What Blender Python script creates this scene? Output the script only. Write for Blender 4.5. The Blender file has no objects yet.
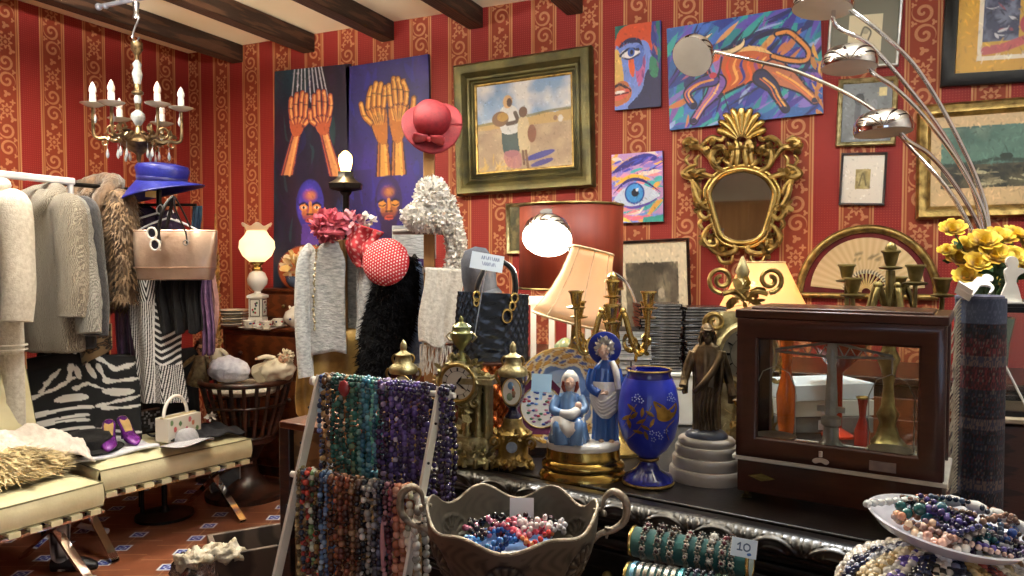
import bpy, math, random
import numpy as np
from mathutils import Matrix, Vector, Euler
random.seed(7); RNG = np.random.default_rng(7)
PI = math.pi; TAU = 2*PI
sin, cos = math.sin, math.cos
SC = bpy.context.scene; COL = SC.collection

# ------------------------------------------------------------------ camera model (1024 x 576, f in pixels)
FPX = 745.0; CZ = 1.4; YAW = math.radians(24.4); PITCH = math.atan(28/FPX)
FWD = Vector((-sin(YAW)*cos(PITCH), cos(YAW)*cos(PITCH), -sin(PITCH)))
RGT = Vector((cos(YAW), sin(YAW), 0)); UPV = RGT.cross(FWD)
CAM = Vector((0, 0, CZ))
def ray(px, py): return FWD + RGT*((px-512)/FPX) + UPV*((288-py)/FPX)
def P(px, py, d): return CAM + ray(px, py)*d
def onY(px, py, Y): r = ray(px, py); return CAM + r*(Y/r.y)
def onX(px, py, X): r = ray(px, py); return CAM + r*(X/r.x)
def onZ(px, py, Z): r = ray(px, py); return CAM + r*((Z-CZ)/r.z)
FACE = YAW            # rotz that turns local -Y towards the camera's side

# ------------------------------------------------------------------ colours and materials
def lin(c):
    c = c/255.0
    return c/12.92 if c <= .04045 else ((c+.055)/1.055)**2.4
def hx(s):
    s = s.lstrip('#'); return tuple(lin(int(s[i:i+2], 16)) for i in (0, 2, 4))
MATS = {}
def new_mat(name):
    m = bpy.data.materials.new(name); m.use_nodes = True
    return m, m.node_tree.nodes, m.node_tree.links, m.node_tree.nodes['Principled BSDF']
def mat(name, c1, c2=None, scale=30, rough=.55, metal=0, bump=0, bscale=None, kind='noise', sheen=0, coat=0, alpha=1, trans=0, ior=1.45, stretch=(1,1,1), emit=0, sss=0, detail=4, ecol=None):
    if name in MATS: return MATS[name]
    m, N, L, b = new_mat(name)
    c1 = hx(c1); c2 = hx(c2) if c2 else tuple(x*.75 for x in c1)
    b.inputs['Roughness'].default_value = rough; b.inputs['Metallic'].default_value = metal
    b.inputs['Sheen Weight'].default_value = sheen; b.inputs['Coat Weight'].default_value = coat
    b.inputs['Transmission Weight'].default_value = trans; b.inputs['IOR'].default_value = ior
    b.inputs['Alpha'].default_value = alpha; b.inputs['Subsurface Weight'].default_value = sss
    if sss: b.inputs['Subsurface Scale'].default_value = .01
    tc = N.new('ShaderNodeTexCoord'); mp = N.new('ShaderNodeMapping'); mp.inputs['Scale'].default_value = stretch
    L.new(tc.outputs['Object'], mp.inputs['Vector'])
    if kind == 'wave':
        t = N.new('ShaderNodeTexWave'); t.inputs['Scale'].default_value = scale; t.inputs['Distortion'].default_value = 6; t.inputs['Detail'].default_value = 3; t.inputs['Detail Scale'].default_value = 1.5
    elif kind == 'vor':
        t = N.new('ShaderNodeTexVoronoi'); t.inputs['Scale'].default_value = scale
    else:
        t = N.new('ShaderNodeTexNoise'); t.inputs['Scale'].default_value = scale; t.inputs['Detail'].default_value = detail
    L.new(mp.outputs['Vector'], t.inputs['Vector'])
    fac = t.outputs['Distance'] if kind == 'vor' else t.outputs[0]
    r = N.new('ShaderNodeValToRGB'); r.color_ramp.elements[0].color = (*c2, 1); r.color_ramp.elements[1].color = (*c1, 1)
    r.color_ramp.elements[0].position = .3; r.color_ramp.elements[1].position = .65
    L.new(fac, r.inputs['Fac']); L.new(r.outputs['Color'], b.inputs['Base Color'])
    if emit:
        b.inputs['Emission Strength'].default_value = emit
        b.inputs['Emission Color'].default_value = (*(hx(ecol) if ecol else c1), 1)
    if bump:
        src = fac
        if bscale:
            t2 = N.new('ShaderNodeTexNoise'); t2.inputs['Scale'].default_value = bscale; t2.inputs['Detail'].default_value = 5
            L.new(mp.outputs['Vector'], t2.inputs['Vector']); src = t2.outputs[0]
        bp = N.new('ShaderNodeBump'); bp.inputs['Strength'].default_value = bump; bp.inputs['Distance'].default_value = .01
        L.new(src, bp.inputs['Height']); L.new(bp.outputs['Normal'], b.inputs['Normal'])
    MATS[name] = m; return m
def vc(name, rough=.5, metal=0, coat=0, bump=0, bscale=80, sheen=0):
    """material whose colour is the mesh's own 'Col' attribute (paint, print, bead colours)"""
    if name in MATS: return MATS[name]
    m, N, L, b = new_mat(name)
    a = N.new('ShaderNodeAttribute'); a.attribute_name = 'Col'
    L.new(a.outputs['Color'], b.inputs['Base Color'])
    b.inputs['Roughness'].default_value = rough; b.inputs['Metallic'].default_value = metal; b.inputs['Coat Weight'].default_value = coat
    b.inputs['Sheen Weight'].default_value = sheen
    if bump:
        tc = N.new('ShaderNodeTexCoord'); t = N.new('ShaderNodeTexNoise'); t.inputs['Scale'].default_value = bscale
        L.new(tc.outputs['Object'], t.inputs['Vector'])
        bp = N.new('ShaderNodeBump'); bp.inputs['Strength'].default_value = bump; bp.inputs['Distance'].default_value = .01
        L.new(t.outputs[0], bp.inputs['Height']); L.new(bp.outputs['Normal'], b.inputs['Normal'])
    MATS[name] = m; return m

# ------------------------------------------------------------------ mesh builder
I4 = Matrix.Identity(4)
def T(x=0, y=0, z=0): return Matrix.Translation((x, y, z))
def RX(a): return Matrix.Rotation(a, 4, 'X')
def RY(a): return Matrix.Rotation(a, 4, 'Y')
def RZ(a): return Matrix.Rotation(a, 4, 'Z')
def SCL(x, y=None, z=None): return Matrix.Diagonal((x, x if y is None else y, x if z is None else z, 1))
class MB:
    def __init__(s): s.v = []; s.f = []; s.m = []; s.s = []; s.c = []; s.col = None; s.mi = 0; s.sm = True
    def add(s, vs, fs, X=None, smooth=None):
        o = len(s.v)
        if X is not None and X is not I4: vs = [X @ Vector(p) for p in vs]
        s.v.extend([tuple(p) for p in vs]); n = len(fs)
        s.f.extend([tuple(i+o for i in f) for f in fs]); s.m.extend([s.mi]*n)
        s.s.extend([s.sm if smooth is None else smooth]*n)
        s.c.extend([s.col or (1, 1, 1)]*len(vs))
    def box(s, c, d, X=None):
        x, y, z = c; a, b, h = d[0]/2, d[1]/2, d[2]/2
        vs = [(x+i*a, y+j*b, z+k*h) for k in (-1, 1) for j in (-1, 1) for i in (-1, 1)]
        s.add(vs, [(0,2,3,1),(4,5,7,6),(0,1,5,4),(2,6,7,3),(0,4,6,2),(1,3,7,5)], X, False)
    def lathe(s, prof, n=24, X=None, flute=None, close=False):
        vs = []; fs = []; k = len(prof)
        for r, z in prof:
            for i in range(n):
                a = TAU*i/n; q = r*(flute(a, z) if flute else 1)
                vs.append((q*cos(a), q*sin(a), z))
        for j in range(k-1):
            for i in range(n):
                i2 = (i+1) % n; fs.append((j*n+i, j*n+i2, (j+1)*n+i2, (j+1)*n+i))
        if prof[0][0] > 1e-5: fs.append(tuple(range(n-1, -1, -1)))
        if prof[-1][0] > 1e-5: fs.append(tuple((k-1)*n+i for i in range(n)))
        s.add(vs, fs, X)
    def tube(s, pts, r, n=8, X=None, closed=False, flat=1.0):
        pts = [Vector(p) for p in pts]; k = len(pts)
        rr = r if isinstance(r, (list, tuple)) else [r]*k
        if len(rr) != k: rr = list(np.interp(np.linspace(0, 1, k), np.linspace(0, 1, len(rr)), rr))
        vs = []; fs = []; nv = None
        for i in range(k):
            if closed: t = pts[(i+1) % k]-pts[i-1]
            else: t = pts[min(i+1, k-1)]-pts[max(i-1, 0)]
            if t.length < 1e-9: t = Vector((0, 0, 1))
            t.normalize()
            if nv is None: nv = t.orthogonal().normalized() if abs(t.z) > .9 else Vector((0, 0, 1)).cross(t).normalized()
            nv = nv-t*nv.dot(t)
            if nv.length < 1e-6: nv = t.orthogonal()
            nv.normalize(); bv = t.cross(nv)
            for j in range(n):
                a = TAU*j/n; vs.append(pts[i]+(nv*cos(a)+bv*sin(a)*flat)*rr[i])
        m = k if closed else k-1
        for i in range(m):
            i2 = (i+1) % k
            for j in range(n):
                j2 = (j+1) % n; fs.append((i*n+j, i*n+j2, i2*n+j2, i2*n+j))
        if not closed: fs += [tuple(range(n-1, -1, -1)), tuple((k-1)*n+j for j in range(n))]
        s.add(vs, fs, X)
    def ball(s, c, r, n=12, m=8, X=None, rot=None):
        r = (r, r, r) if not isinstance(r, (tuple, list)) else r
        vs = [(0, 0, -1)]; fs = []
        for j in range(1, m):
            t = -PI/2+PI*j/m
            for i in range(n): a = TAU*i/n; vs.append((cos(t)*cos(a), cos(t)*sin(a), sin(t)))
        vs.append((0, 0, 1)); e = len(vs)-1
        for i in range(n):
            i2 = (i+1) % n; fs.append((0, 1+i2, 1+i)); fs.append((e, 1+(m-2)*n+i, 1+(m-2)*n+i2))
            for j in range(m-2): fs.append((1+j*n+i, 1+j*n+i2, 1+(j+1)*n+i2, 1+(j+1)*n+i))
        M = T(*c) @ (rot or I4) @ SCL(*r)
        s.add(vs, fs, (X @ M) if X is not None else M)
    def loft(s, rings, X=None, cap=True, closed=True):
        n = len(rings[0]); vs = [p for r in rings for p in r]; fs = []
        for j in range(len(rings)-1):
            for i in range(n if closed else n-1):
                i2 = (i+1) % n; fs.append((j*n+i, j*n+i2, (j+1)*n+i2, (j+1)*n+i))
        if cap and closed: fs += [tuple(range(n-1, -1, -1)), tuple((len(rings)-1)*n+i for i in range(n))]
        s.add(vs, fs, X)
    def grid(s, fn, nu, nv, X=None, cfn=None):
        vs = []; base = len(s.v)
        for j in range(nv+1):
            for i in range(nu+1): vs.append(fn(i/nu, j/nv))
        fs = [(j*(nu+1)+i, j*(nu+1)+i+1, (j+1)*(nu+1)+i+1, (j+1)*(nu+1)+i) for j in range(nv) for i in range(nu)]
        s.add(vs, fs, X)
        if cfn:
            k = base
            for j in range(nv+1):
                for i in range(nu+1): s.c[k] = cfn(i/nu, j/nv); k += 1
    def prism(s, poly, y0, y1, X=None, smooth=False):
        """polygon of (x, z) extruded from y0 to y1"""
        n = len(poly); vs = [(x, y0, z) for x, z in poly]+[(x, y1, z) for x, z in poly]
        fs = [tuple(range(n)), tuple(range(2*n-1, n-1, -1))]+[(i, i+n, (i+1) % n+n, (i+1) % n) for i in range(n)]
        s.add(vs, fs, X, smooth)
    def frame(s, w, h, prof, X=None, base=0):
        """rectangular picture frame; prof = [(inset, out)] from outer back to inner; front is -Y"""
        rings = [[(-w/2+i, -o, -h/2+i), (w/2-i, -o, -h/2+i), (w/2-i, -o, h/2-i), (-w/2+i, -o, h/2-i)] for i, o in prof]
        vs = [p for r in rings for p in r]; k = len(rings)
        fs = [(j*4+i, j*4+(i+1) % 4, ((j+1) % k)*4+(i+1) % 4, ((j+1) % k)*4+i) for j in range(k) for i in range(4)]
        s.add(vs, fs, X, False)
def mesh_of(name, mb, mats):
    me = bpy.data.meshes.new(name); me.from_pydata(mb.v, [], mb.f)
    for m in (mats if isinstance(mats, (list, tuple)) else [mats]): me.materials.append(m)
    me.polygons.foreach_set('material_index', mb.m); me.polygons.foreach_set('use_smooth', mb.s)
    if any(c != (1, 1, 1) for c in mb.c):
        a = me.color_attributes.new('Col', 'FLOAT_COLOR', 'POINT')
        buf = np.ones((len(mb.v), 4), dtype=np.float32); buf[:, :3] = np.array(mb.c, dtype=np.float32)
        a.data.foreach_set('color', buf.ravel())
    me.set_sharp_from_angle(angle=math.radians(48)); me.update(); return me
def obj(name, mb, mats, parent=None, loc=None, rot=None, bev=0, sub=0, solid=0, solid_off=-1, remesh=0, label=None, smooth_it=0, disp=0, dscale=.05):
    o = bpy.data.objects.new(name, mesh_of(name, mb, mats)); COL.objects.link(o)
    if parent: o.parent = parent
    if loc is not None: o.location = loc
    if rot is not None: o.rotation_euler = rot if isinstance(rot, (tuple, list, Euler)) else (0, 0, rot)
    if solid:
        md = o.modifiers.new('s', 'SOLIDIFY'); md.thickness = solid; md.offset = solid_off
    if remesh:
        md = o.modifiers.new('r', 'REMESH'); md.mode = 'VOXEL'; md.voxel_size = remesh; md.use_smooth_shade = True
    if smooth_it:
        md = o.modifiers.new('sm', 'SMOOTH'); md.iterations = smooth_it; md.factor = .5
    if bev:
        md = o.modifiers.new('b', 'BEVEL'); md.width = bev; md.segments = 2; md.limit_method = 'ANGLE'
    if sub:
        md = o.modifiers.new('u', 'SUBSURF'); md.levels = sub; md.render_levels = sub
    if disp:
        tx = bpy.data.textures.new(name+'_lumps', 'CLOUDS'); tx.noise_scale = dscale
        md = o.modifiers.new('d', 'DISPLACE'); md.texture = tx; md.strength = disp; md.mid_level = .5; md.texture_coords = 'LOCAL'
    if label: o['label'] = label
    return o
def tag(o, label, cat, group=None, kind=None):
    o['label'] = label; o['category'] = cat
    if group: o['group'] = group
    if kind: o['kind'] = kind
    return o
def thing(name, label, cat, loc=(0, 0, 0), rotz=0, group=None, rot=None):
    o = bpy.data.objects.new(name, None); COL.objects.link(o); o.empty_display_size = .05
    o.location = loc; o.rotation_euler = rot if rot else (0, 0, rotz)
    return tag(o, label, cat, group)
def struct(name, mb, mats, **k):
    o = obj(name, mb, mats, **k); o['kind'] = 'structure'; return o
def smooth(pts, k=6, closed=False):
    """Catmull-Rom through pts"""
    p = [Vector(q) if len(q) == 3 else Vector((q[0], q[1], 0)) for q in pts]; n = len(p); out = []
    d2 = len(pts[0]) == 2
    for i in range(n if closed else n-1):
        a, b = p[i-1] if (closed or i > 0) else p[0], p[i]
        c = p[(i+1) % n]; d = p[(i+2) % n] if (closed or i+2 < n) else p[n-1]
        for j in range(k):
            t = j/k
            q = .5*((2*b)+(c-a)*t+(2*a-5*b+4*c-d)*t*t+(3*b-a-3*c+d)*t*t*t)
            out.append((q.x, q.y) if d2 else q)
    if not closed: out.append((p[-1].x, p[-1].y) if d2 else p[-1])
    return out
def arc(c, r, a0, a1, n=12, plane='xz'):
    o = []
    for i in range(n+1):
        a = a0+(a1-a0)*i/n; x, y = r*cos(a), r*sin(a)
        o.append(Vector((c[0]+x, c[1], c[2]+y)) if plane == 'xz' else Vector((c[0]+x, c[1]+y, c[2])))
    return o
def spiral(c, r0, r1, a0, a1, n=20):
    return [Vector((c[0]+(r0+(r1-r0)*i/n)*cos(a0+(a1-a0)*i/n), c[1], c[2]+(r0+(r1-r0)*i/n)*sin(a0+(a1-a0)*i/n))) for i in range(n+1)]
def rvec(s): return Vector((random.uniform(-s, s), random.uniform(-s, s), random.uniform(-s, s)))
def petals(mb, c, n, R, size, cols=None, up=.3, squash=(1, 1, 1)):
    """tuft of n little curled petals growing out of a ball"""
    for i in range(n):
        d = Vector((random.gauss(0, 1), random.gauss(0, 1), random.gauss(0, 1)+up)).normalized()
        p = Vector(c)+Vector((d.x*R*squash[0], d.y*R*squash[1], d.z*R*squash[2]))*random.uniform(.75, 1.05)
        s = d.orthogonal().normalized(); s = Matrix.Rotation(random.uniform(0, TAU), 3, d) @ s; w = d.cross(s)
        L = size*random.uniform(.7, 1.3)
        if cols: mb.col = random.choice(cols)
        vs = [p-s*L*.25, p+d*L*.4-w*L*.35, p+d*L*.85+s*L*.25-w*L*.25, p+d*L*1.0+s*L*.35, p+d*L*.85+s*L*.25+w*L*.25, p+d*L*.4+w*L*.35]
        mb.add(vs, [(0, 1, 5), (1, 2, 4, 5), (2, 3, 4)])

def fur_tips(mb, src, n, L, lay, wd=.004, fine=1.0):
    """n short tapering hair locks standing on the faces of src, laid towards 'lay'"""
    fs = [f for f in src.f if len(f) == 4]; V = src.v
    for i in range(n):
        f = random.choice(fs); a, b, c, d = (Vector(V[k]) for k in f); u, v = random.random(), random.random(); p = (a*(1-u)+b*u)*(1-v)+(d*(1-u)+c*u)*v
        nn = (b-a).cross(d-a)
        if nn.length < 1e-12: continue
        nn.normalize(); dv = (nn*random.uniform(.3, .9)+Vector(lay)+rvec(.3)).normalized(); sd = dv.cross(nn+rvec(.1)).normalized()*wd*random.uniform(.6, 1.3)
        mb.add([p-sd, p+sd, p+dv*L*random.uniform(.6, 1.3)], [(0, 1, 2)])

# ------------------------------------------------------------------ shared materials
GOLD = mat('gilt', '#b89c5c', '#6c5630', 25, .34, .8, .25, 120)
GOLD2 = mat('pale_gilt', '#bcb286', '#746842', 30, .34, .75, .3, 140)
BRASS = mat('polished_brass', '#d0b470', '#967c40', 12, .26, .95, .08, 90)
BRASSD = mat('tarnished_brass', '#988a58', '#544828', 22, .36, .85, .15, 90)
CHROME = mat('chrome', '#e8e8ea', '#d8d8dc', 5, .05, 1)
STEEL = mat('brushed_steel', '#a9abad', '#8d8f92', 60, .3, 1)
WOODD = mat('dark_walnut', '#3a1d12', '#1c0d08', 3, .35, 0, .12, 40, 'wave', coat=.3, stretch=(1, 1, 8))
WOODM = mat('mahogany', '#3c1c12', '#30150d', 14, .3, 0, .05, 60, coat=.3, stretch=(1, 6, 6))
WOODR = mat('chestnut', '#623116', '#4a220e', 2.5, .4, 0, .1, 30, 'wave', coat=.15, stretch=(1, 4, 6))
WOODL = mat('light_pine', '#a87e4c', '#94693a', 5, .55, 0, .08, 40, stretch=(6, 6, .4))
BLACK = mat('black_metal', '#15130f', '#0b0a09', 30, .4, .3)
BLACKF = mat('black_fabric', '#0e0d11', '#060608', 60, .9, 0, .3, 200)
WHITEP = mat('white_paint', '#e6e3da', '#d4d0c4', 10, .4)
PORC = mat('white_porcelain', '#efece4', '#dcd8ce', 8, .12, coat=.6)
def thin_glass():
    m, N, L, b = new_mat('clear_glass'); out = N['Material Output']; N.remove(b)
    tr = N.new('ShaderNodeBsdfTransparent'); gl = N.new('ShaderNodeBsdfGlossy'); gl.inputs['Roughness'].default_value = .02
    fr = N.new('ShaderNodeFresnel'); fr.inputs['IOR'].default_value = 1.5; tr.inputs['Color'].default_value = (.94, .96, .95, 1)
    ms = N.new('ShaderNodeMixShader'); L.new(fr.outputs[0], ms.inputs[0]); L.new(tr.outputs[0], ms.inputs[1]); L.new(gl.outputs[0], ms.inputs[2]); L.new(ms.outputs[0], out.inputs['Surface']); return m
GLASS = thin_glass()
CARD = mat('white_card', '#e4e9ee', '#d5dde6', 8, .7)
# ================================================================== THE ROOM
YB, XL, XR, YF, ZC = 4.15, -4.55, 2.0, -2.6, 2.95
def wallpaper(name, axis, phase):
    m, N, L, b = new_mat(name)
    def mth(op, *a, clamp=False):
        n = N.new('ShaderNodeMath'); n.operation = op; n.use_clamp = clamp
        for i, x in enumerate(a):
            if isinstance(x, (int, float)): n.inputs[i].default_value = x
            else: L.new(x, n.inputs[i])
        return n.outputs[0]
    geo = N.new('ShaderNodeNewGeometry'); sp = N.new('ShaderNodeSeparateXYZ'); L.new(geo.outputs['Position'], sp.inputs[0])
    h = sp.outputs[axis]; z = sp.outputs['Z']
    PER = .2834
    x = mth('MULTIPLY', mth('SUBTRACT', mth('FRACT', mth('ADD', mth('DIVIDE', mth('SUBTRACT', h, phase), PER), 100.5)), .5), PER)
    ax = mth('ABSOLUTE', x)
    step = lambda v, w, soft=.0025: mth('MULTIPLY_ADD', mth('SUBTRACT', w, v), 1/soft, .5, clamp=True)    # 1 where v < w
    band = step(ax, .080)
    b1 = mth('MULTIPLY', step(ax, .080), mth('SUBTRACT', 1, step(ax, .0715)), clamp=True)
    b2 = mth('MULTIPLY', step(ax, .067), mth('SUBTRACT', 1, step(ax, .0585)), clamp=True)
    inner = step(ax, .056)
    VP = .40
    idx = mth('FLOOR', mth('ADD', mth('DIVIDE', mth('SUBTRACT', h, phase), PER), 100.5))
    zz = mth('MULTIPLY', mth('FRACT', mth('ADD', mth('DIVIDE', z, VP), mth('MULTIPLY', idx, .37))), VP)
    def spir(cx, cz, sgn, R=.050, pitch=.036):
        dx = mth('MULTIPLY', mth('SUBTRACT', x, cx), sgn); dz = mth('MULTIPLY', mth('SUBTRACT', zz, cz), sgn)
        r = mth('SQRT', mth('ADD', mth('MULTIPLY', dx, dx), mth('MULTIPLY', dz, dz)))
        th = mth('DIVIDE', mth('ARCTAN2', dz, dx), TAU)
        q = mth('ABSOLUTE', mth('SUBTRACT', mth('FRACT', mth('ADD', mth('DIVIDE', r, pitch), mth('ADD', th, 2))), .5))
        return mth('MULTIPLY', step(q, .20, .12), step(r, R, .003))
    def flower(cx, cz, R, k, am=.30):
        dx = mth('SUBTRACT', x, cx); dz = mth('SUBTRACT', zz, cz)
        r = mth('SQRT', mth('ADD', mth('MULTIPLY', dx, dx), mth('MULTIPLY', dz, dz)))
        c = mth('COSINE', mth('MULTIPLY', mth('ARCTAN2', dz, dx), k))
        return step(mth('DIVIDE', r, mth('MULTIPLY_ADD', c, am, 1-am)), R, .006)
    mx = lambda a, c: mth('MAXIMUM', a, c)
    mot = mx(spir(.004, .060, 1), spir(-.004, .168, -1))
    for f in (mth('MULTIPLY', flower(0, .285, .042, 8, .22), mth('SUBTRACT', 1, mth('MULTIPLY', flower(0, .285, .022, 8, .1), mth('SUBTRACT', 1, flower(0, .285, .011, 8, .1))))), flower(.034, .236, .022, 3), flower(-.034, .334, .022, 3), flower(-.034, .238, .018, 4), flower(.034, .336, .018, 4), flower(0, .382, .024, 3), flower(.045, .115, .016, 3), flower(-.045, .115, .016, 3), flower(.046, .020, .014, 3), flower(-.046, .205, .014, 3)):
        mot = mx(mot, f)
    mot = mth('MULTIPLY', mot, inner)
    # stitched look
    tc = N.new('ShaderNodeTexNoise'); tc.inputs['Scale'].default_value = 160; L.new(geo.outputs['Position'], tc.inputs['Vector'])
    mot = mth('MULTIPLY', mot, mth('MULTIPLY_ADD', tc.outputs[0], .9, .42, clamp=True))
    # small woven dots on the plain red stripe
    du = mth('SUBTRACT', mth('FRACT', mth('DIVIDE', h, .013)), .5); dv = mth('SUBTRACT', mth('FRACT', mth('DIVIDE', z, .013)), .5)
    dot = mth('MULTIPLY', step(mth('ADD', mth('MULTIPLY', du, du), mth('MULTIPLY', dv, dv)), .035, .03), mth('SUBTRACT', 1, band))
    def mix(f, a, c):
        n = N.new('ShaderNodeMix'); n.data_type = 'RGBA'; L.new(f, n.inputs[0])
        for i, q in ((6, a), (7, c)):
            if isinstance(q, tuple): n.inputs[i].default_value = (*q, 1)
            else: L.new(q, n.inputs[i])
        return n.outputs[2]
    c = mix(dot, hx('#861f1d'), hx('#a04634'))
    c = mix(band, c, hx('#86351d'))
    c = mix(b1, c, hx('#b88258')); c = mix(b2, c, hx('#ae7248')); c = mix(mot, c, hx('#ba8058'))
    n2 = N.new('ShaderNodeTexNoise'); n2.inputs['Scale'].default_value = 1.2; L.new(geo.outputs['Position'], n2.inputs['Vector'])
    L.new(c, b.inputs['Base Color']); b.inputs['Roughness'].default_value = .62
    b.inputs['Specular IOR Level'].default_value = .35
    bp = N.new('ShaderNodeBump'); bp.inputs['Strength'].default_value = .25; bp.inputs['Distance'].default_value = .004
    L.new(mth('ADD', mot, mth('MULTIPLY', b1, .5)), bp.inputs['Height']); L.new(bp.outputs['Normal'], b.inputs['Normal'])
    return m
WP_B = wallpaper('damask_stripe_across', 'X', -4.227); WP_L = wallpaper('damask_stripe_along', 'Y', 2.809)
def tiles():
    m, N, L, b = new_mat('terracotta_tiles')
    def mth(op, *a, clamp=False):
        n = N.new('ShaderNodeMath'); n.operation = op; n.use_clamp = clamp
        for i, x in enumerate(a):
            if isinstance(x, (int, float)): n.inputs[i].default_value = x
            else: L.new(x, n.inputs[i])
        return n.outputs[0]
    geo = N.new('ShaderNodeNewGeometry'); sp = N.new('ShaderNodeSeparateXYZ'); L.new(geo.outputs['Position'], sp.inputs[0])
    x, y = sp.outputs['X'], sp.outputs['Y']
    e1 = mth('ADD', mth('MULTIPLY', mth('SUBTRACT', x, -3.16), .89), mth('MULTIPLY', mth('SUBTRACT', y, 2.39), .455))
    e2 = mth('ADD', mth('MULTIPLY', mth('SUBTRACT', x, -3.16), -.455), mth('MULTIPLY', mth('SUBTRACT', y, 2.39), .89))
    e2 = mth('ADD', e2, mth('MULTIPLY', mth('FLOOR', mth('ADD', mth('DIVIDE', e1, .31), 50.5)), .065))
    u = mth('MULTIPLY', mth('SUBTRACT', mth('FRACT', mth('ADD', mth('DIVIDE', e1, .31), 50.5)), .5), .31)
    v = mth('MULTIPLY', mth('SUBTRACT', mth('FRACT', mth('ADD', mth('DIVIDE', e2, .176), 50.5)), .5), .176)
    au, av = mth('ABSOLUTE', u), mth('ABSOLUTE', v)
    st = lambda a, w, s=.004: mth('MULTIPLY_ADD', mth('SUBTRACT', w, a), 1/s, .5, clamp=True)
    mxm = mth('MAXIMUM', au, av)
    inset = st(mxm, .036); blue = st(mxm, .027)
    star = st(mth('ADD', au, av), .021); star2 = st(mxm, .010)
    grout = mth('MULTIPLY', mth('MAXIMUM', st(au, .003), mth('SUBTRACT', 1, st(av, .085))), .5)
    nz = N.new('ShaderNodeTexNoise'); nz.inputs['Scale'].default_value = 9; L.new(geo.outputs['Position'], nz.inputs['Vector'])
    def mix(f, a, c):
        n = N.new('ShaderNodeMix'); n.data_type = 'RGBA'; L.new(f, n.inputs[0])
        for i, q in ((6, a), (7, c)):
            if isinstance(q, tuple): n.inputs[i].default_value = (*q, 1)
            else: L.new(q, n.inputs[i])
        return n.outputs[2]
    c = mix(nz.outputs[0], hx('#5a2f20'), hx('#8c553a')); c = mix(grout, c, hx('#c09a78'))
    c = mix(inset, c, hx('#d4dae0')); c = mix(blue, c, hx('#22308e')); c = mix(star, c, hx('#c8d4e8')); c = mix(star2, c, hx('#1f2c86'))
    L.new(c, b.inputs['Base Color']); b.inputs['Roughness'].default_value = .32
    return m
CEIL = mat('cream_plaster', '#f6ecd2', '#f2e6c8', 3, .8, 0, .05, 40)
BEAM = mat('old_oak_beam', '#4c3222', '#2b1b12', 3, .6, 0, .35, 25, 'wave', stretch=(6, .6, 6))
mb = MB(); mb.box(((XL+XR)/2, YB+.06, ZC/2), (XR-XL+.3, .12, ZC+.2)); struct('wall_back', mb, WP_B)
mb = MB(); mb.box((XL-.06, (YB+YF)/2, ZC/2), (.12, YB-YF, ZC+.2)); struct('wall_left', mb, WP_L)
PALE = mat('pale_shop_wall', '#dcd6ca', '#cfc8ba', 2, .8)
mb = MB(); mb.box((XR+.06, (YB+YF)/2, ZC/2), (.12, YB-YF, ZC+.2)); struct('wall_right', mb, mat('pale_shop_wall', '#dcd6ca'))
PALE = mat('pale_shop_wall', '#dcd6ca', '#cfc8ba', 2, .8)
mb = MB(); mb.box(((XL+XR)/2, YF-.06, ZC/2), (XR-XL+.3, .12, ZC+.2)); struct('wall_front', mb, PALE)
mb = MB(); mb.box(((XL+XR)/2, (YB+YF)/2, -.05), (XR-XL+.2, YB-YF+.2, .1)); struct('floor', mb, tiles())
mb = MB(); mb.box(((XL+XR)/2, (YB+YF)/2, ZC+.05), (XR-XL+.2, YB-YF+.2, .1)); struct('ceiling', mb, CEIL)
for i in range(9):
    mb = MB(); xr = -4.01+.645*i; mb.box((xr-.05, (YB+YF)/2, ZC-.0625), (.10, YB-YF-.004, .125))
    o = struct('ceiling_beam', mb, BEAM, bev=.008)
mb = MB(); mb.box(((XL+XR)/2, YB-.012, .07), (XR-XL-.02, .022, .14)); struct('baseboard_back', mb, WOODD)
mb = MB(); mb.box((XL+.012, (YB+YF)/2, .07), (.022, YB-YF-.06, .14)); struct('baseboard_left', mb, WOODD)

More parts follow.
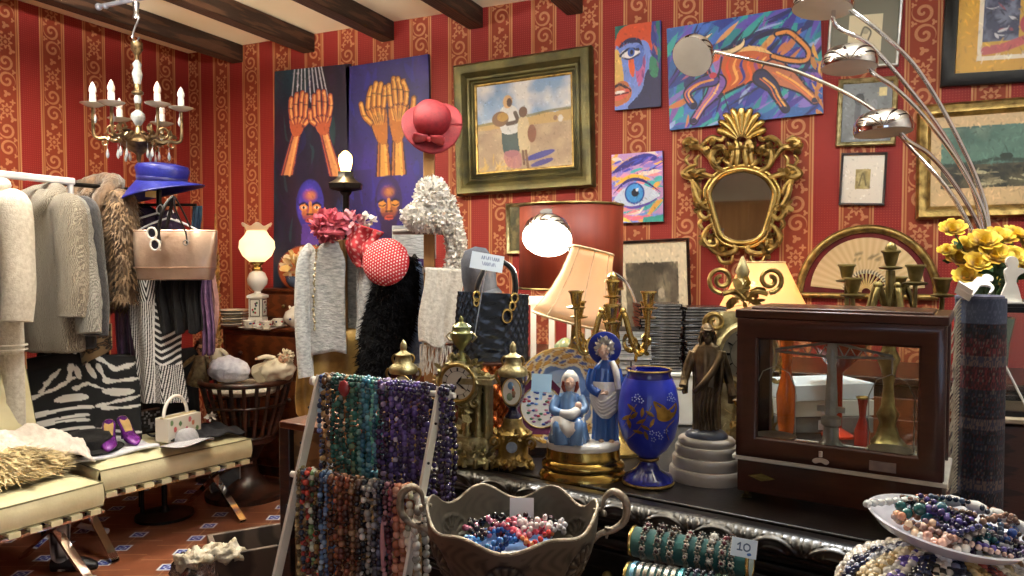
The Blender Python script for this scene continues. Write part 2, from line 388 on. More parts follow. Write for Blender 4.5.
# ================================================================== PAINTED PICTURES
class Art:
    def __init__(s, w, h, bg): s.w, s.h = w, h; s.a = np.zeros((h, w, 3)); s.a[:] = hx(bg); s.X, s.Y = np.meshgrid((np.arange(w)+.5)/w, (np.arange(h)+.5)/h)
    def put(s, m, c, al=1.0):
        c = np.array(hx(c)); k = (m*al)[..., None]; s.a = s.a*(1-k)+c*k
    def mask(s, pts):
        m = np.zeros((s.h, s.w), bool); n = len(pts)
        for i in range(n):
            x1, y1 = pts[i]; x2, y2 = pts[(i+1) % n]
            if y1 == y2: continue
            c = ((s.Y >= min(y1, y2)) & (s.Y < max(y1, y2)))
            xi = x1+(s.Y-y1)*(x2-x1)/(y2-y1); m ^= c & (s.X < xi)
        return m.astype(float)
    def poly(s, pts, c, al=1.0, sm=0):
        if sm: pts = smooth(pts, sm, True)
        s.put(s.mask(pts), c, al)
    def line(s, pts, wd, c, al=1.0, sm=0, taper=False):
        if sm: pts = smooth(pts, sm)
        asp = s.w/s.h; best = np.full((s.h, s.w), 1e9); n = len(pts)-1
        for i in range(n):
            (x1, y1), (x2, y2) = pts[i], pts[i+1]
            dx, dy = x2-x1, (y2-y1)/asp; l2 = dx*dx+dy*dy+1e-12
            t = np.clip(((s.X-x1)*dx+(s.Y-y1)/asp*dy)/l2, 0, 1)
            q = np.hypot(s.X-x1-t*dx, (s.Y-y1)/asp-t*dy)
            if taper: q = q/np.maximum(.12, np.sin(np.clip((i+t)/n, 0, 1)*PI))
            best = np.minimum(best, q)
        s.put(np.clip((wd/2-best)*s.w+.5, 0, 1), c, al)
    def ell(s, cx, cy, rx, ry, c, al=1.0, rot=0, soft=0):
        dx, dy = s.X-cx, s.Y-cy; u = (dx*cos(rot)+dy*sin(rot))/rx; v = (-dx*sin(rot)+dy*cos(rot))/ry
        q = np.hypot(u, v); s.put(np.clip((1-q)/(soft or .06), 0, 1), c, al)
    def grad(s, c0, c1):
        t = s.Y[..., None]; s.a = np.array(hx(c0))*(1-t)+np.array(hx(c1))*t
    def clouds(s, c, al, k=4, seed=1, box=None):
        r = np.random.default_rng(seed); f = np.zeros((s.h, s.w))
        for o in range(3):
            q = k*2**o; g = r.random((q+2, q+2)); xi = s.X*q; yi = s.Y*q; i = xi.astype(int); j = yi.astype(int); fx = xi-i; fy = yi-j
            fx = fx*fx*(3-2*fx); fy = fy*fy*(3-2*fy)
            f += (g[j, i]*(1-fx)*(1-fy)+g[j, i+1]*fx*(1-fy)+g[j+1, i]*(1-fx)*fy+g[j+1, i+1]*fx*fy)/2**o
        f = (f-f.min())/(f.max()-f.min()); m = np.clip((f-.45)*3, 0, 1)
        if box: m = m*((s.X > box[0]) & (s.X < box[2]) & (s.Y > box[1]) & (s.Y < box[3]))
        s.put(m, c, al)
    def dabs(s, n, cols, L, wd, ang, spread, seed=3, box=(0, 0, 1, 1), al=.8):
        r = np.random.default_rng(seed)
        for i in range(n):
            x, y = r.uniform(box[0], box[2]), r.uniform(box[1], box[3]); a = ang+r.normal()*spread; l = L*r.uniform(.5, 1.4); asp = s.w/s.h
            s.line([(x-l*cos(a)/2, y-l*sin(a)/2*asp), (x+r.normal()*l*.06, y+r.normal()*l*.06), (x+l*cos(a)/2, y+l*sin(a)/2*asp)], wd*r.uniform(.5, 1.5), cols[r.integers(len(cols))], al, 3, True)
    def painterly(s, n, L=.05, wd=3, seed=1, jit=.14):
        """short brush marks of the local colour, slightly lighter or darker"""
        r = np.random.default_rng(seed); src = s.a.copy()
        for i in range(n):
            cx, cy = r.integers(0, s.w), r.integers(0, s.h); c = np.clip(src[cy, cx]*(1+r.normal()*jit*2), 0, 1); l = L*s.w*r.uniform(.5, 1.4); a = r.choice([.5, 1.2, 1.9, 2.6])+r.normal()*.3; k = int(l)+2
            x0, x1, y0, y1 = max(0, cx-k), min(s.w, cx+k), max(0, cy-k), min(s.h, cy+k); X, Y = np.meshgrid(np.arange(x0, x1), np.arange(y0, y1)); u = (X-cx)*cos(a)+(Y-cy)*sin(a); v = -(X-cx)*sin(a)+(Y-cy)*cos(a)
            m = (np.clip(1-np.abs(u)/l, 0, 1)**.4*np.clip((wd/2*r.uniform(.5, 1.3)-np.abs(v))+.5, 0, 1)*.75)[..., None]; s.a[y0:y1, x0:x1] = s.a[y0:y1, x0:x1]*(1-m)+c*m
        return s
    def mesh(s, W, H, y=0):
        """flat painted surface in the XZ plane facing -Y"""
        mb = MB(); w, h = s.w, s.h
        X, Z = np.meshgrid((np.arange(w)/(w-1)-.5)*W, (.5-np.arange(h)/(h-1))*H)
        mb.v = [(float(a), y, float(b)) for a, b in zip(X.ravel(), Z.ravel())]
        mb.c = [tuple(map(float, c)) for c in s.a.reshape(-1, 3)]
        mb.f = [(j*w+i, (j+1)*w+i, (j+1)*w+i+1, j*w+i+1) for j in range(h-1) for i in range(w-1)]
        mb.m = [0]*len(mb.f); mb.s = [False]*len(mb.f); return mb
PAINT = vc('oil_paint', .45, bump=.08, bscale=60); PRINT = vc('matt_print', .7); PAINTG = vc('glazed_print', .4)

def face_paint(A, cx, cy, rx, ry, blues, golds, eyes_open):
    A.ell(cx, cy, rx, ry, blues[0]); A.ell(cx, cy+ry*.45, rx*.78, ry*.62, blues[0])
    A.ell(cx-.02, cy-ry*.35, rx*.7, ry*.5, blues[1], .7, soft=.6)
    A.ell(cx, cy-ry*.34, rx*.62, ry*.30, golds[1], .75, soft=.5); A.ell(cx+rx*.08, cy-ry*.34, rx*.42, ry*.20, golds[0], .55, soft=.7); A.ell(cx, cy+ry*.36, rx*.62, ry*.34, golds[1], .7, soft=.5); A.ell(cx+rx*.42, cy+ry*.32, rx*.30, ry*.16, golds[0], .8, soft=.5); A.ell(cx-rx*.42, cy+ry*.32, rx*.26, ry*.14, golds[0], .7, soft=.5); A.ell(cx+rx*.62, cy+ry*.1, rx*.2, ry*.5, blues[0], .8, soft=.6); A.ell(cx-rx*.7, cy+ry*.1, rx*.2, ry*.5, blues[1], .7, soft=.6)
    A.ell(cx-rx*.45, cy+ry*.12, rx*.3, ry*.14, golds[0], .9); A.ell(cx+rx*.48, cy+ry*.12, rx*.3, ry*.14, golds[0], .9)
    A.ell(cx+rx*.3, cy+ry*.4, rx*.3, ry*.25, golds[1], .75, soft=.4); A.ell(cx-rx*.4, cy+ry*.4, rx*.2, ry*.22, golds[1], .6, soft=.5)
    A.line([(cx+rx*.02, cy-ry*.05), (cx+rx*.05, cy+ry*.2), (cx, cy+ry*.36)], rx*.22, golds[0], .9, 4)
    A.line([(cx-rx*.2, cy+ry*.38), (cx+rx*.24, cy+ry*.38)], rx*.1, '#1a0c18', .9)
    for sx in (-.44, .48):
        A.line([(cx+rx*(sx-.3), cy+ry*.02), (cx+rx*sx, cy-ry*.06), (cx+rx*(sx+.28), cy+ry*.03)], rx*.12, '#140a20', .95, 4)
        if eyes_open:
            A.ell(cx+rx*sx, cy+ry*.12, rx*.2, ry*.06, '#e9dcc8'); A.ell(cx+rx*sx, cy+ry*.12, rx*.08, ry*.06, '#120a14')
        else: A.line([(cx+rx*(sx-.24), cy+ry*.13), (cx+rx*sx, cy+ry*.18), (cx+rx*(sx+.22), cy+ry*.13)], rx*.09, '#160a12', 1, 4)
    A.ell(cx+rx*.02, cy+ry*.62, rx*.34, ry*.10, '#c4523a', .95); A.line([(cx-rx*.34, cy+ry*.61), (cx+rx*.36, cy+ry*.61)], rx*.07, '#2a0c14', .9)
    A.ell(cx+rx*.02, cy+ry*.86, rx*.26, ry*.08, golds[1], .5, soft=.5)
def hand_paint(A, wrist, fingers, lit, mid, dark, elbow, wf=.055, aw=.13):
    """forearm from elbow to wrist, palm spread between the finger roots, jointed tapering fingers"""
    ex, ey = elbow; wx, wy = wrist
    for w_, c_, al in ((1.25, dark, 1), (1.0, mid, 1), (.5, lit, .55)): A.poly([(ex-aw*.62*w_, ey), (wx-aw*.40*w_, wy), (wx+aw*.40*w_, wy), (ex+aw*.62*w_, ey)], c_, al)
    A.line([(ex+aw*.3, ey), (wx+aw*.18, wy)], aw*.22, lit, .9); A.line([(ex-aw*.4, ey), (wx-aw*.25, wy)], aw*.16, dark, .7)
    r = [f[0] for f in fingers[:4]]; px = [p[0] for p in r]; top = min(p[1] for p in r)
    hull = [(wx-aw*.42, wy+.01)]+[(fingers[4][0][0], fingers[4][0][1])]*(fingers[4][0][0] < wx)+[(min(px)-wf*.5, r[0][1])]+[(p[0], p[1]-.008) for p in r[1:3]]+[(max(px)+wf*.5, r[3][1])]+[(fingers[4][0][0], fingers[4][0][1])]*(fingers[4][0][0] >= wx)+[(wx+aw*.42, wy+.01)]
    A.poly([(x+(x-wx)*.12, y) for x, y in hull], dark, 1, 4); A.poly(hull, mid, 1, 4)
    for f in fingers:
        A.line(f, wf*1.35, dark, 1, 5); A.line(f, wf, mid, 1, 5); A.line([(x+wf*.12, y) for x, y in f], wf*.45, lit, .95, 5)
        for x, y in f[1:-1]: A.line([(x-wf*.45, y), (x+wf*.45, y+.002)], wf*.22, dark, .8)
        A.ell(f[-1][0], f[-1][1]+.004, wf*.28, .005, lit, .9)
    for p in r: A.line([(p[0], p[1]+.005), ((p[0]+wx)/2, (p[1]+wy)/2)], wf*.30, lit, .8, 2, True); A.line([(p[0]+wf*.5, p[1]+.005), ((p[0]+wx)/2+wf*.3, (p[1]+wy)/2)], wf*.2, dark, .7)
# ---- left canvas : hands held by strings over a face
A1 = Art(150, 420, '#15142e'); A1.clouds('#1d4a58', .7, 3, 5); A1.clouds('#3a1a2c', .6, 4, 9); A1.clouds('#0d0c1a', .6, 5, 3)
A1.dabs(60, ['#1a2c6a', '#20605c', '#2a1440', '#101028'], .25, .05, 1.5, .3, 4, al=.35)
L1, L2, L3 = '#eab070', '#b85c3c', '#3c1c40'
for x in (.24, .31, .37, .43, .50, .56, .62, .68, .73): A1.line([((x-.49)*.72+.46, 0), (x, .13)], .014, '#c8cde0', .95)
hand_paint(A1, (.31, .245), [[(.24, .185), (.225, .150), (.235, .115)], [(.30, .178), (.295, .135), (.31, .10)], [(.365, .178), (.37, .130), (.385, .095)], [(.425, .185), (.435, .140), (.44, .105)], [(.42, .215), (.475, .195), (.485, .165)]], L1, L2, L3, (.18, .41))
hand_paint(A1, (.67, .245), [[(.55, .185), (.54, .145), (.545, .110)], [(.615, .178), (.605, .130), (.60, .095)], [(.68, .178), (.685, .135), (.67, .098)], [(.745, .185), (.765, .150), (.755, .115)], [(.55, .215), (.50, .20), (.49, .17)]], L1, L2, L3, (.84, .42))
face_paint(A1, .50, .525, .19, .10, ['#2a2a8c', '#5a4ad0'], ['#e89a3a', '#b05438'], True)
A1.poly([(.40, .60), (.60, .60), (.62, .68), (.38, .68)], '#4a3290'); A1.ell(.5, .78, .44, .10, '#b05a30'); A1.ell(.42, .79, .28, .07, '#d88a48', .7, soft=.5); A1.clouds('#6a3020', .5, 5, 4, (0, .7, 1, 1))
# ---- right canvas : cupped open hands over a face with closed eyes
A2 = Art(150, 420, '#1f1a6a'); A2.clouds('#12104a', .8, 3, 2); A2.clouds('#3a2a8c', .5, 4, 6); A2.clouds('#141028', .6, 2, 8, (0, .4, 1, 1))
A2.dabs(60, ['#2a2aa0', '#1a1450', '#3a2a6a', '#182060'], .25, .05, 1.5, .3, 8, al=.35)
G1, G2, G3 = '#f2be62', '#b8702c', '#2c1028'
hand_paint(A2, (.44, .29), [[(.27, .165), (.285, .125), (.32, .095)], [(.34, .160), (.35, .115), (.375, .080)], [(.405, .160), (.41, .120), (.435, .085)], [(.46, .168), (.475, .130), (.49, .100)], [(.30, .225), (.22, .195), (.185, .150)]], G1, G2, G3, (.44, .43))
hand_paint(A2, (.62, .29), [[(.545, .168), (.535, .130), (.53, .095)], [(.605, .160), (.595, .110), (.59, .072)], [(.665, .160), (.665, .115), (.64, .075)], [(.725, .168), (.735, .125), (.70, .088)], [(.74, .22), (.80, .195), (.82, .155)]], G1, G2, G3, (.62, .43))
A2.ell(.38, .215, .10, .028, '#3c1a20', .7, soft=.7); A2.ell(.65, .21, .08, .026, '#3c1a20', .7, soft=.7)
for k in range(5): A2.line([(.30+.03*k, .19), (.36+.02*k, .235)], .012, '#e8a850', .7); A2.line([(.58+.03*k, .185), (.61+.015*k, .23)], .012, '#e8a850', .7)
face_paint(A2, .49, .525, .17, .10, ['#2a1c50', '#3a2e90'], ['#e0983c', '#8c4a34'], False)
A2.poly([(.40, .60), (.58, .60), (.60, .68), (.38, .68)], '#2c1c44'); A2.ell(.5, .80, .46, .12, '#301c50')
# ---- woman and boy on the sands
A3 = Art(170, 150, '#b9a88c'); A3.grad('#7a9cc8', '#b4cce0'); A3.clouds('#e2e2e0', .9, 4, 4, (0, 0, 1, .48)); A3.clouds('#5c80b8', .5, 6, 11, (0, 0, 1, .4))
A3.poly([(0, .46), (.15, .44), (.3, .45), (.5, .43), (.62, .41), (.7, .38), (.82, .40), (.92, .37), (1, .38), (1, .52), (0, .52)], '#b89c68'); A3.line([(0, .46), (.25, .44), (.6, .40), (.75, .38), (1, .37)], .025, '#6c6a3a', .8, 4)
A3.poly([(0, .52), (1, .50), (1, 1), (0, 1)], '#a8937a'); A3.clouds('#8a7464', .6, 5, 3, (0, .55, 1, 1)); A3.clouds('#c4ae8c', .6, 7, 6, (0, .5, 1, 1))
A3.dabs(30, ['#c9a860', '#b08848', '#d8bc7c'], .12, .02, -1.2, .4, 5, (0, .84, .45, 1), .7)
A3.ell(.87, .47, .025, .04, '#d4d0c8'); A3.ell(.82, .46, .02, .03, '#8a6a50')
A3.ell(.66, .84, .16, .035, '#3a3a8c', 1, -.25); A3.ell(.68, .92, .12, .03, '#403a80', 1, -.25)
A3.poly([(.29, .5), (.44, .5), (.45, .80), (.30, .80)], '#2c4448', 1, 4); A3.poly([(.30, .78), (.45, .78), (.47, .95), (.33, .93)], '#a86a78', .8, 4)
A3.poly([(.27, .30), (.43, .30), (.46, .55), (.28, .56)], '#d6d8d8', 1, 4); A3.ell(.345, .23, .05, .075, '#cfa878'); A3.ell(.362, .24, .028, .05, '#4a2c20')
A3.ell(.265, .41, .09, .085, '#6c4a2c'); A3.ell(.29, .39, .06, .05, '#a8843c'); A3.line([(.42, .36), (.44, .45), (.34, .47)], .04, '#3c241c', 1, 4)
A3.poly([(.45, .45), (.55, .44), (.56, .78), (.46, .78)], '#c4b490', 1, 4); A3.ell(.50, .36, .045, .06, '#5a3826'); A3.ell(.585, .60, .045, .10, '#7a4a34'); A3.line([(.52, .78), (.54, .97)], .025, '#6a4a34'); A3.line([(.49, .78), (.5, .92)], .025, '#5a3c2c')
# ---- half a face in flat bright planes
A4 = Art(120, 170, '#1c2460'); A4.poly([(0, 0), (.28, 0), (.2, .12), (.08, .2), (0, .2)], '#1c5c54')
A4.poly([(.2, .02), (.9, 0), (.82, .3), (.7, .5), (.5, .35), (.1, .28), (0, .35), (0, .2)], '#c8481c', 1, 4)
A4.poly([(0, .3), (.15, .25), (.6, .2), (.78, .35), (.72, .75), (.55, .95), (.2, 1), (0, 1)], '#6c88d8', 1, 4)
A4.poly([(.0, .3), (.12, .34), (.2, .6), (.16, .72), (0, .74)], '#d8b060', 1, 3); A4.poly([(.3, .42), (.44, .42), (.42, .62), (.34, .58)], '#d85c28', 1, 3)
A4.poly([(.46, .5), (.66, .42), (.64, .62), (.52, .74)], '#b85c94', 1, 4); A4.poly([(.42, .3), (.62, .26), (.6, .5), (.46, .55)], '#4a68c0', 1, 3)
A4.line([(.06, .28), (.25, .20), (.5, .2), (.6, .27)], .09, '#181848', 1, 6, True); A4.ell(.34, .34, .22, .06, '#e0e0e4'); A4.line([(.12, .36), (.3, .29), (.52, .31)], .045, '#141440', 1, 5); A4.ell(.36, .33, .08, .055, '#2c54b0'); A4.ell(.37, .33, .035, .03, '#0c0c20'); A4.line([(.14, .37), (.32, .41), (.54, .36)], .03, '#20245c', 1, 5)
A4.poly([(0, .7), (.2, .66), (.3, .70), (.38, .8), (.3, .9), (.1, .95), (0, .93)], '#b8683c', 1, 4); A4.line([(0, .72), (.14, .70), (.34, .78)], .05, '#2c1420', 1, 5); A4.ell(.14, .82, .2, .06, '#d05848', 1, -.2); A4.ell(.12, .79, .12, .022, '#e8e0dc'); A4.line([(0, .82), (.3, .80)], .03, '#5c1020')
A4.poly([(.72, .55), (1, .7), (1, 1), (.3, 1), (.45, .88), (.6, .78)], '#181c50', 1, 3); A4.poly([(.8, 0), (1, 0), (1, .6), (.86, .45), (.78, .2)], '#282c80'); A4.poly([(.88, 0), (.96, 0), (1, .4), (.94, .5)], '#1c6c68'); A4.poly([(.78, .4), (.95, .5), (.9, .66), (.76, .6)], '#2c7c60', 1, 3); A4.dabs(10, ['#6c3c80', '#3040a0', '#c06048'], .2, .04, 1.3, .3, 5, (.6, .1, 1, .6))
# ---- leaping bull in outlined bands of colour
A5 = Art(260, 176, '#2c5ca0'); A5.dabs(170, ['#1c2c94', '#2f7ca8', '#1c8088', '#5a4ab0', '#20348c', '#3a68c0', '#7c6ac0', '#162060', '#2c9c98', '#3c2c8c'], .26, .05, -.75, .35, 6, al=.95)
A5.dabs(26, ['#c87838', '#a85a78', '#d89a48', '#90a8d8', '#7c50a8'], .16, .03, -.7, .3, 16, al=.9)
A5.dabs(24, ['#101440', '#141a58'], .3, .02, -.75, .4, 26, al=.9)
body = [(.28, .36), (.38, .30), (.55, .33), (.68, .40), (.74, .48), (.74, .60), (.68, .64), (.56, .62), (.46, .66), (.36, .70), (.31, .62), (.27, .5)]
A5.line(body+[body[0]], .03, '#0c0c28', 1, 6); A5.poly(body, '#c05a28', 1, 6)
for q in range(9):
    x = .31+q*.046; A5.line([(x+.03, .33+q*.012), (x, .46), (x+.02, .58), (x-.02, .64)], .02, ['#e88828', '#4c3ca0', '#d84c20', '#eca858', '#30308c', '#e06428', '#8c3c78', '#f0b860', '#c8401c'][q], 1, 5, True)
def leg(p, c, ws=(.10, .065, .036, .040)):
    q = smooth(p, 6); n = len(q)-1
    for k, col in ((.022, '#0c0c28'), (0, c)):
        for i in range(n): A5.line([q[i], q[i+1]], float(np.interp(i/n, np.linspace(0, 1, len(ws)), ws))+k, col, 1)
    A5.line([(x+.010, y) for x, y in q[1:-1]], .012, '#f0b050', .9); A5.line([(x-.014, y) for x, y in q[1:-2]], .008, '#e07838', .8); A5.ell(q[-1][0], q[-1][1], .022, .026, '#14143a')
leg([(.34, .60), (.30, .70), (.235, .80), (.17, .93)], '#7c58b0'); leg([(.31, .56), (.21, .58), (.13, .66), (.17, .78)], '#44388c', (.07, .05, .032, .036))
leg([(.70, .56), (.80, .66), (.87, .75), (.95, .87)], '#b86a48', (.14, .085, .042, .04)); leg([(.62, .60), (.69, .70), (.72, .80), (.77, .92)], '#20204c', (.09, .06, .036, .036))
A5.line([(.70, .42), (.80, .48), (.90, .50), (.92, .42), (.86, .30), (.80, .22), (.73, .22)], .045, '#10102c', 1, 7); A5.line([(.70, .42), (.80, .48), (.90, .50), (.92, .42), (.86, .30), (.80, .22), (.73, .22)], .022, '#dc8c40', 1, 7)
A5.line([(.42, .33), (.58, .32), (.70, .40)], .03, '#f0c078', .9, 6, True)
A5.poly([(.27, .30), (.37, .29), (.36, .42), (.33, .54), (.29, .54), (.27, .42)], '#9c6cb8', 1, 4); A5.line([(.27, .32), (.28, .45), (.31, .54), (.35, .5), (.37, .36)], .014, '#0c0c28', 1, 5)
A5.poly([(.28, .3), (.36, .3), (.35, .38), (.29, .39)], '#d8622c', 1, 3); A5.line([(.30, .4), (.32, .5)], .02, '#4c90c8', 1); A5.ell(.31, .52, .025, .03, '#b83c50')
for pts in ([(.30, .30), (.25, .26), (.25, .18), (.31, .12)], [(.36, .30), (.42, .32), (.50, .28), (.52, .22)]): A5.line(pts, .045, '#0c0c28', 1, 6, True); A5.line(pts, .028, '#e8d0a0', 1, 6, True)
A5.dabs(16, ['#d8a040', '#b87838'], .08, .02, 1.3, .2, 9, (.94, .4, 1, 1), 1)
# ---- one blue eye in candy colours
A6 = Art(120, 150, '#b890c8'); A6.dabs(90, ['#d890b8', '#8878d0', '#e8b048', '#40b0b8', '#c8a0d8', '#e88c94', '#6c90e0', '#e8d8c8'], .4, .09, -.3, .35, 7, al=.95)
A6.line([(0, .28), (.3, .16), (.7, .08), (1, .14)], .16, '#2c2c90', 1, 6, True); A6.dabs(16, ['#4048c0', '#302070', '#8060c0'], .25, .04, -.35, .1, 3, (.05, .08, .95, .26), 1)
A6.line([(.05, .46), (.4, .34), (.8, .4)], .09, '#e8b83c', 1, 6, True); A6.line([(.02, .58), (.3, .40), (.6, .40), (.95, .58)], .06, '#241c70', 1, 7, True)
A6.poly([(.05, .66), (.28, .48), (.55, .44), (.94, .62), (.7, .72), (.35, .76)], '#c8d8f0', 1, 5); A6.ell(.45, .58, .20, .16, '#1c3c98'); A6.ell(.45, .58, .17, .135, '#3c90d8'); A6.ell(.46, .57, .075, .06, '#080c28'); A6.ell(.50, .53, .03, .025, '#f0f4ff')
A6.line([(.05, .67), (.35, .78), (.7, .74), (.95, .63)], .05, '#5c4cb0', 1, 6, True); A6.line([(.1, .84), (.4, .94), (.8, .9)], .08, '#e87890', 1, 6, True); A6.line([(0, .86), (.4, 1)], .06, '#f0d860', 1, 4, True); A6.poly([(.62, .93), (1, .9), (1, 1), (.6, 1)], '#389890')
# ---- smaller works on paper
def paper(w, h, mat_c, inner, fn, seed=1):
    A = Art(w, h, mat_c); x0, y0, x1, y1 = inner; fn(A, x0, y0, x1, y1); return A
def rect(A, x0, y0, x1, y1, c): A.poly([(x0, y0), (x1, y0), (x1, y1), (x0, y1)], c)
A7 = Art(100, 110, '#6c6a58'); rect(A7, .27, .27, .76, .80, '#cfc4a0'); A7.line([(.45, .6), (.5, .45), (.6, .52), (.56, .66), (.62, .7)], .025, '#5a5648', 1, 5); A7.line([(.42, .7), (.66, .72)], .02, '#6a6452'); A7.ell(.52, .5, .05, .05, '#7a7462', .6)
A8 = Art(80, 100, '#70767a'); A8.clouds('#5c6266', .7, 3, 3); A8.ell(.35, .28, .10, .10, '#2c2e30'); A8.line([(.35, .3), (.32, .55), (.36, .8)], .12, '#4a4e52', .8, 5); A8.line([(.62, .35), (.64, .85)], .16, '#868c90', .7, 4); rect(A8, .72, .1, .88, .24, '#d8c88c')
A9 = Art(80, 90, '#e2dccf'); rect(A9, .33, .30, .68, .70, '#a89860'); A9.clouds('#7a6c40', .8, 8, 2, (.34, .31, .67, .69)); A9.clouds('#d0c088', .7, 7, 5, (.34, .31, .67, .69)); A9.line([(.42, .62), (.5, .38), (.58, .62)], .04, '#5c5430', .8, 4)
A10 = Art(170, 130, '#c9ad80'); rect(A10, .10, .13, .97, .80, '#3c5848'); A10.poly([(.10, .13), (.97, .13), (.97, .55), (.10, .55)], '#54786a'); A10.clouds('#a8bca0', .7, 3, 5, (.1, .15, .97, .55)); A10.clouds('#28443c', .6, 4, 7, (.1, .13, .97, .45)); rect(A10, .10, .55, .97, .80, '#54503a'); A10.clouds('#282a20', .9, 8, 2, (.1, .53, .97, .8)); A10.dabs(30, ['#c0b890', '#8c8464', '#1c201a', '#6c6a4c'], .12, .02, 0, .1, 4, (.14, .58, .94, .77)); A10.line([(.1, .55), (.4, .53), (.6, .50), (.97, .55)], .03, '#2c3a30', .9, 5); A10.ell(.66, .47, .06, .035, '#24362c')
A11 = Art(130, 110, '#d2a02c'); A11.clouds('#c08c20', .4, 4, 4); rect(A11, .22, .12, 1, .86, '#e6dcc4'); rect(A11, .27, .17, 1, .82, '#c89c38'); rect(A11, .27, .17, .62, .66, '#383c58'); A11.clouds('#8088a0', .8, 9, 3, (.28, .18, .62, .66)); A11.dabs(20, ['#d8d8e0', '#20243c', '#a04a58'], .1, .02, .3, .5, 4, (.3, .2, .6, .62)); A11.ell(.84, .5, .22, .16, '#a83844'); A11.ell(.84, .54, .13, .10, '#d88880'); A11.ell(.84, .56, .07, .06, '#702434'); A11.line([(.3, .76), (.5, .73), (.7, .66)], .08, '#b84c58', .9, 4)
A12 = Art(110, 100, '#cdbfa2'); rect(A12, .09, .2, .86, 1, '#5c5346'); A12.clouds('#8c8068', .8, 6, 5, (.1, .2, .86, 1)); A12.clouds('#2e2a24', .8, 8, 9, (.1, .2, .86, 1)); A12.line([(.62, .55), (.6, .95)], .10, '#7c7464', .9, 4); A12.ell(.61, .5, .05, .05, '#a09480'); A12.poly([(.2, .3), (.5, .25), (.52, .5), (.2, .55)], '#4a4438', .8, 3)
A13 = Art(60, 100, '#4a4a34'); A13.clouds('#2a2c20', .9, 5, 3); A13.clouds('#8c8058', .6, 6, 6); A13.ell(.5, .5, .2, .16, '#75705a', .7, soft=.5)

def placed(name, label, px4, y=YB, extra=0):
    """hang a thing on the back wall from the four corners TL, TR, BR, BL seen in the photograph; returns root, width, height"""
    c = [onY(x, yy, y) for x, yy in px4]
    ctr = (c[0]+c[1]+c[2]+c[3])/4; wv = ((c[1]-c[0])+(c[2]-c[3]))/2; hv = ((c[0]-c[3])+(c[1]-c[2]))/2
    ang = (math.atan2(wv.z, wv.x)+math.atan2(-hv.x, hv.z))/2
    o = thing(name, label, 'painting' if name == 'canvas_picture' else 'picture', (ctr.x, y-.004, ctr.z), rot=(0, -ang, 0)); return o, wv.length, hv.length
def canvas(label, px4, art, y=YB, dep=.022):
    o, w, h = placed('canvas_picture', label, px4, y)
    mb = MB(); mb.box((0, -dep/2, 0), (w, dep, h)); obj('stretcher', mb, mat('painted_canvas_edge', '#2a2a50', '#1c1c38', 20, .6), o)
    obj('painted_surface', art.mesh(w, h, -dep-.001), PAINT, o); return o
def framed(label, px4, art, fm, prof, fw, y=YB, glass=True, slip=None):
    o, w, h = placed('framed_picture', label, px4, y)
    mb = MB(); mb.frame(w, h, prof); obj('frame', mb, fm, o)
    iw, ih = w-2*fw+.006, h-2*fw+.006
    obj('picture_sheet', art.mesh(iw, ih, -.006), PAINTG if glass else PAINT, o)
    if slip:
        mb = MB(); mb.frame(iw+.004, ih+.004, [(0, .004), (0, .016), (.012, .013), (slip[1], .009), (slip[1], .004)]); obj('slip', mb, slip[0], o)
    mb = MB(); mb.box((0, -.003, 0), (w-.01, .004, h-.01)); obj('backing', mb, WOODD, o); return o
for A_, n_, l_, w_ in ((A1, 1800, .016, 2.2), (A2, 1800, .016, 2.2), (A3, 900, .012, 1.6), (A4, 260, .04, 3), (A5, 700, .014, 1.8), (A6, 300, .04, 2.4), (A10, 900, .025, 2), (A11, 300, .03, 2), (A12, 900, .025, 2), (A13, 300, .05, 2), (A9, 120, .03, 2), (A8, 300, .04, 2)): A_.painterly(n_, l_, w_, 5)
canvas('tall dark canvas of two raised hands on strings above a wide-eyed blue face', [(275, 72), (350, 65.5), (351, 330), (278, 322)], A1)
canvas('tall deep-blue canvas of cupped golden hands above a face with closed eyes', [(351, 65.5), (433, 57), (434, 322), (352, 330)], A2)
AFR = mat('green_gold_frame', '#5c5630', '#2e2d1c', 8, .35, .45, .2, 60)
framed('large painting of a woman and boy on sand in a heavy green-gold frame', [(457, 68), (593, 47), (597, 188), (460, 196)], A3, AFR,
       [(0, 0), (0, .045), (.012, .06), (.03, .055), (.06, .06), (.075, .045), (.085, .03), (.10, .032), (.108, .02), (.12, .024), (.132, .012), (.132, 0)], .13, glass=False, slip=(GOLD, .016))
canvas('narrow canvas of half a face in orange and blue planes', [(615.5, 27), (661, 23), (663, 107), (617, 111)], A4)
canvas('wide bright canvas of a leaping bull in swirling blues', [(666.5, 28), (820, 7), (824, 114), (672, 131)], A5)
canvas('small square canvas of one blue eye in candy colours', [(612, 155), (663, 152), (665, 222), (614.5, 223)], A6)
SILV = mat('silver_frame', '#c8c8c4', '#9c9c98', 20, .3, .7)
framed('sketch on grey-green mat in a thin silver frame behind the chrome lamp', [(828, -4), (904, -8), (898, 68), (829, 69)], A7, SILV, [(0, 0), (0, .02), (.004, .024), (.012, .022), (.014, .008), (.014, 0)], .014)
framed('grey print in a slim gilt frame below the silver-framed sketch', [(838, 80), (898, 77), (896, 146), (836, 147)], A8, GOLD2, [(0, 0), (0, .018), (.006, .024), (.02, .016), (.024, .008), (.024, 0)], .024)
framed('small pale print with cream mat in a thin dark frame above the fan', [(841, 153), (887, 153), (885, 206), (839, 205)], A9, WOODD, [(0, 0), (0, .018), (.003, .02), (.010, .018), (.012, .006), (.012, 0)], .012)
framed('large green seascape with beige mat in a broad gold frame', [(917, 105), (1062, 97), (1064, 216), (915, 220)], A10, GOLD, [(0, 0), (0, .03), (.012, .042), (.03, .032), (.045, .036), (.055, .02), (.062, .012), (.062, 0)], .062)
